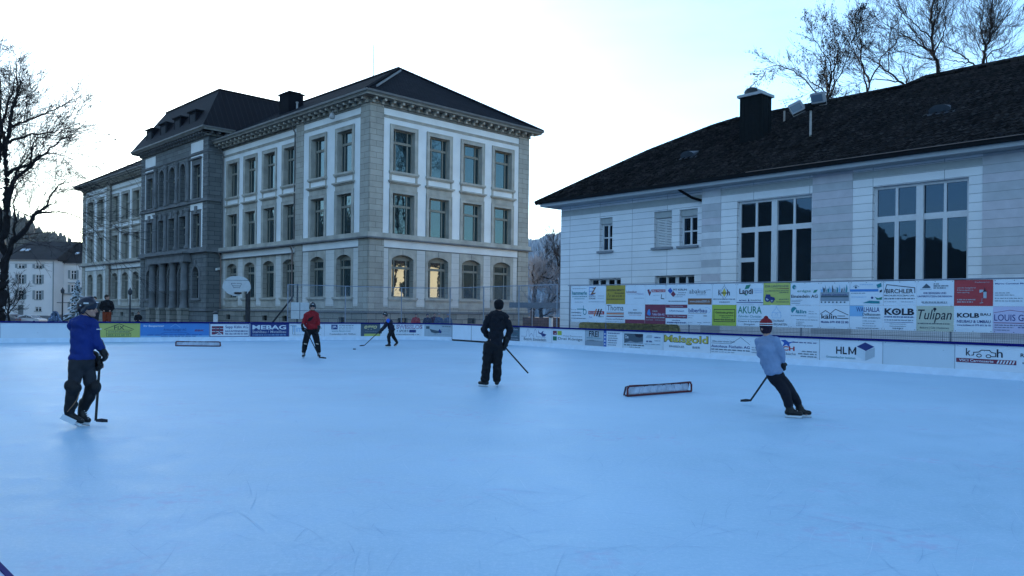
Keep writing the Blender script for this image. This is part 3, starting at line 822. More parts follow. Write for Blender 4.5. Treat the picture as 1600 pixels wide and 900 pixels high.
# downpipes
def downpipe(F, s, o, z1, mat_=None):
    g = MB(); a = F.P(s, z1 + .25, o + .75); b = F.P(s, z1 - .15, o + .6); c = F.P(s, z1 - .9, o + .12); d = F.P(s, 7.35, o + .12)
    g.tube([a, b, c, d], .065, 8); g.build('downpipe', M_GUT, S)
    g = MB(); g.tube([F.P(s + .12, 7.5, o + .12), F.P(s + .12, 6.9, o + .4), F.P(s + .12, 6.5, o + .2), F.P(s + .12, .0, o + .2)], .07, 8); g.build('downpipe', M_PIPE, S)
downpipe(fL, TW0 - .45, -.15, 17.3); downpipe(fL, WG + .35, -.15, 17.3); downpipe(fL, SL - WG - .3, -.15, 17.3)
# dome camera under the cornice, box camera on the tower side
g = MB(); P = fL.P(4.3, 16.72, .55)
g.tube([fL.P(4.3, 16.9, .0), fL.P(4.3, 17.0, .3), fL.P(4.3, 16.9, .55)], .04, 6); g.lathe((P[0], P[1], P[2] - .42), [(.08, 0), (.2, .06), (.24, .2), (.15, .42), (.08, .5)], 12)
g.build('dome_camera', mat('camera_grey', (.42, .42, .42), .5), S)
g = MB(); P = fTs.P(.25, 5.4, .25); g.obox(P, (-.9, -.35, -.2), (.35, -.9, 0), (0, 0, 1), .26, .12, .1); g.tube([P, fTs.P(.2, 5.5, 0)], .04, 5)
g.build('box_camera', mat('camera_white', (.7, .7, .68), .5), S)
# ================================================================== white hall on the right
WO = Vector((16.6, 25.5)); 
# local x = away from the near end along the long front, local y = into the building
H = empty('sports_hall', (16.6, 25.5, 0), math.atan2(.7382, -.6746), 'low white panel-clad hall with a dark tiled hip roof behind the advertising banners', 'hall')
fW = Face(lambda s, z, o: (s, o, z))       # outwards is +y of the local frame (towards the camera)
def siding(name, c1, c2, bw, off):
    return stone(name, c1, c2, (.24, .25, .27), bw, .305, .009, .75, off, .25, .12, 2, 30)
M_SID = siding('wall_panel_white', (.78, .785, .80), (.85, .85, .86), 2.45, 0)
M_SIDG = siding('wall_panel_greyrose', (.5, .49, .51), (.66, .65, .68), 30, 0)
M_SIDS = siding('wall_panel_left', (.74, .75, .78), (.82, .825, .84), 2.05, 0)
M_WF = mat('white_window_frame', (.62, .63, .65), .5, .04)
M_HG = glass_mat('hall_glass', (.004, .005, .005), .02, 1.95, .03, (.30, .55, .92))
M_TILE = tile_mat('brown_roof_tiles', (.005, .0045, .005), (.042, .036, .034), .31, .34)
M_FASC = mat('dark_fascia', (.005, .0055, .007), .7, .2, spec=.1)
M_SOFF = mat('soffit_white', (.36, .38, .40), .8, .06)
Wtop = 7.1; LL = 21.15; NE = -9.0
big = [(7.25, 10.57, 2.0, 6.38), (1.68, 4.9, 2.0, 6.38), (-4.2, -.98, 2.0, 6.38)]
small = [(17.64, 18.47, 4.68, 6.33), (14.1, 15.11, 4.68, 6.36), (12.71, 13.67, 4.68, 6.33)]
low = [(17.07, 19.15, 2.3, 3.32), (12.84, 15.03, 2.3, 3.37)]
g = MB()
fW.wall(g, 12.32, LL, -.2, Wtop, small + low, -.25, .32, 2)
fW.wall(g, NE, 12.32, -.2, Wtop, big, 0, .25, 0)
g.face([(12.32, 0, 0), (12.32, -.25, 0), (12.32, -.25, Wtop), (12.32, 0, Wtop)])
D_ = 20.5
g.face([(LL, -.25, -.2), (LL, -D_, -.2), (LL, -D_, Wtop), (LL, -.25, Wtop)], 2); g.face([(NE, 0, -.2), (NE, -D_, -.2), (NE, -D_, Wtop), (NE, 0, Wtop)])
g.face([(NE, -D_, -.2), (LL, -D_, -.2), (LL, -D_, Wtop), (NE, -D_, Wtop)])
g.build('wall', [M_SID, M_SIDG, M_SIDS], H)
# projecting piers of alternating grey-rose panels and the grey band under the eaves
g = MB()
def pier_(a, b):
    rng = random.Random(int(a * 10)); z = 0.0; 
    while z < Wtop - .02:
        fW.box(g, a, b, z + .004, min(z + .301, Wtop - .01), 0, .03, rng.choice([0, 1, 2, 0])); z += .305
for a, b in ((11.35, 12.30), (5.65, 7.22), (-.95, 1.25), (-6.4, -4.5)): pier_(a, b)
g.split('grey_pier', [mat('panel_grey', (.47, .475, .50), .75, .07, 3), mat('panel_rose', (.54, .515, .55), .75, .07, 3), mat('panel_pale', (.66, .665, .69), .75, .07, 3)], H)
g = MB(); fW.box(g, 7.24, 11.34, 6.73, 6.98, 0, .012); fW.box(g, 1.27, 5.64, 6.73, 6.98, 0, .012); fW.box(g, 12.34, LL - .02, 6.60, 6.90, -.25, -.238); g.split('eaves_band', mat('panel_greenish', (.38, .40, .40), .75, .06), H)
# soffit, fascia, gutter
g = MB(); fW.box(g, NE - .8, LL + .66, Wtop, Wtop + .16, -.8, .66); g.build('soffit', M_SOFF, H)
g = MB(); fW.box(g, NE - .8, LL + .74, Wtop + .16, Wtop + .30, .40, .80); fW.box(g, LL + .5, LL + .74, Wtop + .16, Wtop + .30, -D_, .40); g.build('gutter', M_FASC, H)
g = MB(); fW.tube = None
g.tube([(-2, .81, Wtop + .315), (9.7, .81, Wtop + .315)], .014, 5); g.build('gutter_wire', mat('copper_pipe', (.2, .15, .13)), H)
# windows
def big_window(a, b, z0, z1, left_split):
    d = -.22; fr = MB()
    w = b - a; c = (a + b) / 2
    # seen from the camera the larger s lies on the left
    fW.box(fr, b - .10, b, z0, z1, d - .03, d + .05); fW.box(fr, a, a + .10, z0, z1, d - .03, d + .05)
    fW.box(fr, a, b, z1 - .10, z1, d - .03, d + .051); fW.box(fr, c - .12, c + .12, z0, z1 - .1, d - .03, d + .12)
    zt = 5.17
    for u, v in ((a + .1, c - .12), (c + .12, b - .1)):
        m = (u + v) / 2
        fW.box(fr, u, v, zt - .11, zt + .11, d - .03, d + .05); fW.box(fr, m - .07, m + .07, z0, zt - .11, d - .03, d + .052); fW.box(fr, m - .045, m + .045, zt + .11, z1 - .1, d - .03, d + .052)
    if left_split: fW.box(fr, (c + .12 + b - .1) / 2 + .07, b - .1, 3.82, 4.0, d - .03, d + .05)
    wo = fr.build('window', M_WF, H); q = MB(); fW.quad(q, a, b, z0, z1, d); q.build('pane', M_HG, wo)
for i, h in enumerate(big): big_window(*h, i == 0)
for k, (a, b, z0, z1) in enumerate(small):
    d = -.25 - .28; fr = MB(); c = (a + b) / 2
    for u, v in ((a, a + .09), (b - .09, b), (c - .045, c + .045)): fW.box(fr, u, v, z0, z1 - .3, d - .03, d + .05)
    fW.box(fr, a, b, z0, z0 + .08, d - .03, d + .051); fW.box(fr, a, b, z1 - .38, z1 - .3, d - .03, d + .051)
    zm = (z0 + z1 - .3) / 2; fW.box(fr, a + .09, b - .09, zm - .03, zm + .03, d - .03, d + .045)
    wo = fr.build('window', M_WF, H); q = MB(); fW.quad(q, a, b, z0, z1 - .3, d); q.build('pane', M_HG, wo)
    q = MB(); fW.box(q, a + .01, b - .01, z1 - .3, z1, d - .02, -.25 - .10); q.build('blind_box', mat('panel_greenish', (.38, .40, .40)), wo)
    q = MB(); fW.box(q, a - .08, b + .08, z0 - .1, z0, -.3, -.12); q.build('sill', mat('sill_grey', (.22, .24, .27), .6), wo)
    if k == 1:
        q = MB(); z = z0 + .02
        while z < z1 - .32: q.obox(fW.P(c, z, -.25 - .13), (1, 0, 0), (0, .6, -.8), (0, .8, .6), (b - a) / 2 - .02, .036, .004); z += .075
        q.build('slatted_blind', mat('blind_slats', (.68, .69, .70), .6, .04), wo)
for a, b, z0, z1 in low:
    d = -.25 - .28; fr = MB(); w = b - a
    for k in range(5): x = a + w * k / 4; fW.box(fr, max(a, x - .06 - .03 * (k == 2)), min(b, x + .06 + .03 * (k == 2)), z0, z1, d - .03, d + .05)
    fW.box(fr, a, b, z1 - .07, z1, d - .03, d + .051)
    wo = fr.build('window', M_WF, H); q = MB(); fW.quad(q, a, b, z0, z1, d); q.build('pane', M_HG, wo)
# roof: two hipped bodies sharing the front eaves
g = MB(); T = math.tan(R_(28)); z0 = Wtop + .15; fo = .74
def rp(s, n): return (s, fo - n, z0 + T * n)
n1, n2 = 9.4, 10.35
e1 = LL + .92
sw = [(e1, 0), (e1 - 1.25, 3.0), (e1 - 2.6, 6.0), (17.2, 8.75), (16.0, n1)]
g.face([rp(8.6, 0)] + [rp(*p) for p in sw] + [rp(7.2, n1), rp(8.6, 0)][:1])
g.face([rp(NE - .8, 0), rp(8.6, 0), rp(7.2, n1), rp(6.6, n2), rp(NE + 5, n2)])
yb = -D_ - .7
for (s0, q0), (s1, q1) in zip(sw, sw[1:]):
    A_, B_ = rp(s0, q0), rp(s1, q1)
    mir = lambda p: (p[0], 2 * (fo - n1) - p[1], p[2])
    g.face([A_, B_, mir(B_), mir(A_)])
    g.face([mir(A_), mir(B_), (7.2, mir(B_)[1], mir(B_)[2]), (7.2, mir(A_)[1], mir(A_)[2])])
g.face([rp(7.2, n1), rp(6.6, n2), (6.6, fo - n2 - 2, rp(0, n2)[2]), (7.2, fo - n1 - 5, rp(0, n1)[2])])
g.face([rp(6.6, n2), rp(NE + 5, n2), (NE + 5, fo - n2 * 2, z0), (6.6, fo - n2 * 2, z0)])
g.face([rp(NE - .8, 0), rp(NE + 5, n2), (NE + 5, fo - n2 * 2, z0)])
rfo = g.build('roof', M_TILE, H)
# real tile courses near the eaves and all up the front, as lapped strips
g = MB(); k = 0; n = .0
def smax(n):
    for (a, u), (b, v) in zip(sw, sw[1:]):
        if u <= n <= v: return a + (b - a) * (n - u) / (v - u)
    return 6.9
while n < n2 - .3:
    a = NE - .6 + n * .52; b = smax(n) if n < n1 else 6.6
    p0 = Vector(rp(a, n)); q0 = Vector(rp(b, n)); up = Vector((0, -math.cos(R_(28)), math.sin(R_(28)))); nr = Vector((0, math.sin(R_(28)), math.cos(R_(28))))
    m = int((b - a) / .31); 
    for i in range(m):
        s_ = a + i * .31 + (.155 if k % 2 else 0); c = Vector(rp(s_, n)) + nr * .035
        if s_ + .3 > b: continue
        A0 = c; B0_ = c + Vector((.30, 0, 0)); C0 = B0_ + up * .36 - nr * .03; D0 = A0 + up * .36 - nr * .03; M0 = c + Vector((.1, 0, 0)) + nr * .045; M1 = M0 + up * .36 - nr * .03
        g.face([A0, M0, M1, D0]); g.face([M0, B0_, C0, M1]); g.face([A0, B0_, B0_ - nr * .04, A0 - nr * .04]); 
    n += .335; k += 1
g.build('tile_courses', M_TILE, rfo)
g = MB()
for p, q in ((rp(e1, 0), rp(16.0, n1)),):
    pp = [Vector(rp(*w_)) for w_ in sw]
    for a, b in zip(pp, pp[1:]):
        m = max(1, int((b - a).length / .4))
        for i in range(m): g.tube([a.lerp(b, i / m) + Vector((0, 0, .06)), a.lerp(b, (i + 1.15) / m) + Vector((0, 0, .09))], [.14, .12], 6)
for a, b in ((rp(16.0, n1), rp(7.2, n1)), (rp(7.2, n1), rp(6.6, n2)), (rp(6.6, n2), rp(NE + 5, n2))):
    a, b = Vector(a), Vector(b); m = max(1, int((b - a).length / .4))
    for i in range(m): g.tube([a.lerp(b, i / m) + Vector((0, 0, .05)), a.lerp(b, (i + 1.1) / m) + Vector((0, 0, .08))], [.13, .11], 6)
g.build('ridge_tiles', M_TILE, rfo)
g = MB(); rng = random.Random(2)
for i in range(60):
    s_ = 21 - i * .62; c = Vector(rp(s_, 2.8 + .0 * i)) + Vector((0, 0, .1))
    if s_ < NE: break
    g.box(c.x - .012, c.x + .012, c.y - .012, c.y + .02, c.z - .05, c.z + .0)
# chimney, floodlight mast, vent, rounded vents
def roof_local(s, n): return Vector(rp(s, n))
c = roof_local(12.45, 5.3)
g = MB(); g.box(c.x - .55, c.x + .55, c.y - .5, c.y + .5, 9.0, 12.0)
for i in range(6): x = c.x - .5 + i * .2; g.box(x - .012, x + .012, c.y + .5, c.y + .52, 9.2, 12.0)
for i in range(5): y = c.y - .45 + i * .22; g.box(c.x - .57, c.x - .55, y - .012, y + .012, 9.2, 12.0)
ch = g.build('chimney', mat('dark_metal_cladding', (.006, .008, .009), .7, .2, spec=.1), rfo)
g = MB(); g.box(c.x - .65, c.x + .65, c.y - .60, c.y + .60, 12.0, 12.13)
g.build('chimney_cap', mat('cap_zinc', (.34, .36, .38), .5, .1, metal=.2), ch)
g = MB(); P = [(c.x + .30 * math.cos(t) * 1.2, c.y, 12.2 + .20 * math.sin(t)) for t in [math.pi * i / 10 for i in range(11)]]
for a, b in zip(P, P[1:]): g.face([(a[0], c.y - .45, a[2]), (b[0], c.y - .45, b[2]), (b[0], c.y + .45, b[2]), (a[0], c.y + .45, a[2])]); g.face([(a[0], c.y - .45, a[2] + .03), (b[0], c.y - .45, b[2] + .03), (b[0], c.y + .45, b[2] + .03), (a[0], c.y + .45, a[2] + .03)])
g.build('chimney_cowl', mat('cap_zinc', (.42, .43, .44)), ch)
for n_, (s_, nn) in enumerate(((15.35, 3.95), (3.92, 4.45), (-3, 4.4))):
    c = roof_local(s_, nn); g = MB(); up = Vector((0, -math.cos(R_(28)), math.sin(R_(28)))); nr = Vector((0, math.sin(R_(28)), math.cos(R_(28))))
    P = []
    for i in range(9):
        t = math.pi * i / 8; P.append((Vector((.42 * math.cos(t), 0, 0)), nr * (.34 * math.sin(t) ** .7 if 0 < i < 8 else 0)))
    tail = c + up * 1.0
    for (a, ah), (b, bh_) in zip(P, P[1:]): g.face([c + a + ah, c + b + bh_, tail + b * .25, tail + a * .25])
    g.face([c + a + ah for a, ah in P])
    g.obox(c - up * .12, (1, 0, 0), up, nr, .56, .12, .035)
    g.build('roof_vent', mat('vent_lead', (.05, .062, .08), .5, .15), rfo)
c = roof_local(12.05, 7.3); g = MB(); g.tube([c - Vector((0, 0, .1)), c + Vector((0, 0, .55))], .045, 6); g.build('vent_pipe', mat('pole_rust', (.30, .27, .25), .6), rfo)
# eaves downpipe at the step
g = MB(); g.tube([(13.4, .55, 7.3), (13.1, .50, 7.05), (12.75, .1, 6.75), (12.35, -.1, 6.6)], .06, 8); g.build('downpipe', M_FASC, H)
# floodlight on a mast through the roof: stands on the roof
base = roof_local(9.06, 4.1); wm = H.matrix_basis.copy(); wm = Matrix.Translation(H.location) @ Matrix.Rotation(H.rotation_euler.z, 4, 'Z')
wb = wm @ base
FL = empty('floodlight_mast', wb, H.rotation_euler.z, 'pair of grey box floodlights on a short steel mast standing on the tiled hall roof', 'floodlight')
g = MB(); g.tube([(0, 0, -.1), (0, 0, 1.30)], .05, 8); g.build('mast', mat('mast_steel', (.38, .36, .34), .5, .15), FL)
g = MB(); g.tube([(.62, .1, 1.2), (-.42, .1, 1.28)], .03, 6); g.box(-.16, .18, -.06, .16, 1.15, 1.42); g.build('crossbar', M_FASC, FL)
def lamp(c, ax, ay, az):
    g = MB(); c = Vector(c); ax, ay, az = [Vector(v).normalized() for v in (ax, ay, az)]
    g.obox(c, ax, ay, az, .27, .13, .22); g.obox(c - ay * .17, ax, ay, az, .2, .05, .15)
    lo_ = g.build('lamp_housing', mat('flood_grey', (.30, .31, .33), .5, .1), FL)
    g = MB(); g.obox(c + ay * .135, ax, ay, az, .225, .004, .15); g.build('lamp_glass', glass_mat('flood_glass', (.10, .13, .17), .1, 1.5), lo_)
    g = MB(); g.tube([c - ax * .31 + ay * .02, c - ax * .31 - az * .34, c + ax * .31 - az * .34, c + ax * .31 + ay * .02], .014, 5); g.build('bracket', mat('mast_steel', (.38, .36, .34)), lo_)
lamp((-.42, .16, 1.60), (1, .1, 0), (.0, .95, -.35), (0, .35, .95))
lamp((.58, .16, 1.38), (.8, .3, -.35), (-.35, .85, -.45), (.45, .2, .85))

# ================================================================== distant white house on the left
def HX(px, d): return (px - 800) / 1230 * d
HB = empty('white_house', (-85.6, 140, -.05), 0, 'pale four-storey house with green-grey shutters and dark hip roof beyond the car park', 'house')
M_HW = mat('house_render', (.58, .60, .62), .9, .05, .4); M_SH = mat('shutter_grey', (.20, .24, .26), .8, .1); M_HR = mat('house_roof', (.022, .02, .022), .9, .3, .6)
M_HGl = glass_mat('house_glass', (.02, .03, .035), .05, 1.5)
fA = Face(lambda s, z, o: (s, -o, z)); fB = Face(lambda s, z, o: (s, 3.0 - o, z))
wa = MB(); wins = []
for c in (-4.9, -1.8, 1.3): wins += [(c - .52, c + .52, 5.7, 7.3), (c - .52, c + .52, 2.9, 4.5)]
wl_ = [(c - .58, c + .58, 8.45, 9.15) for c in (-4.9, -1.8, 1.3)]
gl = [(.75, 1.9, .85, 1.6)]; door = (-2.3, -1.3, -.1, 1.9)
fA.wall(wa, -6.4, 4.1, -1.5, 9.8, wins + wl_ + gl + [door], 0, .2)
wins2 = [(x - .5, x + .5, a, b) for x in (5.85, 8.9, 12) for a, b in ((6.75, 8.3), (4.2, 5.65))] + [(x - .5, x + .5, 1.0, 2.8, .35) for x in (5.85, 8.9, 12)]
fB.wall(wa, 4.1, 15, -1.5, 9.4, wins2, 0, .2)
wa.face([(4.1, 0, -1.5), (4.1, 3, -1.5), (4.1, 3, 9.8), (4.1, 0, 9.8)]); wa.face([(-6.4, 0, -1.5), (-6.4, 14, -1.5), (-6.4, 14, 9.8), (-6.4, 0, 9.8)])
wa.face([(15, 3, -1.5), (15, 14, -1.5), (15, 14, 9.4), (15, 3, 9.4)])
wa.build('wall', M_HW, HB)
q = MB(); fA.box(q, door[0], door[1], door[2], door[3], -.2, -.12); q.build('door', mat('house_door', (.12, .14, .15), .7), HB)
for F, ws in ((fA, wins + wl_ + gl), (fB, wins2)):
    for w_ in ws:
        a, b, c, d = w_[:4]; q = MB()
        F.box(q, a, a + .09, c, d, -.2, -.12); F.box(q, b - .09, b, c, d, -.2, -.12); F.box(q, a + .09, b - .09, d - .1, d, -.2, -.12); F.box(q, (a + b) / 2 - .06, (a + b) / 2 + .06, c, d - .1, -.2, -.11)
        F.box(q, a + .09, b - .09, c + (d - c) * .6, c + (d - c) * .6 + .08, -.2, -.121)
        wo = q.build('window', M_WF, HB); g = MB(); F.quad(g, a, b, c, d, -.18); g.build('pane', M_HGl, wo)
        g = MB(); F.box(g, a - .12, b + .12, c - .14, c, -.05, .1); g.build('sill', M_SH, wo)
        if w_ not in gl:
            for u, v in ((a - .45, a - .05), (b + .05, b + .45)):
                g = MB(); F.box(g, u, v, c, d - (.3 if len(w_) > 4 else 0), .02, .08); g.build('shutter', M_SH, wo)
g = MB(); fA.box(g, -6.8, 4.5, 9.8, 9.95, -.3, .45); fB.box(g, 4.5, 15.3, 9.4, 9.55, -.3, .4); fA.box(g, -6.4, 4.1, 9.25, 9.3, 0, .05)
g.build('eaves', mat('eaves_grey', (.3, .31, .33), .8), HB)
g = MB(); fB.box(g, 4.2, 15, 3.95, 4.12, -.1, .5); fB.box(g, 5.0, 6.7, 5.95, 6.08, 0, .3); g.build('canopy', M_SH, HB)
g = MB(); A_, B_, C_, D2 = (-7, -.6, 9.95), (4.7, -.6, 9.95), (4.7, 14.6, 9.95), (-7, 14.6, 9.95)
a1, a2 = (-4.5, 7, 13.8), (4.6, 7, 13.8)
g.face([A_, B_, a2, a1]); g.face([C_, D2, a1, a2]); g.face([D2, A_, a1]); g.face([B_, C_, a2])
g.face([(3.4, 2.45, 9.56), (15.6, 2.45, 9.56), (9.0, 7.6, 12.9), (7.2, 7.0, 13.7), (4.3, 7.0, 13.78)]); g.face([(15.6, 2.45, 9.56), (15.6, 14, 9.56), (7.2, 7, 13.7), (9, 7.6, 12.9)])
rh = g.build('roof', M_HR, HB)
for x, n_ in ((-3.2, .45), (-2.3, .45), (6.1, .38), (8.6, .35)):
    y = -.6 + 7.6 * n_ + (1.6 if x > 5 else 0); z = 9.95 + 3.85 * n_ - (.15 if x > 5 else 0)
    g = MB(); sl = Vector((0, 7.6, 3.85)).normalized(); nr = Vector((0, -sl.z, sl.y)); g.obox(Vector((x, y, z)) + nr * .2, (1, 0, 0), sl, nr, .3, .45, .06); g.build('skylight', glass_mat('skylight_glass', (.35, .40, .45), .1, 1.8), rh)
g = MB(); g.tube([(4.0, -.1, 9.7), (4.0, -.1, -1)], .09, 6); g.build('downpipe', M_SH, HB)
g = MB(); fB.box(g, 4.4, 15, -1.5, .2, .0, .5); g.build('plinth', mat('plinth_dark', (.06, .065, .07), .9, .2), HB)

# neighbouring cream house behind the hall, in full sun: the school's ground-floor windows mirror it
NBH = empty('neighbour_house', (40.5, 51.5, 0), math.atan2(11.5, 8.5), 'sunlit cream house behind the hall, seen only as a reflection in the school windows', 'house')
fN = Face(lambda s, z, o: (s, o, z)); q = MB(); ws = [(c - .5, c + .5, z, z + 1.5) for c in (-5, -1.6, 1.8, 5.2) for z in (1.2, 4.2)]
fN.wall(q, -7.5, 7.5, 0, 8.2, ws, 0, .15)
q.face([(-7.5, 0, 0), (-7.5, -9, 0), (-7.5, -9, 8.2), (-7.5, 0, 8.2)]); q.face([(7.5, 0, 0), (7.5, -9, 0), (7.5, -9, 8.2), (7.5, 0, 8.2)]); q.face([(-7.5, -9, 0), (7.5, -9, 0), (7.5, -9, 8.2), (-7.5, -9, 8.2)])
q.build('wall', mat('render_cream', (.80, .77, .58), .9, .05), NBH)
for a, b, c, d in ws:
    g = MB(); fN.box(g, a, b, c, d, -.16, -.12); g.build('window', M_HGl, NBH)
g = MB(); g.face([(-8, .6, 8.1), (8, .6, 8.1), (8, -4.5, 11), (-8, -4.5, 11)]); g.face([(-8, -9.6, 8.1), (8, -9.6, 8.1), (8, -4.5, 11), (-8, -4.5, 11)]); g.face([(-7.5, 0, 8.2), (-7.5, -9, 8.2), (-7.5, -4.5, 10.9)]); g.face([(7.5, 0, 8.2), (7.5, -9, 8.2), (7.5, -4.5, 10.9)]); g.build('roof', M_HR, NBH)
# ================================================================== trees
M_BARK = mat('bark_dark', (.013, .011, .012), .95, .35, 3, .6, 20)
M_TWIG = mat('twig_dark', (.015, .012, .013), .95, .2)
M_FROST = mat('twig_frosted', (.20, .22, .26), .95, .2)
M_BARKB = mat('bark_brown', (.020, .015, .013), .95, .3, 3)
def limb_pts(pts, n=5, wob=.03, rng=random):
    """smooth a coarse limb and roughen it a little"""
    P = [Vector(p) for p in pts]; out = []
    for i in range(len(P) - 1):
        p0 = P[max(i - 1, 0)]; p1 = P[i]; p2 = P[i + 1]; p3 = P[min(i + 2, len(P) - 1)]
        for k in range(n):
            t = k / n
            q = .5 * ((2 * p1) + (p2 - p0) * t + (2 * p0 - 5 * p1 + 4 * p2 - p3) * t * t + (3 * p1 - p0 - 3 * p2 + p3) * t ** 3)
            L = (p2 - p1).length * wob
            out.append(q + Vector((rng.gauss(0, L), rng.gauss(0, L), rng.gauss(0, L))) if out else q)
    out.append(P[-1]); return out
def grow(mb, start, d, L, r, lvl, rng, o):
    n = 4 if lvl > 1 else 3; seg = max(3, int(3 + lvl * 1.5)); p = Vector(start); d = d.normalized(); pts = [p.copy()]; ds = [d.copy()]
    for i in range(seg):
        d = (d + Vector((rng.gauss(0, o['wob']), rng.gauss(0, o['wob']), rng.gauss(0, o['wob']) + o['up'])) ).normalized()
        p = p + d * (L / seg); pts.append(p.copy()); ds.append(d.copy())
    rad = [max(o['rmin'], r * (1 - .78 * i / seg)) for i in range(seg + 1)]
    mb[0 if r > o['split'] else 1].tube(pts, rad, n if r > .012 else 3, cap=False)
    if lvl <= 0: 
        if o.get('leaf') and rng.random() < o['leaf']:
            for k in range(rng.randint(1, 4)):
                q = pts[-1] + Vector((rng.gauss(0, .10), rng.gauss(0, .10), rng.gauss(0, .10) - .04)); s_ = rng.uniform(.03, .06)
                a = Vector((rng.gauss(0, 1), rng.gauss(0, 1), rng.gauss(0, 1))).normalized() * s_; b = a.cross(Vector((rng.gauss(0, 1), rng.gauss(0, 1), rng.gauss(0, 1)))).normalized() * s_ * .7
                mb[2].face([q - a, q + b, q + a, q - b])
        return
    nb = rng.randint(*o['nb'])
    for k in range(nb):
        t = rng.uniform(.15, 1) if k else 1.0; i = min(seg, int(t * seg)); ax = ds[i].cross(Vector((rng.gauss(0, 1), rng.gauss(0, 1), rng.gauss(0, 1)))).normalized()
        ang = rng.uniform(*o['ang']) * (1 if k else .3)
        nd = (Matrix.Rotation(ang, 3, ax) @ ds[i])
        grow(mb, pts[i], nd, L * rng.uniform(*o['sh']), max(o['rmin'], rad[i] * rng.uniform(.5, .75)), lvl - 1, rng, o)
def tree(name, loc, limbs, label, cat='tree', seed=1, group=None, opt=None, mats=None, dens=1.0, sub=(1.0, 2.4), lvl=3, smooth=True):
    """limbs: [(coarse points, r0, r1)]; first one is the trunk"""
    o = dict(wob=.13, up=.03, rmin=.006, split=.03, nb=(3, 4), ang=(.35, .9), sh=(.5, .75), leaf=0); o.update(opt or {})
    rng = random.Random(seed); T = empty(name, loc, 0, label, cat, group)
    trunk = MB(); crown = [MB(), MB(), MB()]; placed = []
    for li, (pts, r0, r1) in enumerate(limbs):
        P = limb_pts(pts, 6, .025, rng); n = len(P)
        if li and placed:
            dist, pp, pr = min((((q.x - P[0].x) ** 2 + (q.z - P[0].z) ** 2, tuple(q), w) for Q, W_ in placed for q, w in zip(Q, W_)), key=lambda t: t[0])
            if dist < 1.2:
                dv = Vector(pp) - P[0]; r0 = min(r0, pr * .92)
                P = [p + Vector((dv.x * (1 - i / (n - 1)) ** 3, dv.y, dv.z * (1 - i / (n - 1)) ** 3)) for i, p in enumerate(P)]
        rad = [r0 + (r1 - r0) * (i / (n - 1)) ** (.55 if li == 0 else .8) for i in range(n)]
        placed.append((P, rad))
        if li == 0: trunk.tube(P, rad, 10, cap=False)
        else: crown[0].tube(P, rad, 6, cap=False)
        tot = sum((b - a).length for a, b in zip(P, P[1:])); start = o.get('t0', .45) if li == 0 else .12
        nsub = int(tot * 2.1 * dens)
        for k in range(nsub):
            t = start + (1 - start) * (k + rng.random()) / nsub; i = min(n - 2, int(t * (n - 1))); d = (P[i + 1] - P[i]).normalized()
            ax = d.cross(Vector((rng.gauss(0, 1), rng.gauss(0, .7), rng.gauss(0, 1)))).normalized()
            nd = Matrix.Rotation(rng.uniform(*o.get('sa', (.4, 1.1))), 3, ax) @ d
            L = rng.uniform(*sub) * (1.15 - .6 * t)
            if P[i].z > o.get('zmax', 99): L *= .45; nd.z -= .4
            grow(crown, P[i], nd, L, min(o.get('rcap', .022), max(o['rmin'] * 1.5, rad[i] * rng.uniform(.22, .42))), lvl - (1 if rng.random() < .45 else 0), rng, o)
    mats = mats or (M_BARK, M_TWIG, M_TWIG)
    trunk.build('trunk', mats[0], T, smooth=True, uv=False)
    c = MB()
    for mi, m_ in enumerate(crown):
        off = len(c.v); c.v += m_.v; c.f += [tuple(i + off for i in f) for f in m_.f]; c.m += [mi] * len(m_.f)
    c.build('crown', list(mats), T, smooth=False, uv=False)
    return T
def from_px(d, x0, pts, rng, dy=1.2, y0=0.0, base=None):
    """outline measured on the photo -> metres beside the trunk, with depth of its own"""
    out = []; y = y0; drift = rng.uniform(-dy, dy)
    for i, (px, py) in enumerate(pts):
        hz = 478 + .012 * px; z = 1.6 + (hz - py) / 1230 * d
        out.append(((px - x0) / 1230 * d, y, z)); y += drift / max(1, len(pts) - 1)
    return out
rg = random.Random(4)
d = 38.0; x0 = 2
def LT(p, r0, r1, dy=2.5, y0=0): return (from_px(d, x0, p, rg, dy, y0), r0 * .8, r1 * .8)
limbs = [LT([(-6, 535), (0, 500), (3, 455), (6, 424), (8, 360), (10, 307), (9, 275), (8, 247), (12, 209), (17, 175), (22, 159), (26, 143), (25, 113), (24, 92)], .42, .02, .3),
         LT([(6, 424), (21, 387), (53, 357), (72, 337), (91, 331), (117, 301), (135, 294)], .20, .02),
         LT([(72, 337), (88, 336), (118, 336), (145, 345), (171, 362)], .13, .015),
         LT([(8, 330), (24, 290), (40, 278), (61, 268), (80, 252), (110, 250), (149, 262)], .15, .015),
         LT([(61, 268), (80, 240), (100, 232), (130, 240)], .10, .012),
         LT([(4, 380), (0, 300), (3, 220), (5, 161), (0, 100), (10, 75)], .15, .02),
         LT([(10, 225), (29, 208), (59, 196), (88, 177)], .12, .012), LT([(12, 205), (21, 191), (48, 175), (80, 153), (99, 135)], .12, .012),
         LT([(9, 275), (16, 263), (40, 252), (62, 228), (88, 204), (115, 192)], .14, .012), LT([(26, 143), (40, 138), (48, 121), (68, 113)], .07, .01),
         LT([(10, 307), (30, 262), (46, 238), (52, 215)], .09, .012), LT([(20, 390), (35, 355), (42, 315), (56, 300)], .11, .012),
         LT([(6, 424), (-20, 380), (-50, 340), (-80, 300)], .15, .02), LT([(4, 360), (-25, 300), (-40, 240), (-60, 180)], .14, .02),
         LT([(3, 260), (-20, 210), (-30, 150), (-45, 100)], .15, .015), LT([(8, 247), (-10, 180), (-12, 130), (-25, 85)], .14, .015),
         LT([(-2, 450), (-30, 430), (-70, 420), (-110, 400)], .2, .02)]
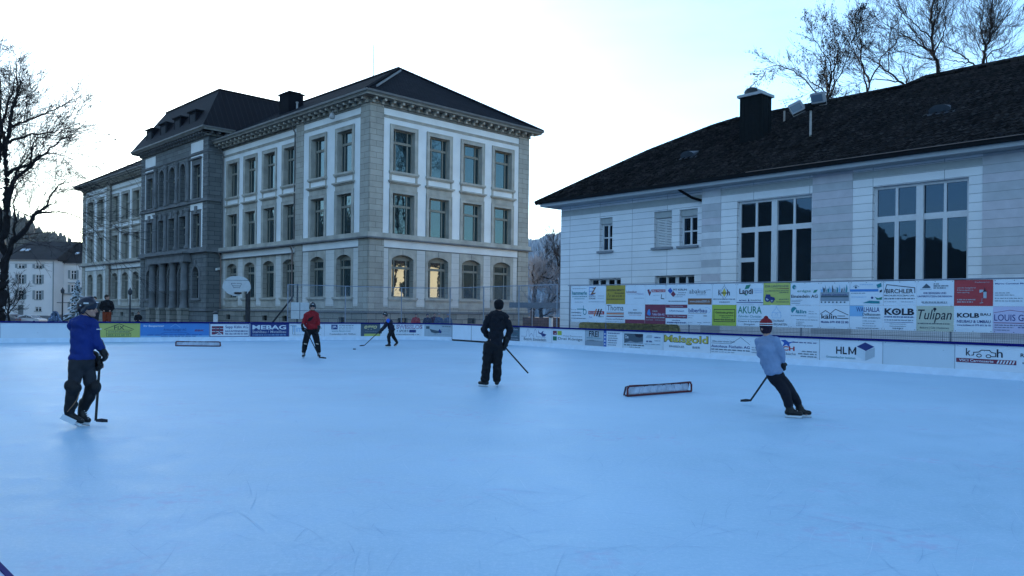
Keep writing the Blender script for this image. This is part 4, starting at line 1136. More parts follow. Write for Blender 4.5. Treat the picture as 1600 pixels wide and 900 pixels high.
tree('bare_tree', ((x0 - 800) / 1230 * d, d, 0), limbs, 'huge bare deciduous tree with spreading limbs in front of the school, left edge', seed=21, dens=2.3, sub=(1.1, 3.2), lvl=3,
     opt=dict(rcap=.019, zmax=11.2, wob=.06, up=.012, nb=(3, 4), ang=(.25, .65), sh=(.45, .75), rmin=.0055, split=.04), group=None)
# trees behind the hall: silhouettes over the roof
def back_tree(label, seed, d, x0, lims, opt=None, dens=1.0, mats=None, sub=(1.2, 3.0), lvl=3, y=1.6):
    rr = random.Random(seed); L = []
    for k_, (pts, r0, r1) in enumerate(lims): L.append((from_px(d, x0, pts, rr, 3.0, 0), r0 * (.75 if k_ == 0 else .62), r1 * .7))
    return tree('bare_tree', ((x0 - 800) / 1230 * d, d, 0), L, label, seed=seed, opt=opt, dens=dens, mats=mats, sub=sub, lvl=lvl, group='bare trees behind the hall')
c5 = lambda pts: [(1140 + a / 3.478, b / 3.478) for a, b in pts]
back_tree('bushy bare tree with withered brown leaf clusters right above the hall chimney', 31, 50, 1268,
    [([(1268, 560), (1268, 400), (1266, 250), (1264, 190), (1270, 120)], .30, .05), (c5([(440, 620), (430, 450), (330, 350), (240, 250)]), .11, .015), (c5([(440, 620), (480, 400), (470, 300), (400, 190)]), .12, .012),
     (c5([(440, 640), (300, 460), (180, 400), (100, 450)]), .10, .012), (c5([(430, 560), (300, 520), (200, 480)]), .07, .01), (c5([(460, 600), (520, 350), (500, 200)]), .10, .012), (c5([(440, 560), (380, 330), (350, 240)]), .08, .012)],
    dict(leaf=.35, up=.05, rmin=.0065, wob=.08, split=.06, ang=(.25, .7)), 1.35, (M_BARKB, M_BARKB, mat('withered_leaves', (.05, .035, .025), .9, .3)), (.6, 1.5))
back_tree('slender bare tree with steep forked branches between the leafy one and the tall ones', 32, 52, 1325,
    [([(1325, 560), (1325, 400), (1325, 260), (1324, 160)], .26, .1), (c5([(640, 560), (590, 400), (560, 200), (610, 90)]), .12, .01), (c5([(640, 560), (690, 400), (750, 330), (760, 200)]), .10, .01),
     (c5([(650, 540), (630, 350), (640, 220), (650, 130)]), .09, .01), (c5([(640, 500), (560, 330), (530, 230)]), .08, .01)], dict(up=.06, rmin=.008, leaf=.15, split=.06, wob=.08, ang=(.25, .65)), 1.2, (M_BARKB, M_BARKB, M_BARKB), (.7, 1.6))
back_tree('left-leaning bare tree rising in an arc from behind the hall ridge', 33, 54, 1425,
    [([(1436, 600), (1434, 400), (1430, 250), (1419, 133)], .36, .16), (c5([(970, 465), (870, 380), (770, 290), (700, 290)]), .14, .012), (c5([(930, 430), (800, 400), (730, 430)]), .09, .01), (c5([(870, 380), (850, 250), (830, 200)]), .07, .01),
     (c5([(970, 465), (960, 350), (900, 270)]), .08, .01), (c5([(960, 480), (1010, 380), (1030, 300)]), .08, .01)], dict(up=.05, rmin=.0065, split=.06, wob=.075, ang=(.22, .6), sa=(.3, .8)), 1.4, sub=(.9, 2.2))
back_tree('tall bare tree with one straight trunk fanning wide at the top, over the roof', 34, 55, 1462,
    [([(1478, 600), (1470, 350), (1462, 121), (1455, 86), (1452, 30), (1458, -20), (1460, -90)], .34, .04), (c5([(1095, 300), (1000, 220), (900, 150), (830, 100)]), .13, .012), (c5([(1075, 260), (1020, 150), (960, 30), (950, -60)]), .12, .012),
     (c5([(1090, 280), (1180, 180), (1230, 60), (1240, -80)]), .13, .012), (c5([(1100, 340), (960, 255), (850, 260)]), .09, .01), (c5([(1080, 150), (1120, 40), (1150, -70)]), .08, .01), (c5([(1120, 420), (1190, 330), (1230, 250)]), .08, .01), (c5([(1080, 200), (960, 110), (880, 40)]), .09, .01)],
    dict(up=.05, rmin=.0065, split=.06, wob=.075, ang=(.22, .6), sa=(.3, .8)), 1.3, sub=(1.1, 2.5))
back_tree('broad bare tree of several upright trunks at the right edge above the roof', 35, 55, 1530,
    [([(1545, 600), (1540, 350), (1534, 112), (1537, 75), (1545, 55), (1547, 0), (1550, -80)], .30, .04), ([(1536, 150)] + c5([(1340, 370), (1280, 280), (1200, 200), (1180, 90)]), .15, .012), ([(1545, 160)] + c5([(1425, 360), (1430, 270), (1560, 200), (1600, 90)]), .14, .012),
     (c5([(1425, 290), (1400, 150), (1420, -60)]), .10, .01), (c5([(1370, 260), (1320, 130), (1330, 0)]), .10, .01), (c5([(1450, 260), (1520, 270), (1620, 230), (1700, 240)]), .10, .01), (c5([(1400, 200), (1500, 80), (1560, -60)]), .11, .01), (c5([(1280, 360), (1240, 290), (1170, 260)]), .08, .01)],
    dict(up=.05, rmin=.0065, split=.06, wob=.075, ang=(.22, .6), sa=(.3, .8)), 1.3, sub=(1.1, 2.5))
# knobbly pollards in the gap between school and hall
def pollard(label, d, px, seed, limbs_px, frost=True):
    rr = random.Random(seed); L = [(from_px(d, px, p, rr, 1.5, 0), a, b) for p, a, b in limbs_px]
    return tree('pollarded_tree', ((px - 800) / 1230 * d, d, 0), L, label, seed=seed, dens=7, sub=(.5, 1.25), lvl=2, group='frosted pollards between the buildings',
                mats=(M_BARK, M_FROST, M_FROST), opt=dict(up=.10, ang=(.2, .6), rmin=.010, wob=.08, nb=(3, 4), t0=.75, rcap=.02, split=.024))
pollard('frosted pollard with a dense brush of pale upright twigs beside the school corner', 72, 838, 41, [([(833, 520), (834, 470), (836, 445)], .26, .18), ([(836, 445), (845, 432), (852, 425)], .15, .05), ([(836, 447), (830, 430), (834, 415)], .14, .05), ([(838, 440), (842, 420), (846, 410)], .13, .05), ([(845, 434), (858, 436), (864, 430)], .10, .04), ([(836, 447), (842, 440), (836, 425)], .10, .04)])
pollard('gnarled frosted pollard with crooked low limbs next to the hall corner', 66, 850, 42, [([(846, 520), (846, 495), (844, 480)], .22, .14), ([(844, 482), (856, 476), (866, 465), (872, 458)], .12, .04), ([(844, 480), (836, 478), (828, 484)], .10, .04), ([(846, 495), (860, 488), (870, 486)], .08, .03), ([(856, 476), (858, 462), (862, 452)], .08, .03)])
tree('bare_tree', (HX(884, 80), 80, 0), [([(0, 0, 0), (0, 0, 4), (-.4, 0, 7)], .25, .1), ([(-.1, 0, 3), (-1.2, .3, 5.5), (-2.2, .4, 8)], .1, .02), ([(-.3, 0, 4.5), (-1.0, -.3, 7), (-1.4, -.4, 9.2)], .1, .02), ([(0, 0, 2.5), (-1.3, -.3, 3.6), (-2.6, -.3, 5.4)], .09, .02), ([(-.2, 0, 5), (.6, .2, 8)], .1, .02)],
     'thin frosted tree half hidden behind the left end of the hall', seed=44, dens=2.6, sub=(.9, 2.0), lvl=3, mats=(M_BARK, M_TWIG, M_FROST), opt=dict(up=.05, rmin=.009, split=.022, rcap=.02, wob=.07))
# young tree in front of the white house
tree('young_tree', (HX(13, 60), 60, -.03), [([(0, 0, 0), (.02, 0, 1.6), (-.05, 0, 3.6)], .12, .04), ([(0, 0, .9), (-.9, .1, 2.1), (-1.4, .2, 3.2)], .05, .01), ([(0, 0, 1.0), (.8, -.1, 2.0), (1.2, 0, 2.9)], .05, .01), ([(0, 0, 1.3), (.5, .3, 2.6), (.6, .2, 3.8)], .04, .01), ([(0, 0, 1.2), (-.5, -.3, 2.4), (-.5, -.2, 3.7)], .04, .01)],
     'small dense bare tree beside the parked cars, in front of the pale house', seed=51, dens=3.2, sub=(.5, 1.1), lvl=2, opt=dict(up=.04, rmin=.008))
# snow-laden spruce by the far corner of the school
def spruce(loc, h, label, mats, seed):
    T = empty('snowy_spruce', loc, 0, label, 'conifer'); rr = random.Random(seed); tk = MB(); tk.tube([(0, 0, 0), (0, 0, h)], [.1, .02], 6); tk.build('trunk', M_BARK, T, uv=False)
    c = MB()
    for k in range(190):
        t = rr.random() ** .8; z = h * (.08 + .9 * t); L = (1 - t) * h * .30 + .15; a = rr.uniform(0, 6.28); n_ = 5
        dx, dy = math.cos(a), math.sin(a); L *= rr.uniform(.6, 1.1)
        prev = None
        for i in range(n_ + 1):
            u = i / n_; w = .16 * (1 - u * .7); p = Vector((dx * L * u, dy * L * u, z - .28 * L * u * u)); s_ = Vector((-dy, dx, 0)) * w
            cur = (p - s_ + Vector((0, 0, -.05)), p + Vector((0, 0, .05)), p + s_ + Vector((0, 0, -.05)))
            if prev: 
                c.face([prev[0], prev[1], cur[1], cur[0]], rr.choice([0, 0, 1])); c.face([prev[1], prev[2], cur[2], cur[1]], rr.choice([0, 0, 1]))
            prev = cur
    c.build('crown', mats, T, uv=False); return T
spruce((HX(121, 84), 84, -.03), 4.6, 'little spruce loaded with snow, just left of the school corner', [mat('snow_load', (.62, .68, .74), .9, .1), mat('spruce_needles', (.03, .05, .05), .9, .2)], 61)
# frost-covered shrub
T = empty('frosted_shrub', (HX(86, 44), 44, -.03), 0, 'waist-high blue-white frosted shrub behind the boards, left of the helmeted skater', 'shrub')
c = MB(); rr = random.Random(8)
for k in range(2600):
    t = rr.random(); a = rr.uniform(0, 6.28); r = (.55 * (1 - t) ** .8 + .06) * rr.uniform(.6, 1.05); p = Vector((r * math.cos(a), r * math.sin(a), 1.35 * t)); s_ = rr.uniform(.03, .07)
    u = Vector((rr.gauss(0, 1), rr.gauss(0, 1), rr.gauss(0, 1))).normalized() * s_; v = u.cross(Vector((rr.gauss(0, 1), rr.gauss(0, 1), rr.gauss(0, 1)))).normalized() * s_
    c.face([p - u, p + v, p + u, p - v], rr.choice([0, 0, 1]))
c.build('foliage', [mat('frost_blue', (.30, .42, .62), .9, .2), mat('shrub_dark_blue', (.08, .13, .22), .9, .2)], T, uv=False)  # a random share of the leaves gets a darker blue
# ================================================================== advertising: boards and fence banners
PAL = dict(white=(.60, .66, .72), off=(.52, .60, .66), k=(.012, .014, .03), navy=(.02, .035, .16), blue=(.03, .10, .38), sky=(.05, .20, .50), lblue=(.20, .40, .62), teal=(.02, .20, .24),
           green=(.03, .20, .14), dgreen=(.02, .14, .08), lime=(.33, .42, .06), ylime=(.42, .45, .12), gold=(.36, .27, .04), yel=(.52, .44, .08), red=(.36, .04, .05), maroon=(.17, .03, .06), orange=(.50, .15, .06),
           slate=(.06, .09, .12), grey=(.22, .27, .32), lgrey=(.36, .42, .47), beige=(.45, .47, .38), brown=(.20, .09, .05), lilac=(.48, .46, .62), cream=(.55, .50, .25))
def pal(c): return mat('print_' + c, PAL[c], .55, .05, 2)
GLY = {}
def glyphs(txt, bold, italic=False):
    key = (txt, bold, italic)
    if key in GLY: return GLY[key]
    cu = bpy.data.curves.new('t', 'FONT'); cu.body = txt; cu.size = 1; cu.offset = .004 + .012 * bold; cu.resolution_u = 3; cu.shear = .25 if italic else 0
    cu.fill_mode = 'FRONT'
    o = bpy.data.objects.new('t', cu); COL.objects.link(o)
    bpy.context.view_layer.update(); dg = bpy.context.evaluated_depsgraph_get()
    me = bpy.data.meshes.new_from_object(o.evaluated_get(dg))
    V = [(v.co.x, v.co.y) for v in me.vertices]; F = [tuple(p.vertices) for p in me.polygons]
    bpy.data.objects.remove(o); bpy.data.curves.remove(cu); bpy.data.meshes.remove(me)
    xs = [v[0] for v in V]; ys = [v[1] for v in V]; x0, x1, y0, y1 = min(xs), max(xs), min(ys), max(ys)
    V = [((x - x0) / (x1 - x0), (y - y0) / (y1 - y0)) for x, y in V]
    GLY[key] = (V, F); return GLY[key]
def artwork(items, W, Hh, P, parent, name='lettering'):
    """items in panel units 0..1, P(u metres, v metres, proud) -> point"""
    mb = MB(); cols = []; rng = random.Random(len(items) * 7 + int(W * 100)); lift = .0035
    def ci(c):
        if c not in cols: cols.append(c)
        return cols.index(c)
    for n_, it in enumerate(items):
        k = it[0]; pr = lift + .0007 * n_
        if k == 't':
            _, txt, u0, v0, u1, v1, c = it[:7]; b = it[7] if len(it) > 7 else 0; ital = it[8] if len(it) > 8 else False
            V, F = glyphs(txt, b, ital); off = len(mb.v)
            mb.v += [tuple(P((u0 + x * (u1 - u0)) * W, (v0 + y * (v1 - v0)) * Hh, pr)) for x, y in V]
            for f in F: mb.f.append(tuple(i + off for i in f)); mb.m.append(ci(c))
        elif k == 'r':
            _, u0, v0, u1, v1, c = it; mb.face([P(u * W, v * Hh, pr) for u, v in ((u0, v0), (u1, v0), (u1, v1), (u0, v1))], ci(c))
        elif k == 'p': mb.face([P(u * W, v * Hh, pr) for u, v in it[1]], ci(it[2]))
        elif k == 'l':
            _, pts, w, c = it
            for (a, b), (c2, d) in zip(pts, pts[1:]):
                A = Vector((a * W, b * Hh)); B = Vector((c2 * W, d * Hh)); t = (B - A)
                if t.length < 1e-6: continue
                t.normalize(); nn = Vector((-t.y, t.x)) * w / 2; A = A - t * w * .4; B = B + t * w * .4
                mb.face([P(*(A - nn), pr), P(*(B - nn), pr), P(*(B + nn), pr), P(*(A + nn), pr)], ci(c))
        elif k == 'c':
            _, u, v, r, c = it; mb.face([P(u * W + r * Hh * math.cos(q * math.pi / 9), v * Hh + r * Hh * math.sin(q * math.pi / 9), pr) for q in range(18)], ci(c))
        elif k == 'd':       # a line of print too small to read
            _, u0, u1, v, h, c = it
            for a, b in rowtext_dashes(rng, u0, u1):
                x = a
                while x < b - .004:
                    w = rng.uniform(.006, .013); mb.face([P(q * W, z * Hh, pr) for q, z in ((x, v), (min(b, x + w), v), (min(b, x + w), v + h * rng.uniform(.7, 1.1)), (x, v + h * rng.uniform(.7, 1.1)))], ci(c)); x += w + .004
    if mb.v: return mb.build(name, [pal(c) for c in cols], parent, uv=False)

def arcpts(cu, cv, ru, rv, a0, a1, n=10): return [(cu + ru * math.cos(R_(a0 + (a1 - a0) * i / n)), cv + rv * math.sin(R_(a0 + (a1 - a0) * i / n))) for i in range(n + 1)]
# ---------------- the boards round the ice: (start, end, colour, label, art)
BX = [3.0, 5.3, 7.66 + 1.37, 10.41, 12.79, 14.54, 17.61, 19.55, 21.5, 23.34, 25.34, 26.44, 27.24, 28.9, 30.7]
ADS = [
 (5.3, 9.03, 'white', 'white board panel printed with small blue-grey lines of text, far left end', [('d', .05, .4, .72, .06, 'slate'), ('d', .05, .45, .55, .06, 'slate'), ('d', .05, .5, .36, .06, 'slate'), ('d', .05, .6, .18, .06, 'slate'), ('d', .62, .85, .72, .05, 'grey'), ('d', .62, .95, .58, .04, 'grey'), ('d', .62, .95, .48, .04, 'grey'), ('d', .62, .9, .38, .04, 'grey')]),
 (9.03, 12.79, 'white', 'blank white board panel behind the skater in the blue hoodie', []),
 (12.79, 14.54, 'ylime', 'yellow-green board panel with a black outlined little house', [('l', [(.15, .56), (.5, .95), (.85, .56)], .022, 'k'), ('t', 'FIX', .38, .55, .62, .82, 'k', 0), ('l', [(.18, .52), (.82, .52)], .014, 'k'), ('l', [(.2, .52), (.2, .08), (.78, .08), (.78, .26), (.2, .26)], .014, 'k'), ('l', [(.78, .26), (.72, .42), (.82, .52)], .012, 'k'), ('t', 'SCHUETZENRIED', .24, .33, .74, .46, 'slate', 0), ('t', '055 612 60 70', .24, .11, .74, .23, 'dgreen', 0)]),
 (14.54, 17.61, 'sky', 'deep blue board panel with white lettering and a faint roof outline', [('r', .0, .0, 1, .12, 'lblue'), ('t', 'Ihr Baupartner', .05, .70, .34, .88, 'white', 1), ('l', [(.43, .72), (.5, .94), (.57, .72)], .02, 'lblue'), ('t', 'Arthur Kuriger AG', .33, .42, .66, .62, 'navy', 0), ('t', 'BBK', .78, .42, .93, .55, 'maroon', 1, True), ('l', [(.3, .24), (.36, .36), (.64, .36), (.70, .24)], .012, 'navy'), ('d', .1, .9, .14, .05, 'navy'), ('d', .3, .8, .04, .04, 'navy')]),
 (17.61, 19.55, 'white', 'white board panel framed in navy with a brick-red block logo', [('l', [(.02, .03), (.98, .03), (.98, .97), (.02, .97), (.02, .03)], .03, 'navy'), ('r', .06, .18, .34, .80, 'maroon'), ('r', .06, .38, .34, .42, 'white'), ('r', .06, .6, .34, .63, 'white'), ('r', .15, .2, .17, .8, 'slate'), ('r', .24, .2, .26, .8, 'slate'), ('l', [(.08, .12), (.18, .2), (.24, .32), (.3, .2)], .03, 'white'), ('t', 'Sepp Kälin AG', .39, .58, .95, .84, 'navy', .6), ('t', 'BAUUNTERNEHMUNG', .39, .36, .95, .5, 'navy', 1), ('d', .39, .95, .18, .1, 'navy')]),
 (19.55, 21.5, 'navy', 'navy board panel with a heavy white headline in wide capitals', [('t', 'MEBAG', .06, .55, .92, .88, 'white', 2), ('t', 'Stahlbau / Metallbau', .06, .28, .92, .48, 'lgrey', .5), ('d', .06, .92, .1, .08, 'lblue')]),
 (21.5, 23.34, 'white', 'white board panel with outlined slim blue lettering behind the red jersey skater', [('t', 'Timbau', .08, .36, .6, .84, 'lblue', 0), ('l', [(.04, .84), (.2, .84)], .03, 'grey'), ('l', [(.1, .2), (.1, .84)], .03, 'grey'), ('l', [(.16, .2), (.16, .84)], .03, 'grey'), ('d', .5, .95, .62, .08, 'slate'), ('d', .1, .9, .12, .05, 'grey')]),
 (23.34, 25.34, 'white', 'white board panel with a small square blue emblem and a web address', [('r', .19, .55, .36, .92, 'navy'), ('t', 'JR', .21, .62, .34, .84, 'white', 1), ('d', .4, .8, .84, .06, 'slate'), ('d', .4, .78, .70, .06, 'grey'), ('d', .4, .8, .56, .06, 'grey'), ('t', 'www.feusi.com', .2, .36, .72, .50, 'teal', 0), ('t', 'Treuhandbüro AG, Pfäffikon', .14, .10, .86, .24, 'slate', 0, True)]),
 (25.34, 26.44, 'slate', 'dark slate board panel with a yellow-cream logotype and an olive bar', [('t', 'eggo', .18, .48, .84, .86, 'cream', 1.5, True), ('d', .22, .85, .36, .05, 'grey'), ('r', .18, .0, 1, .2, 'ylime')]),
 (26.44, 27.24, 'white', 'narrow blank white board panel at the bend right behind the small skater', []),
 (27.24, 28.9, 'white', 'white board panel with bold violet-edged capitals above a slanted second line', [('t', 'SWISSLOS', .07, .60, .93, .93, 'maroon', 3), ('t', 'SWISSLOS', .08, .63, .92, .90, 'lilac', .5), ('t', '+ SPORT-', .08, .32, .50, .52, 'slate', 1, True), ('r', .5, .3, .72, .53, 'navy'), ('t', 'TOTO', .53, .34, .7, .5, 'white', 1), ('d', .06, .85, .1, .07, 'slate')]),
 (28.9, 30.7, 'lgrey', 'grey-blue board panel with a dark photo fragment next to the rink gate', [('r', .05, .62, .16, .84, 'slate'), ('p', [(.16, .62), (.34, .52), (.46, .48), (.5, .3), (.36, .26), (.22, .34)], 'slate'), ('p', [(.46, .48), (.5, .64), (.54, .5), (.58, .46), (.56, .28), (.5, .3)], 'navy'), ('d', .6, .95, .8, .08, 'slate'), ('d', .55, .9, .55, .04, 'grey'), ('d', .55, .9, .4, .04, 'grey'), ('d', .3, .9, .16, .04, 'grey')]),
 (35.86, 36.76, 'slate', 'dark slate board panel with faint print, half hidden by the man in black', [('t', 'Kälin', .45, .78, .82, .9, 'lgrey', 1), ('l', arcpts(.5, .56, .42, .16, 200, 520), .012, 'teal'), ('d', .1, .8, .3, .05, 'lgrey'), ('d', .1, .9, .1, .05, 'lgrey')]),
 (36.76, 39.24, 'white', 'white board panel with a two-towered church outline and a dark flying bird', [('l', [(.06, .38), (.22, .38), (.24, .80), (.27, .92), (.30, .80), (.31, .38), (.38, .62), (.45, .38), (.47, .80), (.50, .92), (.53, .80), (.54, .38), (.82, .38)], .014, 'navy'), ('p', [(.60, .88), (.62, .70), (.68, .66), (.72, .78), (.76, .80), (.73, .66), (.84, .58), (.80, .44), (.72, .42), (.68, .56), (.60, .64)], 'navy'), ('t', 'Bezirk Einsiedeln', .14, .10, .84, .30, 'slate', .3)]),
 (39.24, 41.55, 'white', 'white board panel with one maroon, one lime and one green square', [('r', .04, .58, .16, .86, 'maroon'), ('r', .18, .58, .31, .86, 'lime'), ('r', .04, .20, .16, .48, 'dgreen'), ('c', .11, .66, .05, 'lilac'), ('t', 'Hotel Restaurant', .36, .50, .92, .60, 'grey', 0), ('t', 'Drei Könige', .20, .22, .93, .44, 'slate', .3)]),
 (41.55, 42.73, 'lgrey', 'grey-white board panel with an irregular black hand-drawn logotype', [('t', 'FREI', .22, .58, .74, .94, 'k', 1.5), ('d', .1, .9, .48, .05, 'teal'), ('p', [(.02, .02), (.98, .02), (.98, .36), (.7, .3), (.4, .4), (.02, .3)], 'grey'), ('d', .1, .8, .3, .05, 'slate')]),
 (42.73, 43.89, 'white', 'white board panel with a vertical blue strip along its left edge', [('r', 0, 0, .16, 1, 'blue'), ('p', [(.05, .1), (.11, .1), (.11, .2), (.05, .2)], 'white'), ('p', [(.05, .3), (.11, .3), (.11, .42), (.05, .42)], 'white'), ('p', [(.05, .52), (.11, .52), (.11, .64), (.05, .64)], 'white'), ('p', [(.05, .74), (.11, .74), (.11, .84), (.05, .84)], 'white'), ('d', .24, .85, .82, .07, 'navy'), ('d', .24, .7, .66, .06, 'slate'), ('d', .24, .76, .52, .06, 'slate'), ('d', .24, .72, .38, .07, 'navy'), ('d', .24, .7, .24, .06, 'slate'), ('d', .24, .66, .10, .06, 'slate')]),
 (43.89, 46.12, 'off', 'pale board panel carrying a dark landscape photograph', [('r', .04, .3, .52, .88, 'slate'), ('p', [(.04, .3), (.2, .44), (.34, .36), (.52, .44), (.52, .3)], 'grey'), ('p', [(.3, .88), (.34, .7), (.44, .66), (.52, .74), (.52, .88)], 'k'), ('t', 'De', .07, .58, .15, .78, 'white', 1), ('d', .04, .54, .16, .08, 'k'), ('d', .18, .45, .05, .05, 'slate'), ('p', [(.58, .66), (.74, .66), (.74, .84), (.62, .82)], 'lgrey'), ('d', .8, .95, .68, .08, 'navy'), ('d', .6, .75, .42, .1, 'navy'), ('d', .56, .95, .28, .05, 'grey'), ('d', .8, .95, .5, .05, 'grey')]),
 (46.12, 48.44, 'white', 'white board panel with a fat yellow blackletter-like name outlined in black', [('t', 'Maisgold', .02, .36, .96, .90, 'k', 3), ('t', 'Maisgold', .035, .40, .945, .87, 'yel', 1), ('t', 'EINSIEDLER', .14, .20, .47, .31, 'slate', .5), ('t', 'BIER', .64, .20, .80, .31, 'slate', .5)]),
 (48.44, 50.59, 'white', 'white board panel with a thin mountain-peak line above dark lettering', [('l', [(.02, .56), (.42, .56), (.62, .92), (.8, .56)], .014, 'slate'), ('t', 'Alles unter einem Dach', .04, .62, .5, .72, 'slate', 0), ('t', 'Autohaus Füchslin AG', .02, .34, .8, .48, 'navy', 1), ('d', .02, .8, .2, .07, 'slate'), ('d', .02, .5, .08, .05, 'grey'), ('d', .84, .99, .4, .06, 'grey'), ('d', .84, .99, .28, .06, 'grey'), ('d', .84, .99, .16, .06, 'grey')]),
 (50.59, 52.81, 'white', 'white board panel with a blue star figure and red capital letters beside the leaning skater', [('p', [(.36, .86), (.42, .74), (.38, .52), (.46, .66), (.52, .5), (.51, .7), (.6, .84), (.5, .78), (.44, .9)], 'blue'), ('t', 'FISCH', .22, .36, .60, .58, 'red', 3), ('t', 'Sportküche', .3, .12, .62, .28, 'slate', 0), ('d', .56, .96, .76, .06, 'navy'), ('d', .72, .96, .34, .06, 'slate'), ('d', .66, .96, .22, .06, 'slate'), ('d', .7, .96, .10, .06, 'slate')]),
 (52.81, 54.88, 'white', 'white board panel with a blue-topped grey cube and three bold black capitals', [('t', 'HL', .28, .34, .455, .68, 'k', 1.5), ('l', [(.49, .37), (.49, .66)], .05, 'k'), ('l', [(.495, .65), (.54, .40), (.585, .65)], .035, 'k'), ('l', [(.59, .37), (.59, .66)], .05, 'k'), ('p', [(.61, .72), (.74, .92), (.88, .74), (.75, .54)], 'navy'), ('p', [(.745, .52), (.885, .70), (.885, .30), (.745, .10)], 'lgrey'), ('p', [(.735, .52), (.61, .69), (.61, .30), (.735, .10)], 'off'), ('t', 'Grossenbacher Isolation', .12, .14, .59, .24, 'teal', 0)]),
 (54.88, 56.92, 'off', 'blank scuffed white board panel between the cube logo and the car-shaped logo', []),
 (56.92, 59.4, 'white', 'white board panel with a line-drawn car inside a word over a dark red bar', [('t', 'k', .12, .56, .17, .86, 'k', .6), ('t', 'h', .43, .54, .49, .86, 'k', .6), ('l', [(.18, .58), (.20, .60), (.20, .70), (.25, .72), (.28, .80), (.36, .80), (.38, .72), (.42, .70), (.42, .56), (.38, .56)], .022, 'k'), ('l', arcpts(.255, .58, .024, .06, 0, 360), .02, 'k'), ('l', arcpts(.35, .57, .024, .06, 0, 360), .02, 'k'), ('r', .02, .28, .62, .45, 'maroon'), ('t', 'VSCI Carrosserie', .05, .32, .40, .42, 'white', .6)] + [('p', [(.43 + .03 * i, .30), (.445 + .03 * i, .30), (.46 + .03 * i, .43), (.445 + .03 * i, .43)], 'white') for i in range(6)] + [('t', 'R. + M. Koch', .66, .60, .98, .74, 'k', 1), ('d', .70, .98, .46, .07, 'slate'), ('d', .68, .98, .34, .07, 'slate'), ('d', .7, .98, .20, .08, 'slate')]),
 (59.4, 63.5, 'white', 'white board panel just beyond the right edge of the picture', []),
]
M_RAIL = mat('rail_royal_blue', (.008, .008, .12), .7, .1, spec=.08)
M_KICK = mat('kick_plate_white', (.62, .72, .82), .6, .08, 3)
M_SEAM = mat('panel_seam', (.22, .27, .32), .6)
BH = .92
def board(d0, d1, col, label, items, gate=False, group='rink boards'):
    ds = [d0] + [c for c in CUM if d0 + .01 < c < d1 - .01] + [d1]
    p0, t0, o0 = on_path(d0 + .001)
    B = empty('rink_board' if not gate else 'rink_gate', (p0.x, p0.y, 0), 0, label, 'rink board' if not gate else 'rink gate', group)
    def strip_(name, m, z0, z1, off0, off1):
        mb = MB()
        for a, b in zip(ds, ds[1:]):
            (pa, ta, oa), (pb, tb, ob) = on_path(a + .0005), on_path(b - .0005)
            A0, A1 = pa + oa * off0 - p0, pa + oa * off1 - p0; C0, C1 = pb + ob * off0 - p0, pb + ob * off1 - p0
            if z1 - z0 < .002: continue
            v = [(A0.x, A0.y, z0), (C0.x, C0.y, z0), (C1.x, C1.y, z0), (A1.x, A1.y, z0), (A0.x, A0.y, z1), (C0.x, C0.y, z1), (C1.x, C1.y, z1), (A1.x, A1.y, z1)]
            i = len(mb.v); mb.v += v
            for q in ((0, 3, 2, 1), (4, 5, 6, 7), (0, 1, 5, 4), (1, 2, 6, 5), (2, 3, 7, 6), (3, 0, 4, 7)): mb.f.append(tuple(i + k for k in q)); mb.m.append(0)
        return mb.build(name, m, B, uv=False)
    m = scuffed('board_' + col, PAL[col])
    if not gate:
        pn = strip_('panel', m, .20, BH - .05, .035, .075); strip_('kick_plate', M_KICK, .0, .20, -.02, .075)
        strip_('top_rail', M_RAIL, BH - .05, BH + .02, -.005, .10)
        (pa, ta, oa) = on_path(d0 + .01); sm_ = MB(); c = pa - p0 + oa * .033
        sm_.obox((c.x, c.y, .53), (ta.x, ta.y, 0), (oa.x, oa.y, 0), (0, 0, 1), .006, .003, .33); sm_.build('seam', M_SEAM, B, uv=False)
    else:
        pn = strip_('panel', M_GATE, .09, BH - .05, .0, .05); strip_('top_rail', M_RAIL, BH - .05, BH + .02, -.01, .10); strip_('bottom_gap', mat('gate_black', (.01, .01, .012), .8), .02, .09, .01, .04)  # bottom_gap: black strip painted in for the shaded gap under the leaf
        (pa, ta, oa) = on_path(d0 + .02); c = pa - p0 - oa * .002
        e = MB(); e.obox((c.x, c.y, .48), (ta.x, ta.y, 0), (oa.x, oa.y, 0), (0, 0, 1), .012, .003, .40); e.build('gate_edge', mat('gate_black', (.01, .01, .012)), B, uv=False)
    if items:
        W = d1 - d0; Hh = BH - .25
        def P(u, v, pr):
            q, t, o_ = on_path(d0 + min(max(u, .001), W - .001)); q = q - p0 + o_ * (.035 - pr)
            return (q.x, q.y, .20 + v)
        artwork(items, W, Hh, P, B)
    return B
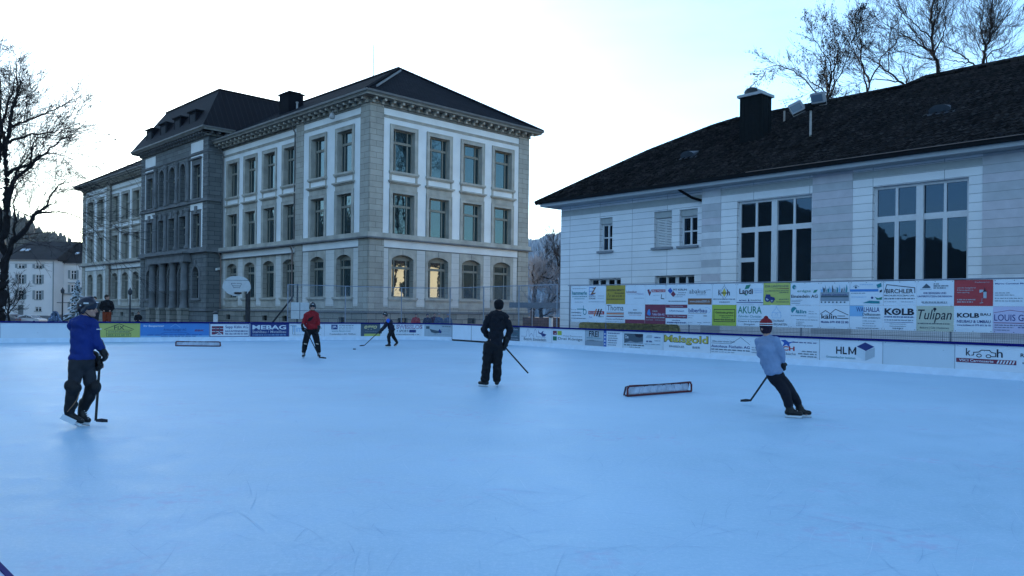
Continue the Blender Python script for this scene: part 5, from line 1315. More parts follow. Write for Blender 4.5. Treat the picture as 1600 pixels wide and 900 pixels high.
def scuffed(name, col):
    if name in MATS: return MATS[name]
    m = mat(name, col, .5, .05, 1.0)
    n, l = m.node_tree.nodes, m.node_tree.links; b = n['Principled BSDF']
    tc = n.new('ShaderNodeTexCoord'); vo = n.new('ShaderNodeTexVoronoi'); vo.inputs['Scale'].default_value = 7
    l.new(tc.outputs['Object'], vo.inputs['Vector'])
    no = n.new('ShaderNodeTexNoise'); no.inputs['Scale'].default_value = 3; no.inputs['Detail'].default_value = 9; l.new(tc.outputs['Object'], no.inputs['Vector'])
    lt = n.new('ShaderNodeMath'); lt.operation = 'LESS_THAN'; lt.inputs[1].default_value = .085; l.new(vo.outputs['Distance'], lt.inputs[0])
    gt = n.new('ShaderNodeMath'); gt.operation = 'GREATER_THAN'; gt.inputs[1].default_value = .52; l.new(no.outputs[0], gt.inputs[0])
    mu = n.new('ShaderNodeMath'); mu.operation = 'MULTIPLY'; l.new(lt.outputs[0], mu.inputs[0]); l.new(gt.outputs[0], mu.inputs[1])
    m2 = n.new('ShaderNodeMath'); m2.operation = 'MULTIPLY'; m2.inputs[1].default_value = .7; l.new(mu.outputs[0], m2.inputs[0])
    old = b.inputs['Base Color'].links[0].from_socket
    mx = n.new('ShaderNodeMix'); mx.data_type = 'RGBA'; l.new(m2.outputs[0], mx.inputs[0]); l.new(old, mx.inputs[6]); mx.inputs[7].default_value = (.06, .07, .09, 1)
    l.new(mx.outputs[2], b.inputs['Base Color']); return m
M_GATE = mat('gate_white', (.66, .73, .80), .5, .05, 2)
board(.01, 5.3, 'white', 'white board panel beyond the left edge of the picture', [])
for a in ADS: board(*a)
board(30.7, 32.48, 'white', 'plain white rink gate leaf on the left of the man in black', [], True, 'rink gates')
board(32.48, 35.86, 'white', 'plain white rink gate leaf largely behind the man in black', [], True, 'rink gates')
board(63.5, 74.5, 'white', 'white board panel out of sight beside the photographer', [])
# near boards under the camera: only the blue rail shows in the corner
nd = Vector((-.6972, .7169)); n0 = Vector((-1.3486, 2.0859)); out = Vector((-.7169, -.6972))
NB = empty('rink_board', (n0.x, n0.y, 0), 0, 'near board with its blue top rail cutting the bottom left corner', 'rink board', 'rink boards')
def nb_strip(name, m, z0, z1, o0, o1):
    g = MB(); c = nd * 3 + out * (o0 + o1) / 2; g.obox((c.x, c.y, (z0 + z1) / 2), (nd.x, nd.y, 0), (out.x, out.y, 0), (0, 0, 1), 5.5, abs(o1 - o0) / 2, (z1 - z0) / 2); g.build(name, m, NB, uv=False)
nb_strip('panel', scuffed('board_white', PAL['white']), .0, BH - .07, .0, .06); nb_strip('top_rail', M_RAIL, BH - .07, BH, -.002, .012); nb_strip('ledge', mat('ledge_lilac', (.48, .55, .70), .5), BH - .07, BH - .004, .0125, .40)

# ---------------- fence with the banners
FO = .30
fo = Vector((-RD.y, RD.x)); fo = fo if fo.x > 0 else -fo
F0 = R0 + fo * FO
def fence_pt(s, z=0): q = F0 + RD * s; return Vector((q.x, q.y, z))
def ztop(s): return 2.64 + .0098 * s
M_POST = mat('fence_post', (.22, .25, .30), .45, .15, metal=.3)
FN = empty('banner_fence', (F0.x, F0.y, 0), 0, 'tall wire mesh fence on grey posts carrying the advertising banners', 'fence')
def loc_(p): return Vector(p) - Vector((F0.x, F0.y, 0))
for s_ in (18.55, 16.15, 11.53, 6.73, 2.0, -2.8, -7.6):
    g = MB(); g.tube([loc_(fence_pt(s_, 0)) + Vector((fo.x, fo.y, 0)) * .06, loc_(fence_pt(s_, ztop(s_) + .02)) + Vector((fo.x, fo.y, 0)) * .06], .028, 8); g.build('post', M_POST, FN)
g = MB(); g.tube([loc_(fence_pt(18.6, ztop(18.6))), loc_(fence_pt(-7.7, ztop(-7.7)))], .022, 6); g.build('top_rail', M_POST, FN)
g = MB(); tt = Vector((RD.x, RD.y, 0))
k = -7.6
while k < 18.5:
    g.tube([loc_(fence_pt(k, .9)), loc_(fence_pt(k, ztop(k)))], .0028, 3, cap=False); k += .055
for i in range(35):
    z = .93 + i * .05; g.tube([loc_(fence_pt(-7.6, z)), loc_(fence_pt(18.5, z))], .0028, 3, cap=False)
g.build('wire_mesh', mat('wire_dark', (.06, .07, .09), .5), FN, uv=False)
# clear fence above the back boards
PF = empty('glazed_fence', (0, 40, 0), 0, 'high transparent fence of clear panes on thin grey posts behind the back boards', 'fence')
posts = [21.45, 24.51, 27.64, 30.38, 33.4, 36.5, 39.45]
zt = lambda d: 2.88
def pf(d, z, off=.16): q = on_path(d, off)[0]; return Vector((q.x, q.y - 40, z))
for d_ in posts:
    g = MB(); g.tube([pf(d_, 0), pf(d_, 2.88)], .03, 8); g.build('post', M_POST, PF)
seq = [21.45 + .5 * i for i in range(37)]
g = MB(); g.tube([pf(d_, 2.88) for d_ in seq], .024, 6); g.build('top_rail', M_POST, PF)
m, n, l, b = _new('clear_pane')
b.inputs['Base Color'].default_value = (.35, .45, .55, 1); b.inputs['Roughness'].default_value = .12; b.inputs['Alpha'].default_value = .08; b.inputs['Specular IOR Level'].default_value = .4
M_PLEX = m
for a, b_ in zip(posts, posts[1:]):
    n_ = max(1, int((b_ - a) / .6)); g = MB()
    for i in range(n_):
        u, v = a + .04 + (b_ - a - .08) * i / n_, a + .04 + (b_ - a - .08) * (i + 1) / n_
        g.face([pf(u, .95), pf(v, .95), pf(v, 2.85), pf(u, 2.85)])
    g.build('pane', M_PLEX, PF, uv=False)
# ---------------- the banners, two rows, edges from far (left) to near (right)
BS = [18.36, 17.19, 16.05, 14.88, 13.75, 12.63, 11.51, 10.35, 9.26, 8.14, 7.08, 6.0, 4.97, 3.9, 2.91, 1.87, .87, -.15, -1.3]
BAN = [
 (('white', 'white banner with teal lettering over teal bars, upper row at the left end', [('d', .1, .9, .84, .03, 'slate'), ('t', 'hammerle', .07, .50, .93, .72, 'teal', 2), ('d', .08, .94, .38, .06, 'teal'), ('r', .2, .27, .8, .30, 'teal'), ('d', .24, .72, .08, .04, 'grey')]),
  ('white', 'white banner with a teal looped line emblem, lower row at the left end', [('l', [(.38, .72), (.78, .72)], .04, 'teal'), ('l', [(.74, .9), (.74, .6)], .03, 'teal'), ('l', arcpts(.82, .56, .09, .14, 0, 360), .035, 'teal'), ('t', 'b r o', .05, .66, .3, .74, 'slate', 0), ('t', 'INNENBAU', .05, .48, .62, .56, 'slate', 1), ('d', .05, .62, .34, .05, 'slate'), ('d', .05, .9, .18, .05, 'slate')])),
 (('white', 'white banner with a blue and gold letter-pair logo', [('l', [(.3, .9), (.06, .9), (.06, .5), (.3, .5)], .03, 'sky'), ('l', [(.06, .7), (.25, .7)], .025, 'sky'), ('p', [(.2, .86), (.46, .94), (.28, .6), (.44, .62), (.38, .54), (.12, .50), (.34, .84)], 'brown'), ('t', 'ELEKTRO', .05, .38, .42, .46, 'slate', 0), ('t', 'ZÜRCHER', .05, .26, .42, .35, 'k', 1), ('d', .55, .9, .42, .04, 'grey'), ('d', .55, .9, .3, .03, 'grey'), ('d', .04, .94, .1, .04, 'grey')]),
  ('white', 'white banner with a rust-red bar crossed by three slanted strokes', [('r', .02, .44, .92, .62, 'red'), ('t', 'ELSENER', .06, .48, .86, .58, 'lgrey', 1)] + [('p', [(.32 + .14 * i, .34), (.39 + .14 * i, .34), (.52 + .14 * i, .74), (.45 + .14 * i, .74)], ('orange', 'k', 'k')[i]) for i in range(3)] + [('t', 'Tore', .06, .24, .24, .34, 'blue', 0, True), ('d', .6, .9, .3, .05, 'slate')])),
 (('gold', 'mustard-gold banner with black capitals', [('t', 'HOLZBAU MARTY', .05, .70, .95, .80, 'k', 1), ('t', 'Einsiedeln', .46, .55, .95, .63, 'k', 1), ('t', '055 412 84 11', .32, .38, .95, .48, 'k', .5), ('l', [(.08, .38), (.14, .58), (.2, .38), (.26, .5)], .015, 'k'), ('d', .04, .96, .24, .05, 'k')]),
  ('white', 'white banner with a tall thin name over orange and dark stripes', [('t', 'Thoma', .06, .66, .92, .96, 'slate', 0), ('r', .04, .56, .94, .585, 'slate'), ('r', .04, .46, .94, .53, 'orange'), ('r', .04, .40, .94, .43, 'beige'), ('r', .04, .32, .94, .37, 'maroon'), ('t', 'Storen und Rolladen', .04, .16, .93, .25, 'slate', 0), ('d', .04, .94, .04, .04, 'grey')])),
 (('white', 'near-blank white banner with a slim violet name, right of the gold one', [('t', 'bohnenblust', .05, .58, .58, .72, 'maroon', 0), ('t', 'Werbung', .58, .46, .95, .60, 'lilac', 0, True), ('d', .1, .9, .52, .02, 'grey'), ('d', .45, .95, .3, .03, 'grey')]),
  ('white', 'white banner with small dark capitals above a maroon foot strip', [('t', 'DREHERZEN', .16, .50, .84, .60, 'k', .5), ('d', .42, .6, .68, .06, 'k'), ('d', .2, .82, .42, .03, 'red'), ('r', 0, 0, 1, .20, 'maroon'), ('d', .2, .45, .08, .04, 'lilac')])),
 (('white', 'white banner with a dark bird-like mark and a red name strip', [('p', [(.1, .74), (.2, .78), (.24, .62), (.3, .74), (.34, .8), (.28, .56), (.22, .42), (.16, .56)], 'maroon'), ('r', .34, .62, .98, .76, 'red'), ('t', 'Meier-Weber AG', .37, .65, .95, .73, 'white', .5), ('l', [(.8, .5), (.78, .3), (.92, .28)], .03, 'k'), ('d', .4, .7, .45, .02, 'grey'), ('d', .4, .7, .2, .02, 'grey')]),
  ('maroon', 'maroon banner with a bright blue blot and white lettering', [('p', [(.1, .52), (.16, .74), (.24, .76), (.26, .6), (.3, .5), (.24, .42), (.14, .46)], 'sky'), ('t', 'KÄLIN', .38, .62, .60, .72, 'lgrey', 1), ('t', 'Tobias Kälin AG', .36, .44, .95, .56, 'lilac', 1), ('d', .06, .96, .30, .07, 'lgrey'), ('d', .06, .4, .18, .05, 'grey'), ('d', .5, .96, .18, .05, 'grey')])),
 (('white', 'white banner with one blue and one wine-red diamond', [('p', [(.08, .68), (.2, .84), (.32, .66), (.2, .52)], 'blue'), ('p', [(.22, .5), (.34, .66), (.46, .48), (.34, .34)], 'maroon'), ('t', 'FIT KÄLIN', .34, .68, .95, .80, 'k', 1.5), ('d', .56, .92, .55, .04, 'k'), ('d', .5, .88, .44, .04, 'k'), ('d', .4, .76, .34, .03, 'k'), ('d', .12, .95, .10, .05, 'slate')]),
  ('white', 'white banner with two wine-red text strips below the diamonds', [('r', 0, .80, .98, .96, 'maroon'), ('t', 'Heizung-Sanitär', .2, .84, .8, .92, 'lgrey', .5), ('t', 'KÄLIN Heiztech', .18, .62, .84, .71, 'navy', .5), ('r', 0, .30, .98, .48, 'maroon'), ('t', 'Bis zu 1001 Heizungen', .08, .35, .93, .44, 'lgrey', .5), ('d', .3, .7, .18, .05, 'navy'), ('d', .06, .95, .06, .07, 'navy')])),
 (('white', 'white banner with a light serif word above a rust-brown strip', [('t', 'abakus', .05, .54, .74, .76, 'slate', 0), ('t', 'gmbh', .76, .68, .94, .74, 'slate', 0), ('d', .36, .76, .46, .04, 'grey'), ('r', 0, 0, .98, .30, 'brown'), ('t', 'www.abakus2000.ch', .08, .10, .90, .22, 'lgrey', 1)]),
  ('white', 'white banner with dark rounded lettering and a thin blue arc', [('t', 'biberbau', .03, .62, .80, .82, 'navy', 1), ('l', arcpts(.78, .72, .16, .14, -60, 110), .008, 'sky'), ('r', .02, .57, .78, .585, 'brown'), ('d', .02, .25, .44, .03, 'grey'), ('d', .02, .22, .34, .03, 'grey'), ('d', .02, .2, .1, .03, 'grey'), ('d', .4, .6, .1, .04, 'grey'), ('d', .66, .95, .12, .04, 'grey'), ('r', .66, .44, .8, .47, 'k')])),
 (('white', 'white banner with an outlined diamond holding a yellow core', [('l', [(.32, .56), (.5, .92), (.68, .56), (.5, .24), (.32, .56)], .012, 'slate'), ('p', [(.40, .56), (.5, .80), (.60, .56), (.5, .36)], 'yel'), ('t', 'K', .25, .44, .36, .72, 'k', 1), ('t', 'h', .62, .44, .73, .72, 'k', 1), ('t', 'älinsc', .37, .52, .62, .62, 'k', 1), ('d', .04, .95, .24, .05, 'slate'), ('d', .3, .75, .1, .05, 'slate')]),
  ('lime', 'lime-green banner with a black rounded frame', [('l', [(.08, .2), (.08, .78), (.94, .78), (.94, .2), (.08, .2)], .022, 'k'), ('t', 'Gebäude-grüter', .14, .56, .9, .68, 'k', 1), ('d', .3, .88, .48, .03, 'k'), ('t', '055 412 60 11', .4, .36, .74, .44, 'dgreen', 0), ('d', .1, .9, .26, .06, 'k')])),
 (('white', 'white banner with a green flag over bold black lettering', [('p', [(.3, .72), (.36, .92), (.54, .94), (.46, .76)], 'green'), ('t', 'Landi', .10, .50, .62, .76, 'k', 2), ('p', [(.28, .50), (.42, .50), (.36, .42)], 'green'), ('l', [(.66, .74), (.96, .74)], .006, 'sky'), ('l', [(.66, .66), (.96, .66)], .006, 'sky'), ('l', [(.7, .58), (.96, .58)], .006, 'sky'), ('t', 'MÖBEL', .1, .17, .4, .24, 'navy', 1), ('p', [(.43, .16), (.46, .28), (.5, .16)], 'navy'), ('t', 'FRANZKOWI', .54, .17, .92, .24, 'slate', 0), ('r', 0, .09, 1, .12, 'navy')]),
  ('white', 'white banner with large dark green angular capitals', [('t', 'AKURA', .05, .60, .95, .94, 'green', .8), ('t', 'Zehnder Christian', .06, .42, .94, .53, 'teal', 0), ('r', .04, .33, .94, .345, 'teal'), ('t', 'Dressuren & Sportpferde', .06, .18, .94, .28, 'slate', 0), ('t', 'Einsiedeln', .3, .06, .7, .14, 'slate', 0)])),
 (('ylime', 'yellow-green banner with a blue tractor', [('t', 'EDER LANDTECHNIK', .05, .80, .95, .90, 'slate', 0), ('p', [(.35, .73), (.95, .72), (.95, .76), (.35, .74)], 'brown'), ('d', .06, .95, .62, .04, 'slate'), ('d', .6, .95, .54, .04, 'slate'), ('c', .16, .28, .15, 'navy'), ('c', .33, .20, .10, 'navy'), ('c', .16, .28, .08, 'lgrey'), ('c', .33, .20, .05, 'lgrey'), ('p', [(.08, .34), (.1, .48), (.26, .48), (.28, .38), (.42, .34), (.45, .22), (.24, .22)], 'navy'), ('d', .6, .95, .24, .04, 'slate'), ('d', .5, .95, .12, .04, 'slate')]),
  ('white', 'white banner with a pale engraved chapel drawing, above the striped woolly hat', [('l', [(.34, .42), (.34, .66), (.40, .74), (.46, .82), (.50, .94), (.54, .82), (.60, .74), (.66, .66), (.66, .42), (.34, .42)], .012, 'lblue'), ('l', arcpts(.5, .50, .05, .12, 0, 180), .01, 'lblue'), ('l', [(.34, .66), (.66, .66)], .01, 'lblue'), ('l', [(.30, .5), (.34, .56)], .01, 'lblue'), ('l', [(.7, .5), (.66, .56)], .01, 'lblue'), ('t', 'RESTAURANT', .22, .24, .80, .34, 'slate', 0), ('t', 'KLOSTERGARTEN', .12, .08, .90, .18, 'slate', 0)])),
 (('white', 'white banner with a green round drop and green and black lettering', [('c', .13, .80, .10, 'teal'), ('c', .17, .77, .05, 'lgrey'), ('t', 'erdgas', .24, .54, .70, .68, 'green', .5), ('p', [(.78, .54), (.82, .66), (.94, .68), (.88, .56)], 'green'), ('t', 'Einsiedeln AG', .03, .32, .94, .46, 'k', 1), ('r', .03, .21, .42, .225, 'slate'), ('r', .03, .14, .36, .155, 'k'), ('r', .03, .06, .34, .075, 'slate')]),
  ('white', 'white banner with a dark teal disc cut by a letter', [('c', .13, .78, .15, 'teal'), ('p', [(.06, .62), (.13, .74), (.22, .86), (.18, .62)], 'white'), ('t', 'älin', .22, .64, .56, .80, 'teal', 2), ('d', .03, .56, .52, .04, 'grey'), ('d', .64, .84, .72, .03, 'grey'), ('d', .64, .92, .62, .03, 'grey'), ('r', .62, .48, .95, .49, 'grey'), ('d', .22, .94, .34, .03, 'slate'), ('d', .22, .5, .24, .03, 'slate'), ('d', .22, .44, .16, .03, 'slate'), ('d', .22, .8, .08, .03, 'slate')])),
 (('white', 'white banner with a blue-grey crate of leafy shapes', [('r', .02, .18, .98, .56, 'grey'), ('r', .04, .34, .96, .42, 'slate'), ('t', 'Einsiedler Gemüsemarkt', .08, .43, .92, .50, 'navy', 1)] + [('p', [(.04 + .075 * i, .56), (.02 + .08 * i, .72 + .09 * (i % 3)), (.07 + .078 * i, .66 + .05 * (i % 2)), (.10 + .075 * i, .84 - .07 * (i % 3)), (.10 + .074 * i, .56)], ('lblue', 'slate', 'grey', 'teal')[i % 4]) for i in range(12)] + [('r', .04 + .13 * i, .10, .09 + .13 * i, .16, 'slate') for i in range(7)]),
  ('white', 'white banner with two black roof outlines over a name', [('l', [(.02, .62), (.2, .78), (.42, .60)], .02, 'k'), ('l', [(.36, .64), (.54, .84), (.96, .60)], .02, 'k'), ('t', 'kälin', .06, .42, .58, .62, 'k', 1), ('r', .6, .54, .86, .565, 'k'), ('r', .6, .43, .97, .46, 'k'), ('t', 'Mobile 079 438 22 80', .05, .24, .97, .33, 'navy', 1.5)])),
 (('white', 'white banner with a coat-hanger mark and a wide blue bar', [('l', [(.1, .78), (.18, .86), (.28, .78)], .012, 'slate'), ('c', .18, .76, .05, 'slate'), ('d', .3, .7, .86, .03, 'lblue'), ('r', 0, .58, .86, .68, 'sky'), ('d', .04, .5, .5, .03, 'slate'), ('d', .04, .5, .34, .03, 'lblue'), ('p', [(.80, .86), (.94, .94), (.96, .78), (.84, .72)], 'teal'), ('p', [(.90, .62), (.97, .66), (.96, .56), (.9, .54)], 'k'), ('p', [(.76, .36), (.86, .30), (.98, .36), (.96, .24), (.82, .24)], 'green'), ('p', [(.4, .1), (.6, .2), (.9, .18), (.9, .08)], 'teal'), ('c', .68, .32, .05, 'navy')]),
  ('white', 'white banner with a tall serif name and a pale blue corner', [('r', 0, .55, .42, 1, 'lblue'), ('t', 'WALHALLA', .20, .74, .90, .94, 'navy', .5), ('t', 'Delikatessen', .40, .58, .92, .70, 'slate', .5), ('t', 'HOF EINSIEDELN', .40, .46, .92, .53, 'slate', 0), ('d', .4, .8, .34, .04, 'grey'), ('d', .4, .75, .24, .04, 'grey'), ('d', .4, .8, .14, .04, 'grey'), ('d', .2, .9, .04, .04, 'slate')])),
 (('white', 'white banner with black capitals under a slanting roof line', [('l', [(.03, .54), (.1, .86), (.95, .72), (.95, .52)], .022, 'k'), ('t', 'BIRCHLER', .08, .50, .90, .68, 'k', 1), ('t', 'BIRCHLER-HOLZBAU AG', .03, .38, .93, .44, 'k', .5), ('d', .03, .95, .26, .05, 'slate'), ('d', .03, .4, .14, .03, 'grey'), ('d', .55, .9, .14, .03, 'grey')]),
  ('white', 'white banner with very heavy four-letter black name and small dark lines, beside the beige one', [('t', 'KOLB', .04, .62, .94, .90, 'k', 3), ('c', .42, .76, .05, 'slate'), ('d', .04, .94, .52, .06, 'navy'), ('d', .04, .92, .40, .04, 'slate'), ('r', .04, .32, .92, .335, 'navy'), ('r', .2, .25, .7, .265, 'slate'), ('r', .2, .16, .7, .175, 'slate'), ('d', .3, .62, .06, .05, 'slate')])),
 (('white', 'white banner with a blue peaked mark and two lines of small capitals', [('p', [(.14, .70), (.26, .88), (.30, .84), (.38, .74), (.36, .70)], 'slate'), ('l', [(.1, .66), (.4, .66)], .01, 'slate'), ('d', .46, .62, .84, .05, 'slate'), ('d', .46, .88, .76, .05, 'slate'), ('d', .46, .8, .68, .05, 'slate'), ('t', 'WIR BEWEGEN UND', .18, .46, .80, .54, 'navy', .8), ('t', 'UNTERSTÜTZEN DIE REGION', .03, .34, .95, .42, 'navy', .8), ('d', .14, .82, .12, .05, 'slate'), ('r', .16, .08, .84, .09, 'slate')]),
  ('beige', 'beige banner with a tall slanted serif name', [('t', 'Tulipan', .04, .34, .95, .86, 'k', 0, True), ('c', .5, .88, .06, 'k'), ('d', .04, .9, .28, .05, 'slate'), ('t', 'Bäckerei | Café | Restaurant', .1, .08, .88, .18, 'slate', 0)])),
 (('red', 'brick-red banner with white text and a pale bottle drawing', [('t', 'Prog Baumgartner', .54, .88, .92, .93, 'lgrey', 0), ('t', 'stilvolle Gastgeberei', .08, .66, .56, .73, 'lgrey', 0), ('t', 'Hausapéro', .08, .57, .50, .64, 'lgrey', 0), ('t', 'und catering', .08, .48, .40, .55, 'lgrey', 0), ('d', .08, .56, .22, .05, 'lgrey'), ('d', .08, .5, .13, .05, 'lgrey'), ('r', .76, .3, .84, .54, 'lgrey'), ('p', [(.66, .5), (.66, .62), (.76, .62), (.76, .54)], 'lgrey'), ('p', [(.74, .54), (.78, .60), (.79, .72), (.81, .60), (.86, .54)], 'k'), ('l', [(.73, .3), (.72, .12)], .01, 'grey'), ('p', [(.67, .10), (.76, .12), (.76, .14), (.67, .12)], 'lgrey')]),
  ('white', 'white banner with heavy black capitals beside a stacked smaller word', [('t', 'KOLB', .08, .56, .66, .74, 'k', 3), ('t', 'BAU', .69, .64, .95, .74, 'k', 1), ('t', 'NEUBAU & UMBAU', .08, .36, .95, .47, 'navy', 1), ('t', 'www.kolbbau.ch 079 693 36 18', .08, .24, .95, .31, 'navy', .8)])),
 (('white', 'mostly blank white banner with one bold line at its top, right end', [('t', 'Marco Camenzi Montagen', .04, .80, .98, .87, 'navy', 1.5), ('d', .04, .4, .48, .03, 'slate'), ('d', .04, .5, .40, .03, 'slate'), ('d', .04, .7, .28, .03, 'slate'), ('d', .04, .7, .18, .03, 'slate')]),
  ('lilac', 'lilac-white banner with a thin tall name under a curved roof line, right end', [('l', [(.02, .76), (.4, .86), (.98, .76)], .012, 'maroon'), ('t', 'LOUIS GYR', .03, .46, .97, .70, 'navy', 0), ('r', .02, .37, 1, .395, 'maroon'), ('d', .04, .95, .28, .04, 'slate'), ('d', .04, .5, .20, .03, 'slate'), ('d', .6, .95, .20, .05, 'navy'), ('d', .04, .4, .1, .03, 'slate')])),
 (('white', 'white banner past the right edge of the picture, upper row', []), ('white', 'white banner past the right edge of the picture, lower row', []))]
def banner(s_far, s_near, z0a, z0b, z1a, z1b, col, label, items, row, k):
    """a = far edge, b = near edge heights"""
    rng = random.Random(k * 2 + row); p = fence_pt(s_far, 0) - Vector((fo.x, fo.y, 0)) * .03
    o_ = empty('banner', p, 0, label, 'banner', 'advertising banners on the mesh fence')
    W = s_far - s_near; dirr = -Vector((RD.x, RD.y, 0)); nn = -Vector((fo.x, fo.y, 0)); ph = rng.uniform(0, 6)
    def P(u, v, pr):
        t = u / W; z0 = z0a + (z0b - z0a) * t; z1 = z1a + (z1b - z1a) * t; z = z0 + (z1 - z0) * v / .75
        wv = .0012 * math.sin(u * 5 + ph) * math.sin(v * 4 + ph)
        q = dirr * u + nn * (pr + wv + .01); return (q.x, q.y, z)
    g = MB(); nu, nv = 8, 5
    for i in range(nu):
        for j in range(nv): g.face([P(W * (i + a) / nu, .75 * (j + b) / nv, 0) for a, b in ((0, 0), (1, 0), (1, 1), (0, 1))])
    g.build('sheet', mat('banner_' + col, PAL[col], .45, .05, 1.2, .9, 2.6), o_, uv=False)
    artwork(items, W, .75, P, o_)
    g = MB()
    for i in range(3):
        u = .04 + (W - .08) * i / 2; v = .72 if row == 0 else .03; c = P(u, v, .002)
        g.face([(c[0] + dirr.x * .012 * math.cos(q), c[1] + dirr.y * .012 * math.cos(q), c[2] + .012 * math.sin(q)) for q in [math.pi * k_ / 4 for k_ in range(8)]])
    g.build('eyelets', mat('eyelet_dark', (.04, .05, .07), .4), o_, uv=False)
for k, (up_, lo_) in enumerate(BAN):
    a, b = BS[k] - .004, BS[k + 1] + .004
    za, zb = 1.20, 1.20; ta, tb = ztop(a) - .03, ztop(b) - .03
    spl = {4: .50, 5: .52}.get(k, .5); ma = za + (ta - za) * spl
    mb_ = zb + (tb - zb) * spl
    banner(a, b, ma + .004, mb_ + .004, ta, tb, up_[0], up_[1], up_[2], 0, k)
    banner(a, b, za, zb, ma - .004, mb_ - .004, lo_[0], lo_[1], lo_[2], 1, k)
# ================================================================== people
def eval_mods(o):
    bpy.context.view_layer.update(); dg = bpy.context.evaluated_depsgraph_get()
    me = bpy.data.meshes.new_from_object(o.evaluated_get(dg)); old = o.data; o.modifiers.clear(); o.data = me; me.name = o.name; bpy.data.meshes.remove(old)
def blob(name, prims, vox, m, parent, smooth=2, label=None, wr=0.0):
    if name == 'body': prims = [('c', p[1], p[2] * .68, p[3], p[4] * .68) if p[0] == 'c' and p[2] >= .078 and p[4] >= .055 else p for p in prims]
    """one continuous surface grown round tapered limbs ('c', a, ra, b, rb) and ovals ('e', centre, radii, (rx,ry,rz))"""
    bm = bmesh.new()
    for p in prims:
        if p[0] == 'c':
            _, a, ra, b, rb = p; a, b = Vector(a), Vector(b); t = bmesh.new()
            n = 12; d = (b - a)
            if d.length < 1e-4: d = Vector((0, 0, .001))
            L = d.length; d.normalize(); q = d.to_track_quat('Z', 'Y').to_matrix(); rings = []
            prof = []
            for k in range(5): an = -math.pi / 2 + math.pi / 2 * k / 4; prof.append((ra * math.cos(an), ra * math.sin(an)))
            for k in range(1, 4): prof.append((ra + (rb - ra) * k / 4, L * k / 4))
            for k in range(5): an = math.pi / 2 * k / 4; prof.append((rb * math.cos(an), L + rb * math.sin(an)))
            for r, z in prof:
                rings.append([bm.verts.new(a + q @ Vector((max(r, 1e-4) * math.cos(6.2832 * i / n), max(r, 1e-4) * math.sin(6.2832 * i / n), z))) for i in range(n)])
            for r0, r1 in zip(rings, rings[1:]):
                for i in range(n): bm.faces.new((r0[i], r0[(i + 1) % n], r1[(i + 1) % n], r1[i]))
            bm.faces.new(rings[0][::-1]); bm.faces.new(rings[-1]); t.free()
        else:
            _, c, r, e = p; M = Matrix.Translation(Vector(c)) @ Euler(e).to_matrix().to_4x4() @ Matrix.Diagonal((*r, 1))
            bmesh.ops.create_icosphere(bm, subdivisions=3, radius=1, matrix=M)
    me = bpy.data.meshes.new(name); bm.to_mesh(me); bm.free()
    o = bpy.data.objects.new(name, me); COL.objects.link(o); me.materials.append(m)
    r = o.modifiers.new('r', 'REMESH'); r.mode = 'VOXEL'; r.voxel_size = vox; r.use_smooth_shade = True
    if smooth: s = o.modifiers.new('s', 'SMOOTH'); s.iterations = smooth; s.factor = .5
    eval_mods(o)
    if wr:
        from mathutils import noise
        for v in o.data.vertices:
            c = v.co; k = .9 * noise.noise(Vector((c.x * 7, c.y * 7, c.z * 11 + c.x * 5))) + .5 * noise.noise(Vector((c.x * 22, c.y * 22, c.z * 14)))
            v.co = c + v.normal * k * wr
    o.data.materials.clear(); o.data.materials.append(m)
    o.data.polygons.foreach_set('use_smooth', [True] * len(o.data.polygons))
    if parent: o.parent = parent
    if label: o['label'] = label
    return o
V = Vector
M_SKIN = mat('skin', (.42, .24, .18), .6, .05); M_BLK = mat('cloth_black', (.004, .0045, .007), .85, .25, 12, .3, 60)
M_GLV = mat('glove_black', (.005, .005, .006), .55, .2); M_BOOT = mat('boot_black', (.006, .006, .007), .4, .2); M_HOLD = mat('blade_holder_white', (.62, .65, .68), .4, .05)
M_STEEL = mat('blade_steel', (.35, .38, .42), .3, .1, metal=.8); M_EYE = mat('eye_dark', (.01, .008, .008), .3); M_LIP = mat('lips', (.26, .10, .09), .6); M_TRIMW = mat('trim_white', (.6, .62, .64), .6)
M_HAIR = mat('hair_brown', (.035, .022, .015), .8, .3, 30)
def head_prims(c, yaw, k=1.0, pitch=0):
    """yaw: 0 looks along +x, 90 looks away from the camera (+y)"""
    f = V((math.cos(yaw), math.sin(yaw), 0)); s = V((-f.y, f.x, 0)); u = V((0, 0, 1)); c = V(c); e = (0, 0, yaw)
    P = [('e', c + u * .02 * k - f * .01 * k, (.098 * k, .078 * k, .112 * k), e), ('e', c - u * .055 * k + f * .03 * k, (.066 * k, .058 * k, .062 * k), e),
         ('c', c + f * .093 * k + u * .012 * k, .010 * k, c + f * .112 * k - u * .020 * k, .015 * k), ('e', c + f * .075 * k - u * .088 * k, (.026 * k, .03 * k, .022 * k), e), ('e', c + f * .078 * k + u * .030 * k, (.022 * k, .052 * k, .016 * k), e),
         ('e', c + f * .086 * k - u * .050 * k, (.016 * k, .028 * k, .012 * k), e)]
    for sg in (-1, 1): P.append(('e', c + s * sg * .080 * k - f * .002 * k - u * .005 * k, (.022 * k, .012 * k, .034 * k), e)); P.append(('e', c + s * sg * .045 * k + f * .058 * k - u * .03 * k, (.026 * k, .02 * k, .022 * k), e))
    return P
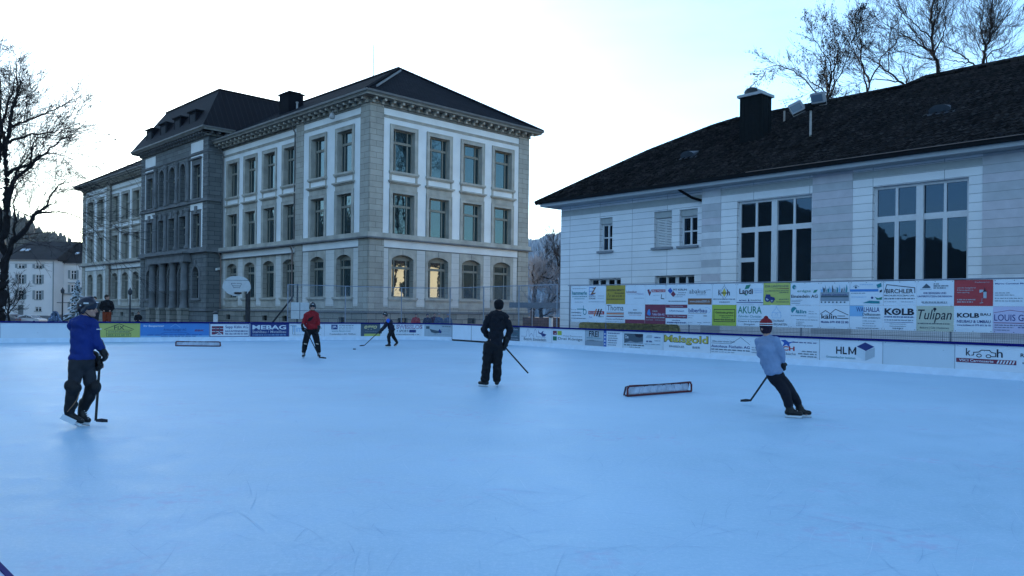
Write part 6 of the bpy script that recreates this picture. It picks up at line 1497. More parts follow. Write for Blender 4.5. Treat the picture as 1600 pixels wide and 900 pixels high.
def face_parts(c, yaw, B, k=1.0):
    f = V((math.cos(yaw), math.sin(yaw), 0)); s = V((-f.y, f.x, 0)); u = V((0, 0, 1)); c = V(c)
    g = MB()
    for sg in (-1, 1):
        p = c + s * sg * .033 * k + f * .088 * k + u * .008 * k; g.lathe(tuple(p - u * .006), [(.004 * k, 0), (.011 * k, .003), (.011 * k, .009), (.004 * k, .012)], 8)
    g.build('eyes', M_EYE, B, smooth=True, uv=False)
    g = MB(); p = c + f * .100 * k - u * .050 * k; g.obox(p, tuple(f), tuple(s), (0, 0, 1), .004 * k, .022 * k, .005 * k); g.build('mouth', M_LIP, B, uv=False)
def glove(parent, wrist, hand, curl, vox=.011, k=1.0, m=None, cuff=True, side=1, stick=None):
    """padded hockey glove: cuff, back of the hand, four separate curled fingers, thumb from the side of the palm"""
    wrist, hand = V(wrist), V(hand); d = (hand - wrist).normalized(); c = V(curl).normalized(); c = (c - d * c.dot(d)).normalized(); s = d.cross(c) * side
    P = [('c', wrist - d * .05 * k, .062 * k, wrist + d * .02 * k, .052 * k)] if cuff else [('c', wrist - d * .02, .035 * k, wrist + d * .02, .034 * k)]
    P += [('e', wrist + d * .075 * k, (.055 * k, .048 * k, .04 * k), tuple(d.to_track_quat('X', 'Z').to_euler())), ('c', wrist + d * .03 * k, .04 * k, wrist + d * .10 * k, .042 * k)]
    for i, L in enumerate((.085, .098, .092, .072)):
        o_ = s * (.039 - .026 * i) * k; a = wrist + d * .115 * k + o_; b = a + d * L * .42 * k + c * .012 * k; e = b + (d * .35 + c * .95).normalized() * L * .42 * k; h = e + (c * .6 - d * .8).normalized() * L * .3 * k; r = .0155 * k
        P += [('c', a - d * .02 * k, r * 1.15, b, r * 1.08), ('c', b, r * 1.08, e, r), ('c', e, r, h, r * .85)]
    t0 = wrist + d * .05 * k + s * .045 * k; t1 = t0 + (s * .7 + d * .6 + c * .3).normalized() * .045 * k; t2 = t1 + (c * .9 + d * .4 - s * .3).normalized() * .042 * k
    P += [('c', t0, .021 * k, t1, .019 * k), ('c', t1, .018 * k, t2, .015 * k)]
    return blob('glove', P, vox, m or M_GLV, parent, 1)
def skate(parent, ankle, heel, toe, up=None, k=1.0, white=False, mats=None):
    ankle, heel, toe = V(ankle), V(heel), V(toe); d = (toe - heel).normalized(); u = (ankle - (heel + toe) / 2); u = (u - d * u.dot(d)).normalized(); s = d.cross(u); L = (toe - heel).length
    bm_ = M_HOLD if white else (mats or M_BOOT); up_ = up or (ankle + u * .12)
    h0 = heel + u * .085 * k; t0 = toe + u * .075 * k
    P = [('c', h0 + d * .03, .046 * k, h0 + d * L * .45, .048 * k), ('c', h0 + d * L * .45, .046 * k, t0 - d * .03, .038 * k), ('c', h0 + d * .05, .05 * k, ankle, .052 * k), ('c', ankle, .052 * k, up_, .062 * k), ('c', ankle + d * .02, .04 * k, h0 + d * L * .5, .04 * k)]
    b = blob('skate', P, .013, bm_, parent, 1)
    g = MB(); g.obox(heel + d * L * .5 + u * .030 * k, d, s, u, L * .47, .010, .016 * k); g.obox(heel + d * L * .22 + u * .048 * k, d, s, u, L * .13, .014, .014 * k); g.obox(heel + d * L * .78 + u * .048 * k, d, s, u, L * .13, .014, .014 * k)
    g.build('blade_holder', M_HOLD, b, uv=False)
    g = MB(); g.obox(heel + d * L * .5 + u * .008 * k, d, s, u, L * .53, .0022, .009 * k); g.build('blade', M_STEEL, b, uv=False)
    g = MB()
    for i in range(5): c = ankle.lerp(h0 + d * L * .6, i / 4) + d * (.05 * k) + u * .01; g.tube([c - s * .03, c + s * .03], .005, 4)
    g.build('laces', M_TRIMW, b, uv=False)
    return b
def stick(loc, rz, butt, hl, blade, label, th=.015, tape=True, rot=None):
    S_ = empty('hockey_stick', loc, rz, label, 'hockey stick', 'hockey sticks')
    g = MB(); butt, hl, blade = V(butt), V(hl), V(blade); d = (hl - butt).normalized(); s = d.cross(V((0, 1, .01))).normalized(); n_ = d.cross(s)
    g.obox((butt + hl) / 2, d, s, n_, (hl - butt).length / 2, .016, .011); g.build('shaft', mat('stick_black', (.007, .006, .007), .5, .1), S_, uv=False)
    g = MB(); m_ = hl.lerp(blade, .5) + V((0, .012, 0)); e = (blade - hl).normalized(); h_ = .032
    for a, b, r0, r1 in ((hl, m_, .022, h_), (m_, blade, h_, h_ * .75)):
        v = [a + V((0, -.006, r0)), b + V((0, -.006, r1)), b + V((0, -.006, -r1 * .6)), a + V((0, -.006, -r0 * .6))]; w = [p + V((0, .012, 0)) for p in v]
        g.face(v); g.face(w[::-1])
        for i in range(4): g.face([v[i], v[(i + 1) % 4], w[(i + 1) % 4], w[i]])
    g.build('blade', mat('blade_tape', (.02, .02, .025), .8, .2), S_, uv=False)
    if tape:
        g = MB(); g.obox(butt + d * .09, d, s, n_, .09, .018, .013); g.build('grip_tape', mat('grip_tape', (.35, .37, .4), .8), S_, uv=False)
    return S_
def place(px, d): return ((px - 800) / 1230 * d, d, 0)
def person(px, d, label, yaw_extra=0):
    loc = place(px, d); rz = -math.atan2(loc[0], loc[1])
    return empty('person', loc, rz, label, 'person'), loc, rz
def helmet(parent, c, yaw, m, cage=False, k=1.0):
    f = V((math.cos(yaw), math.sin(yaw), 0)); s = V((-f.y, f.x, 0)); u = V((0, 0, 1)); c = V(c); e = (0, 0, yaw)
    P = [('e', c + u * .058 * k - f * .006, (.126 * k, .106 * k, .108 * k), e), ('e', c - f * .062 * k + u * .005, (.066 * k, .09 * k, .085 * k), e), ('e', c + f * .070 * k + u * .072 * k, (.05 * k, .08 * k, .036 * k), e), ('c', c - f * .07 * k + u * .13 * k, .035 * k, c + f * .05 * k + u * .145 * k, .03 * k)]
    for sg in (-1, 1): P.append(('c', c + s * sg * .088 * k + f * .02 * k + u * .035 * k, .022 * k, c + s * sg * .085 * k - f * .035 * k - u * .045 * k, .026 * k))
    h = blob('helmet', P, .011, m, parent, 1)
    g = MB()
    for sg in (-1, 1): g.tube([c + s * sg * .088 * k - u * .05 * k, c + s * sg * .06 * k + f * .05 * k - u * .105 * k, c + f * .062 * k - u * .118 * k], .006, 4)
    g.build('chin_strap', M_BLK, h, uv=False)
    g = MB()
    for sg in (-1, 1): 
        for i in range(2): q = c + s * sg * (.101 - .008 * i) * k + u * (.075 - .03 * i) * k + f * (.01 - .05 * i) * k; g.obox(q, f, u, s, .03 * k, .009 * k, .003)
    q = c + f * .118 * k + u * .09 * k; g.obox(q, s, u, f, .035 * k, .008, .004)
    g.build('stickers', M_TRIMW, h, uv=False)
    return h

# ---- 1: helmeted skater in the blue hoodie, seen from behind, looking right
M_ROY = mat('fleece_royal_blue', (.005, .022, .15), .8, .12, 5, .3, 40)
P1, L1, Z1 = person(115, 10.45, 'skater in a royal blue hoodie and helmet, back turned, nearest on the left')
hc = (.165, .03, 1.575); nk = (.125, .02, 1.45)
lj = dict(shL=(-.02, .10, 1.37), elL=(.05, .28, 1.12), hdL=(.28, .22, .86), shR=(.23, -.02, 1.375), elR=(.265, -.02, 1.12), hdR=(.34, .02, 1.03))
bd = [*head_prims(hc, R_(-18)), ('c', nk, .055, (.15, .02, 1.52), .055), ('c', (.11, .03, 1.36), .13, (.11, .03, 1.15), .13), ('c', (.11, .03, 1.1), .12, (.10, .03, .92), .13)]
bd += [('c', lj['shL'], .05, lj['elL'], .042), ('c', lj['elL'], .04, lj['hdL'], .028), ('c', lj['shR'], .05, lj['elR'], .042), ('c', lj['elR'], .04, lj['hdR'], .028),
       ('c', (.03, -.02, .9), .085, (.01, -.05, .52), .06), ('c', (.01, -.05, .52), .058, (-.04, -.02, .17), .04), ('c', (.17, .08, .9), .085, (.225, .06, .50), .06), ('c', (.225, .06, .50), .058, (.11, .14, .19), .04),
       ('c', (-.04, -.02, .15), .04, (.08, -.02, .05), .03), ('c', (.11, .14, .16), .04, (.19, .1, .06), .03)]
for a, b in (('elL', 'hdL'), ('elR', 'hdR')): v_ = (V(lj[b]) - V(lj[a])).normalized(); bd += [('c', lj[b], .028, V(lj[b]) + v_ * .1, .03)]
B = blob('body', bd, .0105, M_SKIN, P1, 1); face_parts(hc, R_(-18), B)
jk = [('c', (.12, .02, 1.44), .07, (.0, .09, 1.36), .078), ('c', (.12, .02, 1.44), .07, (.225, -.01, 1.365), .078), ('e', (.11, .03, 1.23), (.152, .14, .20), (0, 0, 0)), ('c', (.11, .03, 1.2), .14, (.105, .03, 1.0), .142), ('e', (.105, .03, .93), (.162, .145, .085), (0, 0, 0)), ('c', (.12, .02, 1.36), .1, (.12, .02, 1.43), .075),
      ('c', (.02, .09, 1.34), .07, lj['elL'], .066), ('c', lj['elL'], .072, V(lj['elL']).lerp(V(lj['hdL']), .8), .05), ('c', lj['shR'], .072, lj['elR'], .07), ('c', lj['elR'], .076, V(lj['elR']).lerp(V(lj['hdR']), .75), .055),
      ('e', (.06, .0, 1.37), (.10, .09, .08), (0, -.45, 0)), ('c', (.05, -.07, 1.37), .04, (.12, -.09, 1.34), .04)]
blob('hoodie', jk, .014, M_ROY, P1, 2, wr=.020)
g = MB(); g.obox((.30, -.04, 1.305), (1, 0, .05), (0, 1, 0), (0, 0, 1), .03, .065, .006); g.build('sleeve_stripe', M_TRIMW, P1, uv=False)
M_GRS = mat('trousers_charcoal', (.018, .020, .026), .85, .25, 8, .3, 50)
blob('shorts', [('e', (.105, .03, .86), (.155, .14, .13), (0, 0, 0)), ('c', (.04, -.01, .84), .098, (.02, -.04, .60), .082), ('c', (.165, .06, .84), .098, (.205, .06, .58), .082)], .014, M_GRS, P1, 2, wr=.01)
M_PAD = mat('pad_black', (.006, .006, .008), .6, .3, 8, .3, 30)
blob('leg_guard', [('e', (.02, -.07, .53), (.085, .09, .10), (0, 0, 0)), ('c', (.01, -.05, .60), .078, (-.01, -.04, .40), .082), ('c', (-.01, -.04, .40), .08, (-.035, -.02, .22), .066), ('e', (-.06, -.06, .56), (.04, .05, .07), (0, 0, 0))], .013, M_PAD, P1, 1, wr=.008)
blob('leg_guard', [('e', (.255, .04, .52), (.085, .09, .10), (0, 0, 0)), ('c', (.225, .06, .58), .076, (.19, .08, .38), .08), ('c', (.19, .08, .38), .078, (.125, .13, .22), .062)], .013, M_PAD, P1, 1, wr=.008)
g = MB(); g.tube([(.08, -.14, .47), (.05, -.15, .38), (.0, -.135, .3), (-.06, -.11, .22)], .006, 5); g.build('strap', mat('strap_tan', (.22, .12, .07), .7), P1, uv=False)
skate(P1, (-.045, -.03, .20), (-.10, -.03, .10), (.10, -.04, .0), white=False); skate(P1, (.11, .12, .20), (.05, .13, .025), (.20, .04, .0))
g = MB(); g.obox((-.045, -.085, .115), (.85, -.05, -.5), (0, 1, 0), (.5, 0, .85), .095, .006, .035); g.build('heel_shell', M_HOLD, P1, uv=False)
helmet(P1, hc, R_(-18), mat('helmet_navy', (.005, .007, .020), .3, .1, spec=.5))
glove(P1, (.315, .02, 1.07), (.37, .02, .97), (-.4, .3, -.6), k=1.15); glove(P1, (.27, .16, .90), (.33, .08, .80), (-.2, -.6, -.3), k=1.1)
stick(L1, Z1, (.33, .05, 1.12), (.275, -.02, .075), (.42, .02, .055), 'hockey stick upright in the gloves of the skater in the blue hoodie')

# ---- 2: red jersey, facing us
M_RED = mat('jersey_red', (.22, .007, .013), .8, .1, 5, .25, 30)
P2, L2, Z2 = person(487, 26.1, 'skater in a red jersey and black helmet standing legs apart, facing the camera')
hc = (.03, -.03, 1.69); bd = [*head_prims(hc, R_(-88)), ('c', (.02, 0, 1.52), .055, (.03, -.01, 1.62), .055), ('c', (.0, 0, 1.40), .15, (0, 0, 1.18), .14), ('c', (0, 0, 1.1), .13, (0, 0, .95), .14)]
J = dict(shL=(-.17, 0, 1.44), elL=(-.245, .02, 1.20), hdL=(-.25, -.12, 1.0), shR=(.17, 0, 1.44), elR=(.215, .02, 1.18), hdR=(.20, -.10, .93))
bd += [('c', J['shL'], .05, J['elL'], .042), ('c', J['elL'], .04, J['hdL'], .028), ('c', J['shR'], .05, J['elR'], .042), ('c', J['elR'], .04, J['hdR'], .028),
       ('c', (-.10, 0, .92), .09, (-.19, -.03, .50), .06), ('c', (-.19, -.03, .50), .058, (-.235, 0, .15), .04), ('c', (.10, 0, .92), .09, (.19, -.03, .50), .06), ('c', (.19, -.03, .50), .058, (.245, 0, .15), .04),
       ('c', (-.235, 0, .15), .04, (-.26, -.14, .06), .03), ('c', (.245, 0, .15), .04, (.27, -.14, .06), .03)]
for a, b in (('elL', 'hdL'), ('elR', 'hdR')): v_ = (V(J[b]) - V(J[a])).normalized(); bd += [('c', J[b], .028, V(J[b]) + v_ * .09, .03)]
B = blob('body', bd, .013, M_SKIN, P2, 1); face_parts(hc, R_(-88), B)
blob('jersey', [('c', (0, 0, 1.54), .07, (-.16, 0, 1.44), .072), ('c', (0, 0, 1.54), .07, (.16, 0, 1.44), .072), ('e', (0, 0, 1.28), (.18, .145, .25), (0, 0, 0)), ('e', (0, 0, 1.03), (.185, .145, .16), (0, 0, 0)), ('c', J['shL'], .072, J['elL'], .07), ('c', J['elL'], .07, V(J['elL']).lerp(V(J['hdL']), .75), .065), ('c', J['shR'], .072, J['elR'], .07), ('c', J['elR'], .068, V(J['elR']).lerp(V(J['hdR']), .75), .065)], .017, M_RED, P2, 2, wr=.024)
g = MB(); g.face([(-.14, -.178, 1.22), (-.05, -.19, 1.22), (.03, -.182, 1.30), (.07, -.165, 1.40), (-.02, -.178, 1.35), (-.09, -.18, 1.32)]); g.build('chest_emblem', M_BLK, P2, uv=False)
blob('trousers', [('e', (0, 0, .90), (.19, .14, .12), (0, 0, 0)), ('c', (-.10, 0, .88), .12, (-.19, -.03, .52), .10), ('c', (-.19, -.03, .52), .10, (-.235, 0, .22), .075), ('c', (.10, 0, .88), .12, (.19, -.03, .52), .10), ('c', (.19, -.03, .52), .10, (.245, 0, .22), .075)], .016, M_BLK, P2, 2, wr=.01)
g = MB(); 
for x in (-.19, .19): g.obox((x, -.13, .47), (1, 0, -.15), (0, 1, 0), (0, 0, 1), .045, .004, .014)
g.build('knee_stripe', mat('trim_beige', (.45, .40, .33), .7), P2, uv=False)
skate(P2, (-.235, 0, .18), (-.225, .07, 0), (-.27, -.20, 0)); skate(P2, (.245, 0, .18), (.24, .07, 0), (.28, -.20, 0))
helmet(P2, hc, R_(-88), mat('helmet_black', (.005, .005, .008), .3, .1, spec=.5))
glove(P2, (-.27, -.10, 1.03), (-.26, -.16, .93), (.4, -.5, -.2), k=1.15); glove(P2, (.215, -.08, .98), (.2, -.14, .88), (-.4, -.5, -.2), k=1.15)
stick(L2, Z2, (-.27, -.10, 1.12), (.27, -1.0, .07), (.47, -1.05, .05), 'hockey stick slanting down in front of the skater in the red jersey')

# ---- 3: small skater, dark blue jacket with bright shoulders, leaning forward to the left
M_DNV = mat('jacket_dark_navy', (.005, .007, .022), .8, .15, 5, .3, 30); M_BRB = mat('yoke_bright_blue', (.02, .10, .50), .8, .1)
P3, L3, Z3 = person(612, 34.6, 'small skater in a dark jacket with bright blue shoulders, bent forward and skating left')
hc = (-.285, 0, 1.40); bd = [*head_prims(hc, R_(180), .92), ('c', (-.20, 0, 1.22), .048, (-.26, 0, 1.33), .048), ('c', (-.12, 0, 1.14), .12, (-.03, 0, .95), .12), ('c', (-.03, 0, .92), .11, (0, 0, .75), .12)]
J = dict(shL=(-.15, -.14, 1.16), elL=(-.27, -.16, .90), hdL=(-.44, -.06, .70), shR=(-.15, .14, 1.16), elR=(-.30, .15, .92), hdR=(-.40, .02, .80))
bd += [('c', J['shL'], .045, J['elL'], .038), ('c', J['elL'], .036, J['hdL'], .026), ('c', J['shR'], .045, J['elR'], .038), ('c', J['elR'], .036, J['hdR'], .026),
       ('c', (0, -.08, .72), .08, (-.12, -.08, .44), .055), ('c', (-.12, -.08, .44), .05, (-.09, -.08, .14), .038), ('c', (0, .08, .72), .08, (.10, .08, .42), .055), ('c', (.10, .08, .42), .05, (.26, .08, .18), .038), ('c', (-.09, -.08, .14), .036, (-.2, -.08, .06), .028), ('c', (.26, .08, .18), .036, (.2, .08, .06), .028)]
for a, b in (('elL', 'hdL'), ('elR', 'hdR')): v_ = (V(J[b]) - V(J[a])).normalized(); bd += [('c', J[b], .026, V(J[b]) + v_ * .08, .028)]
B = blob('body', bd, .014, M_SKIN, P3, 1); face_parts(hc, R_(180), B, .92)
blob('jacket', [('e', (-.10, 0, 1.06), (.15, .19, .17), (0, .45, 0)), ('e', (-.02, 0, .88), (.15, .18, .16), (0, .2, 0)), ('e', (.02, 0, .78), (.15, .17, .07), (0, 0, 0)), ('c', J['shL'], .08, J['elL'], .07), ('c', J['elL'], .068, V(J['elL']).lerp(V(J['hdL']), .75), .05), ('c', J['shR'], .08, J['elR'], .07), ('c', J['elR'], .068, V(J['elR']).lerp(V(J['hdR']), .75), .05)], .016, M_DNV, P3, 2, wr=.020)
blob('shoulder_yoke', [('e', (-.12, 0, 1.155), (.115, .175, .075), (0, .45, 0)), ('c', (-.15, -.14, 1.17), .083, (-.17, -.15, 1.10), .084), ('c', (-.15, .14, 1.17), .083, (-.17, .15, 1.10), .084)], .014, M_BRB, P3, 2)
blob('trousers', [('e', (0, 0, .73), (.14, .15, .11), (0, 0, 0)), ('c', (0, -.08, .70), .105, (-.12, -.08, .46), .085), ('c', (-.12, -.08, .46), .083, (-.09, -.08, .20), .065), ('c', (0, .08, .70), .105, (.10, .08, .44), .085), ('c', (.10, .08, .44), .083, (.24, .08, .22), .062)], .015, M_BLK, P3, 2, wr=.01)
skate(P3, (-.09, -.08, .17), (-.02, -.08, 0), (-.26, -.08, 0), k=.95); skate(P3, (.26, .08, .20), (.33, .08, .12), (.15, .08, .0), k=.95)
helmet(P3, hc, R_(180), mat('helmet_black', (.005, .005, .008)), k=.95)
glove(P3, (-.42, -.07, .73), (-.50, -.04, .65), (0, .5, -.5), k=1.05); glove(P3, (-.38, .03, .83), (-.46, 0, .76), (0, -.5, -.5), k=1.05)
stick(L3, Z3, (-.28, .02, .92), (-1.16, -.12, .07), (-1.36, -.12, .05), 'hockey stick stretched low to the left by the small skater')
PK = empty('puck', place(554.5, 32.0), 0, 'black puck on the ice left of the small skater\'s stick', 'puck'); g = MB(); g.lathe((0, 0, .004), [(.055, 0), (.06, .004), (.06, .032), (.055, .036)], 20); g.build('disc', M_GLV, PK, smooth=False)

# ---- 4: man in black, back turned
P4, L4, Z4 = person(768, 16.8, 'man all in black with a beanie, back turned, before the rink gate')
hc = (.155, .01, 1.725); yaw = R_(88); bd = [*head_prims(hc, yaw), ('c', (.13, .01, 1.55), .06, (.15, 0, 1.66), .058), ('c', (.12, 0, 1.45), .16, (.11, 0, 1.22), .15), ('c', (.10, 0, 1.15), .14, (.05, 0, .95), .14)]
J = dict(shL=(-.07, 0, 1.50), elL=(-.16, .05, 1.22), hdL=(-.04, .26, 1.05), shR=(.325, 0, 1.50), elR=(.40, .03, 1.22), hdR=(.32, .06, .95))
bd += [('c', J['shL'], .055, J['elL'], .045), ('c', J['elL'], .042, J['hdL'], .03), ('c', J['shR'], .055, J['elR'], .045), ('c', J['elR'], .042, J['hdR'], .03),
       ('c', (-.05, 0, .9), .095, (-.09, 0, .50), .065), ('c', (-.09, 0, .50), .06, (-.12, 0, .15), .042), ('c', (.13, 0, .9), .095, (.14, 0, .50), .065), ('c', (.14, 0, .50), .06, (.13, .02, .15), .042), ('c', (-.12, 0, .15), .04, (-.2, .08, .06), .03), ('c', (.13, .02, .15), .04, (.13, .14, .06), .03)]
for a, b in (('elL', 'hdL'), ('elR', 'hdR')): v_ = (V(J[b]) - V(J[a])).normalized(); bd += [('c', J[b], .028, V(J[b]) + v_ * .09, .03)]
B = blob('body', bd, .013, M_SKIN, P4, 1); face_parts(hc, yaw, B)
M_BK2 = mat('hoodie_black', (.004, .005, .010), .85, .3, 6, .35, 35)
blob('hoodie', [('c', (.13, 0, 1.585), .08, (-.05, 0, 1.49), .085), ('c', (.13, 0, 1.585), .08, (.305, 0, 1.49), .085), ('e', (.12, 0, 1.34), (.18, .15, .25), (0, 0, 0)), ('e', (.105, 0, 1.10), (.165, .14, .20), (0, 0, 0)), ('e', (.085, 0, .92), (.165, .14, .12), (0, 0, 0)), ('c', (-.045, 0, 1.49), .078, J['elL'], .074), ('c', J['elL'], .074, V(J['elL']).lerp(V(J['hdL']), .8), .06), ('c', (.30, 0, 1.49), .078, J['elR'], .074), ('c', J['elR'], .072, V(J['elR']).lerp(V(J['hdR']), .7), .062), ('e', (.13, -.05, 1.53), (.12, .09, .09), (0, 0, 0)), ('c', (.05, -.12, 1.47), .05, (.21, -.12, 1.47), .05), ('c', (.13, -.15, 1.38), .04, (.13, -.12, 1.47), .06)], .016, M_BK2, P4, 2, wr=.024)
blob('trousers', [('e', (.045, 0, .88), (.19, .145, .13), (0, 0, 0)), ('c', (-.05, 0, .86), .125, (-.09, 0, .50), .10), ('c', (-.09, 0, .50), .098, (-.12, 0, .17), .092), ('c', (.13, 0, .86), .125, (.14, 0, .50), .10), ('c', (.14, 0, .50), .098, (.13, .01, .17), .09)], .016, M_BLK, P4, 2, wr=.020)
blob('beanie', [('e', (.155, .0, 1.775), (.108, .115, .10), (0, 0, 0)), ('c', (.155, -.005, 1.73), .102, (.155, 0, 1.755), .105)], .013, mat('beanie_black', (.003, .0035, .006), .9, .2, 20, .3, 80), P4, 1)
skate(P4, (-.12, 0, .19), (-.06, -.06, 0), (-.26, .12, 0)); skate(P4, (.13, .02, .19), (.13, -.06, 0), (.16, .20, 0))
glove(P4, (.315, .05, .97), (.29, .06, .86), (-.5, .4, -.2), k=1.25); glove(P4, (-.06, .24, 1.07), (.02, .28, 1.0), (.3, -.2, -.6), k=1.15)
stick(L4, Z4, (.81, .22, .28), (-.03, .36, 1.20), (-.05, .42, 1.36), 'hockey stick held across by the man in black, pointing down to the right', tape=False)

# ---- 5: leaning skater with the striped woolly hat
M_LBL = mat('sweatshirt_light_blue', (.17, .24, .37), .85, .10, 5, .3, 40)
P5, L5, Z5 = person(1245, 12.3, 'skater in a pale blue sweatshirt and striped woolly hat leaning far back to the left')
hc = (-.455, .02, 1.385); yaw = R_(60); bd = [*head_prims(hc, yaw, .97), ('c', (-.435, .01, 1.22), .05, (-.45, .01, 1.32), .05), ('c', (-.43, .0, 1.15), .13, (-.39, 0, .95), .12), ('c', (-.37, 0, .9), .12, (-.31, 0, .70), .12)]
J = dict(shL=(-.55, .04, 1.17), elL=(-.52, .22, .96), hdL=(-.36, .30, .80), shR=(-.31, -.02, 1.18), elR=(-.225, .02, 1.00), hdR=(-.20, .06, .86))
bd += [('c', J['shL'], .048, J['elL'], .04), ('c', J['elL'], .038, J['hdL'], .027), ('c', J['shR'], .048, J['elR'], .04), ('c', J['elR'], .038, J['hdR'], .027),
       ('c', (-.36, .02, .68), .085, (-.16, .0, .40), .06), ('c', (-.16, .0, .40), .055, (-.10, -.02, .15), .04), ('c', (-.28, .04, .68), .085, (-.08, .10, .40), .06), ('c', (-.08, .10, .40), .055, (.05, .12, .16), .04), ('c', (-.10, -.02, .15), .038, (.0, -.03, .06), .03), ('c', (.05, .12, .16), .038, (.16, .12, .06), .03)]
for a, b in (('elL', 'hdL'), ('elR', 'hdR')): v_ = (V(J[b]) - V(J[a])).normalized(); bd += [('c', J[b], .027, V(J[b]) + v_ * .09, .03)]
B = blob('body', bd, .012, M_SKIN, P5, 1); face_parts(hc, yaw, B, .97)
blob('sweatshirt', [('c', (-.44, .01, 1.245), .065, (-.54, .04, 1.16), .075), ('c', (-.44, .01, 1.245), .065, (-.325, -.02, 1.17), .075), ('e', (-.435, 0, 1.05), (.158, .15, .18), (0, -.16, 0)), ('c', (-.425, 0, 1.0), .142, (-.35, 0, .76), .142), ('e', (-.385, 0, .86), (.155, .14, .18), (0, -.25, 0)), ('e', (-.335, 0, .71), (.145, .14, .075), (0, -.12, 0)), ('c', J['shL'], .08, J['elL'], .07), ('c', J['elL'], .068, V(J['elL']).lerp(V(J['hdL']), .8), .048), ('c', J['shR'], .082, J['elR'], .07), ('c', J['elR'], .068, V(J['elR']).lerp(V(J['hdR']), .85), .05)], .014, M_LBL, P5, 2, wr=.020)
blob('trousers', [('e', (-.32, .02, .68), (.13, .13, .09), (0, .5, 0)), ('c', (-.35, .01, .66), .105, (-.16, .0, .40), .085), ('c', (-.16, .0, .40), .083, (-.105, -.02, .2), .07), ('c', (-.28, .04, .66), .105, (-.08, .10, .40), .085), ('c', (-.08, .10, .40), .083, (.03, .12, .22), .066)], .014, mat('trousers_navy', (.004, .005, .011), .85, .25, 8, .3, 50), P5, 2, wr=.01)
ht = blob('woolly_hat', [('e', (-.457, .01, 1.435), (.100, .108, .098), (0, 0, 0)), ('c', (-.455, .01, 1.385), .094, (-.455, .01, 1.42), .100)], .011, mat('wool_navy', (.018, .010, .025), .95, .2, 30, .5, 90), P5, 1)
blob('red_crown', [('e', (-.457, .01, 1.463), (.101, .108, .088), (0, 0, 0)), ('c', (-.457, .01, 1.45), .100, (-.457, .01, 1.462), .100)], .010, mat('wool_red', (.20, .012, .02), .95, .2, 30, .5, 90), ht, 1)
for z in (1.432, 1.462):
    g = MB(); g.lathe((-.457, .01, z), [(.101, 0), (.112, .003), (.113, .010), (.103, .014)], 24); o_ = g.build('white_band', mat('wool_white', (.62, .64, .66), .95, .1), ht, smooth=True, uv=False); o_.scale = (1, 1, 1)
blob('pompom', [('e', (-.46, .01, 1.56), (.036, .036, .03), (0, 0, 0)), ('e', (-.475, .0, 1.553), (.02, .02, .02), (0, 0, 0)), ('e', (-.445, .02, 1.555), (.02, .02, .02), (0, 0, 0))], .007, mat('wool_red', (.2, .012, .02)), ht, 0, wr=.006)
skate(P5, (-.10, -.03, .17), (-.15, -.03, .0), (.10, -.05, .0), up=V((-.125, -.02, .27))); skate(P5, (.05, .12, .17), (-.01, .12, .0), (.23, .13, .0), up=V((.0, .11, .26)))
glove(P5, (-.20, .06, .88), (-.19, .07, .78), (-.4, .5, -.1), k=.95, cuff=False); glove(P5, (-.38, .29, .82), (-.32, .33, .76), (.2, -.3, -.6), k=.95, cuff=False)
stick(L5, Z5, (-.28, .28, .86), (-.755, 1.50, .08), (-.93, 1.55, .06), 'hockey stick trailing behind the leaning skater in the striped hat')

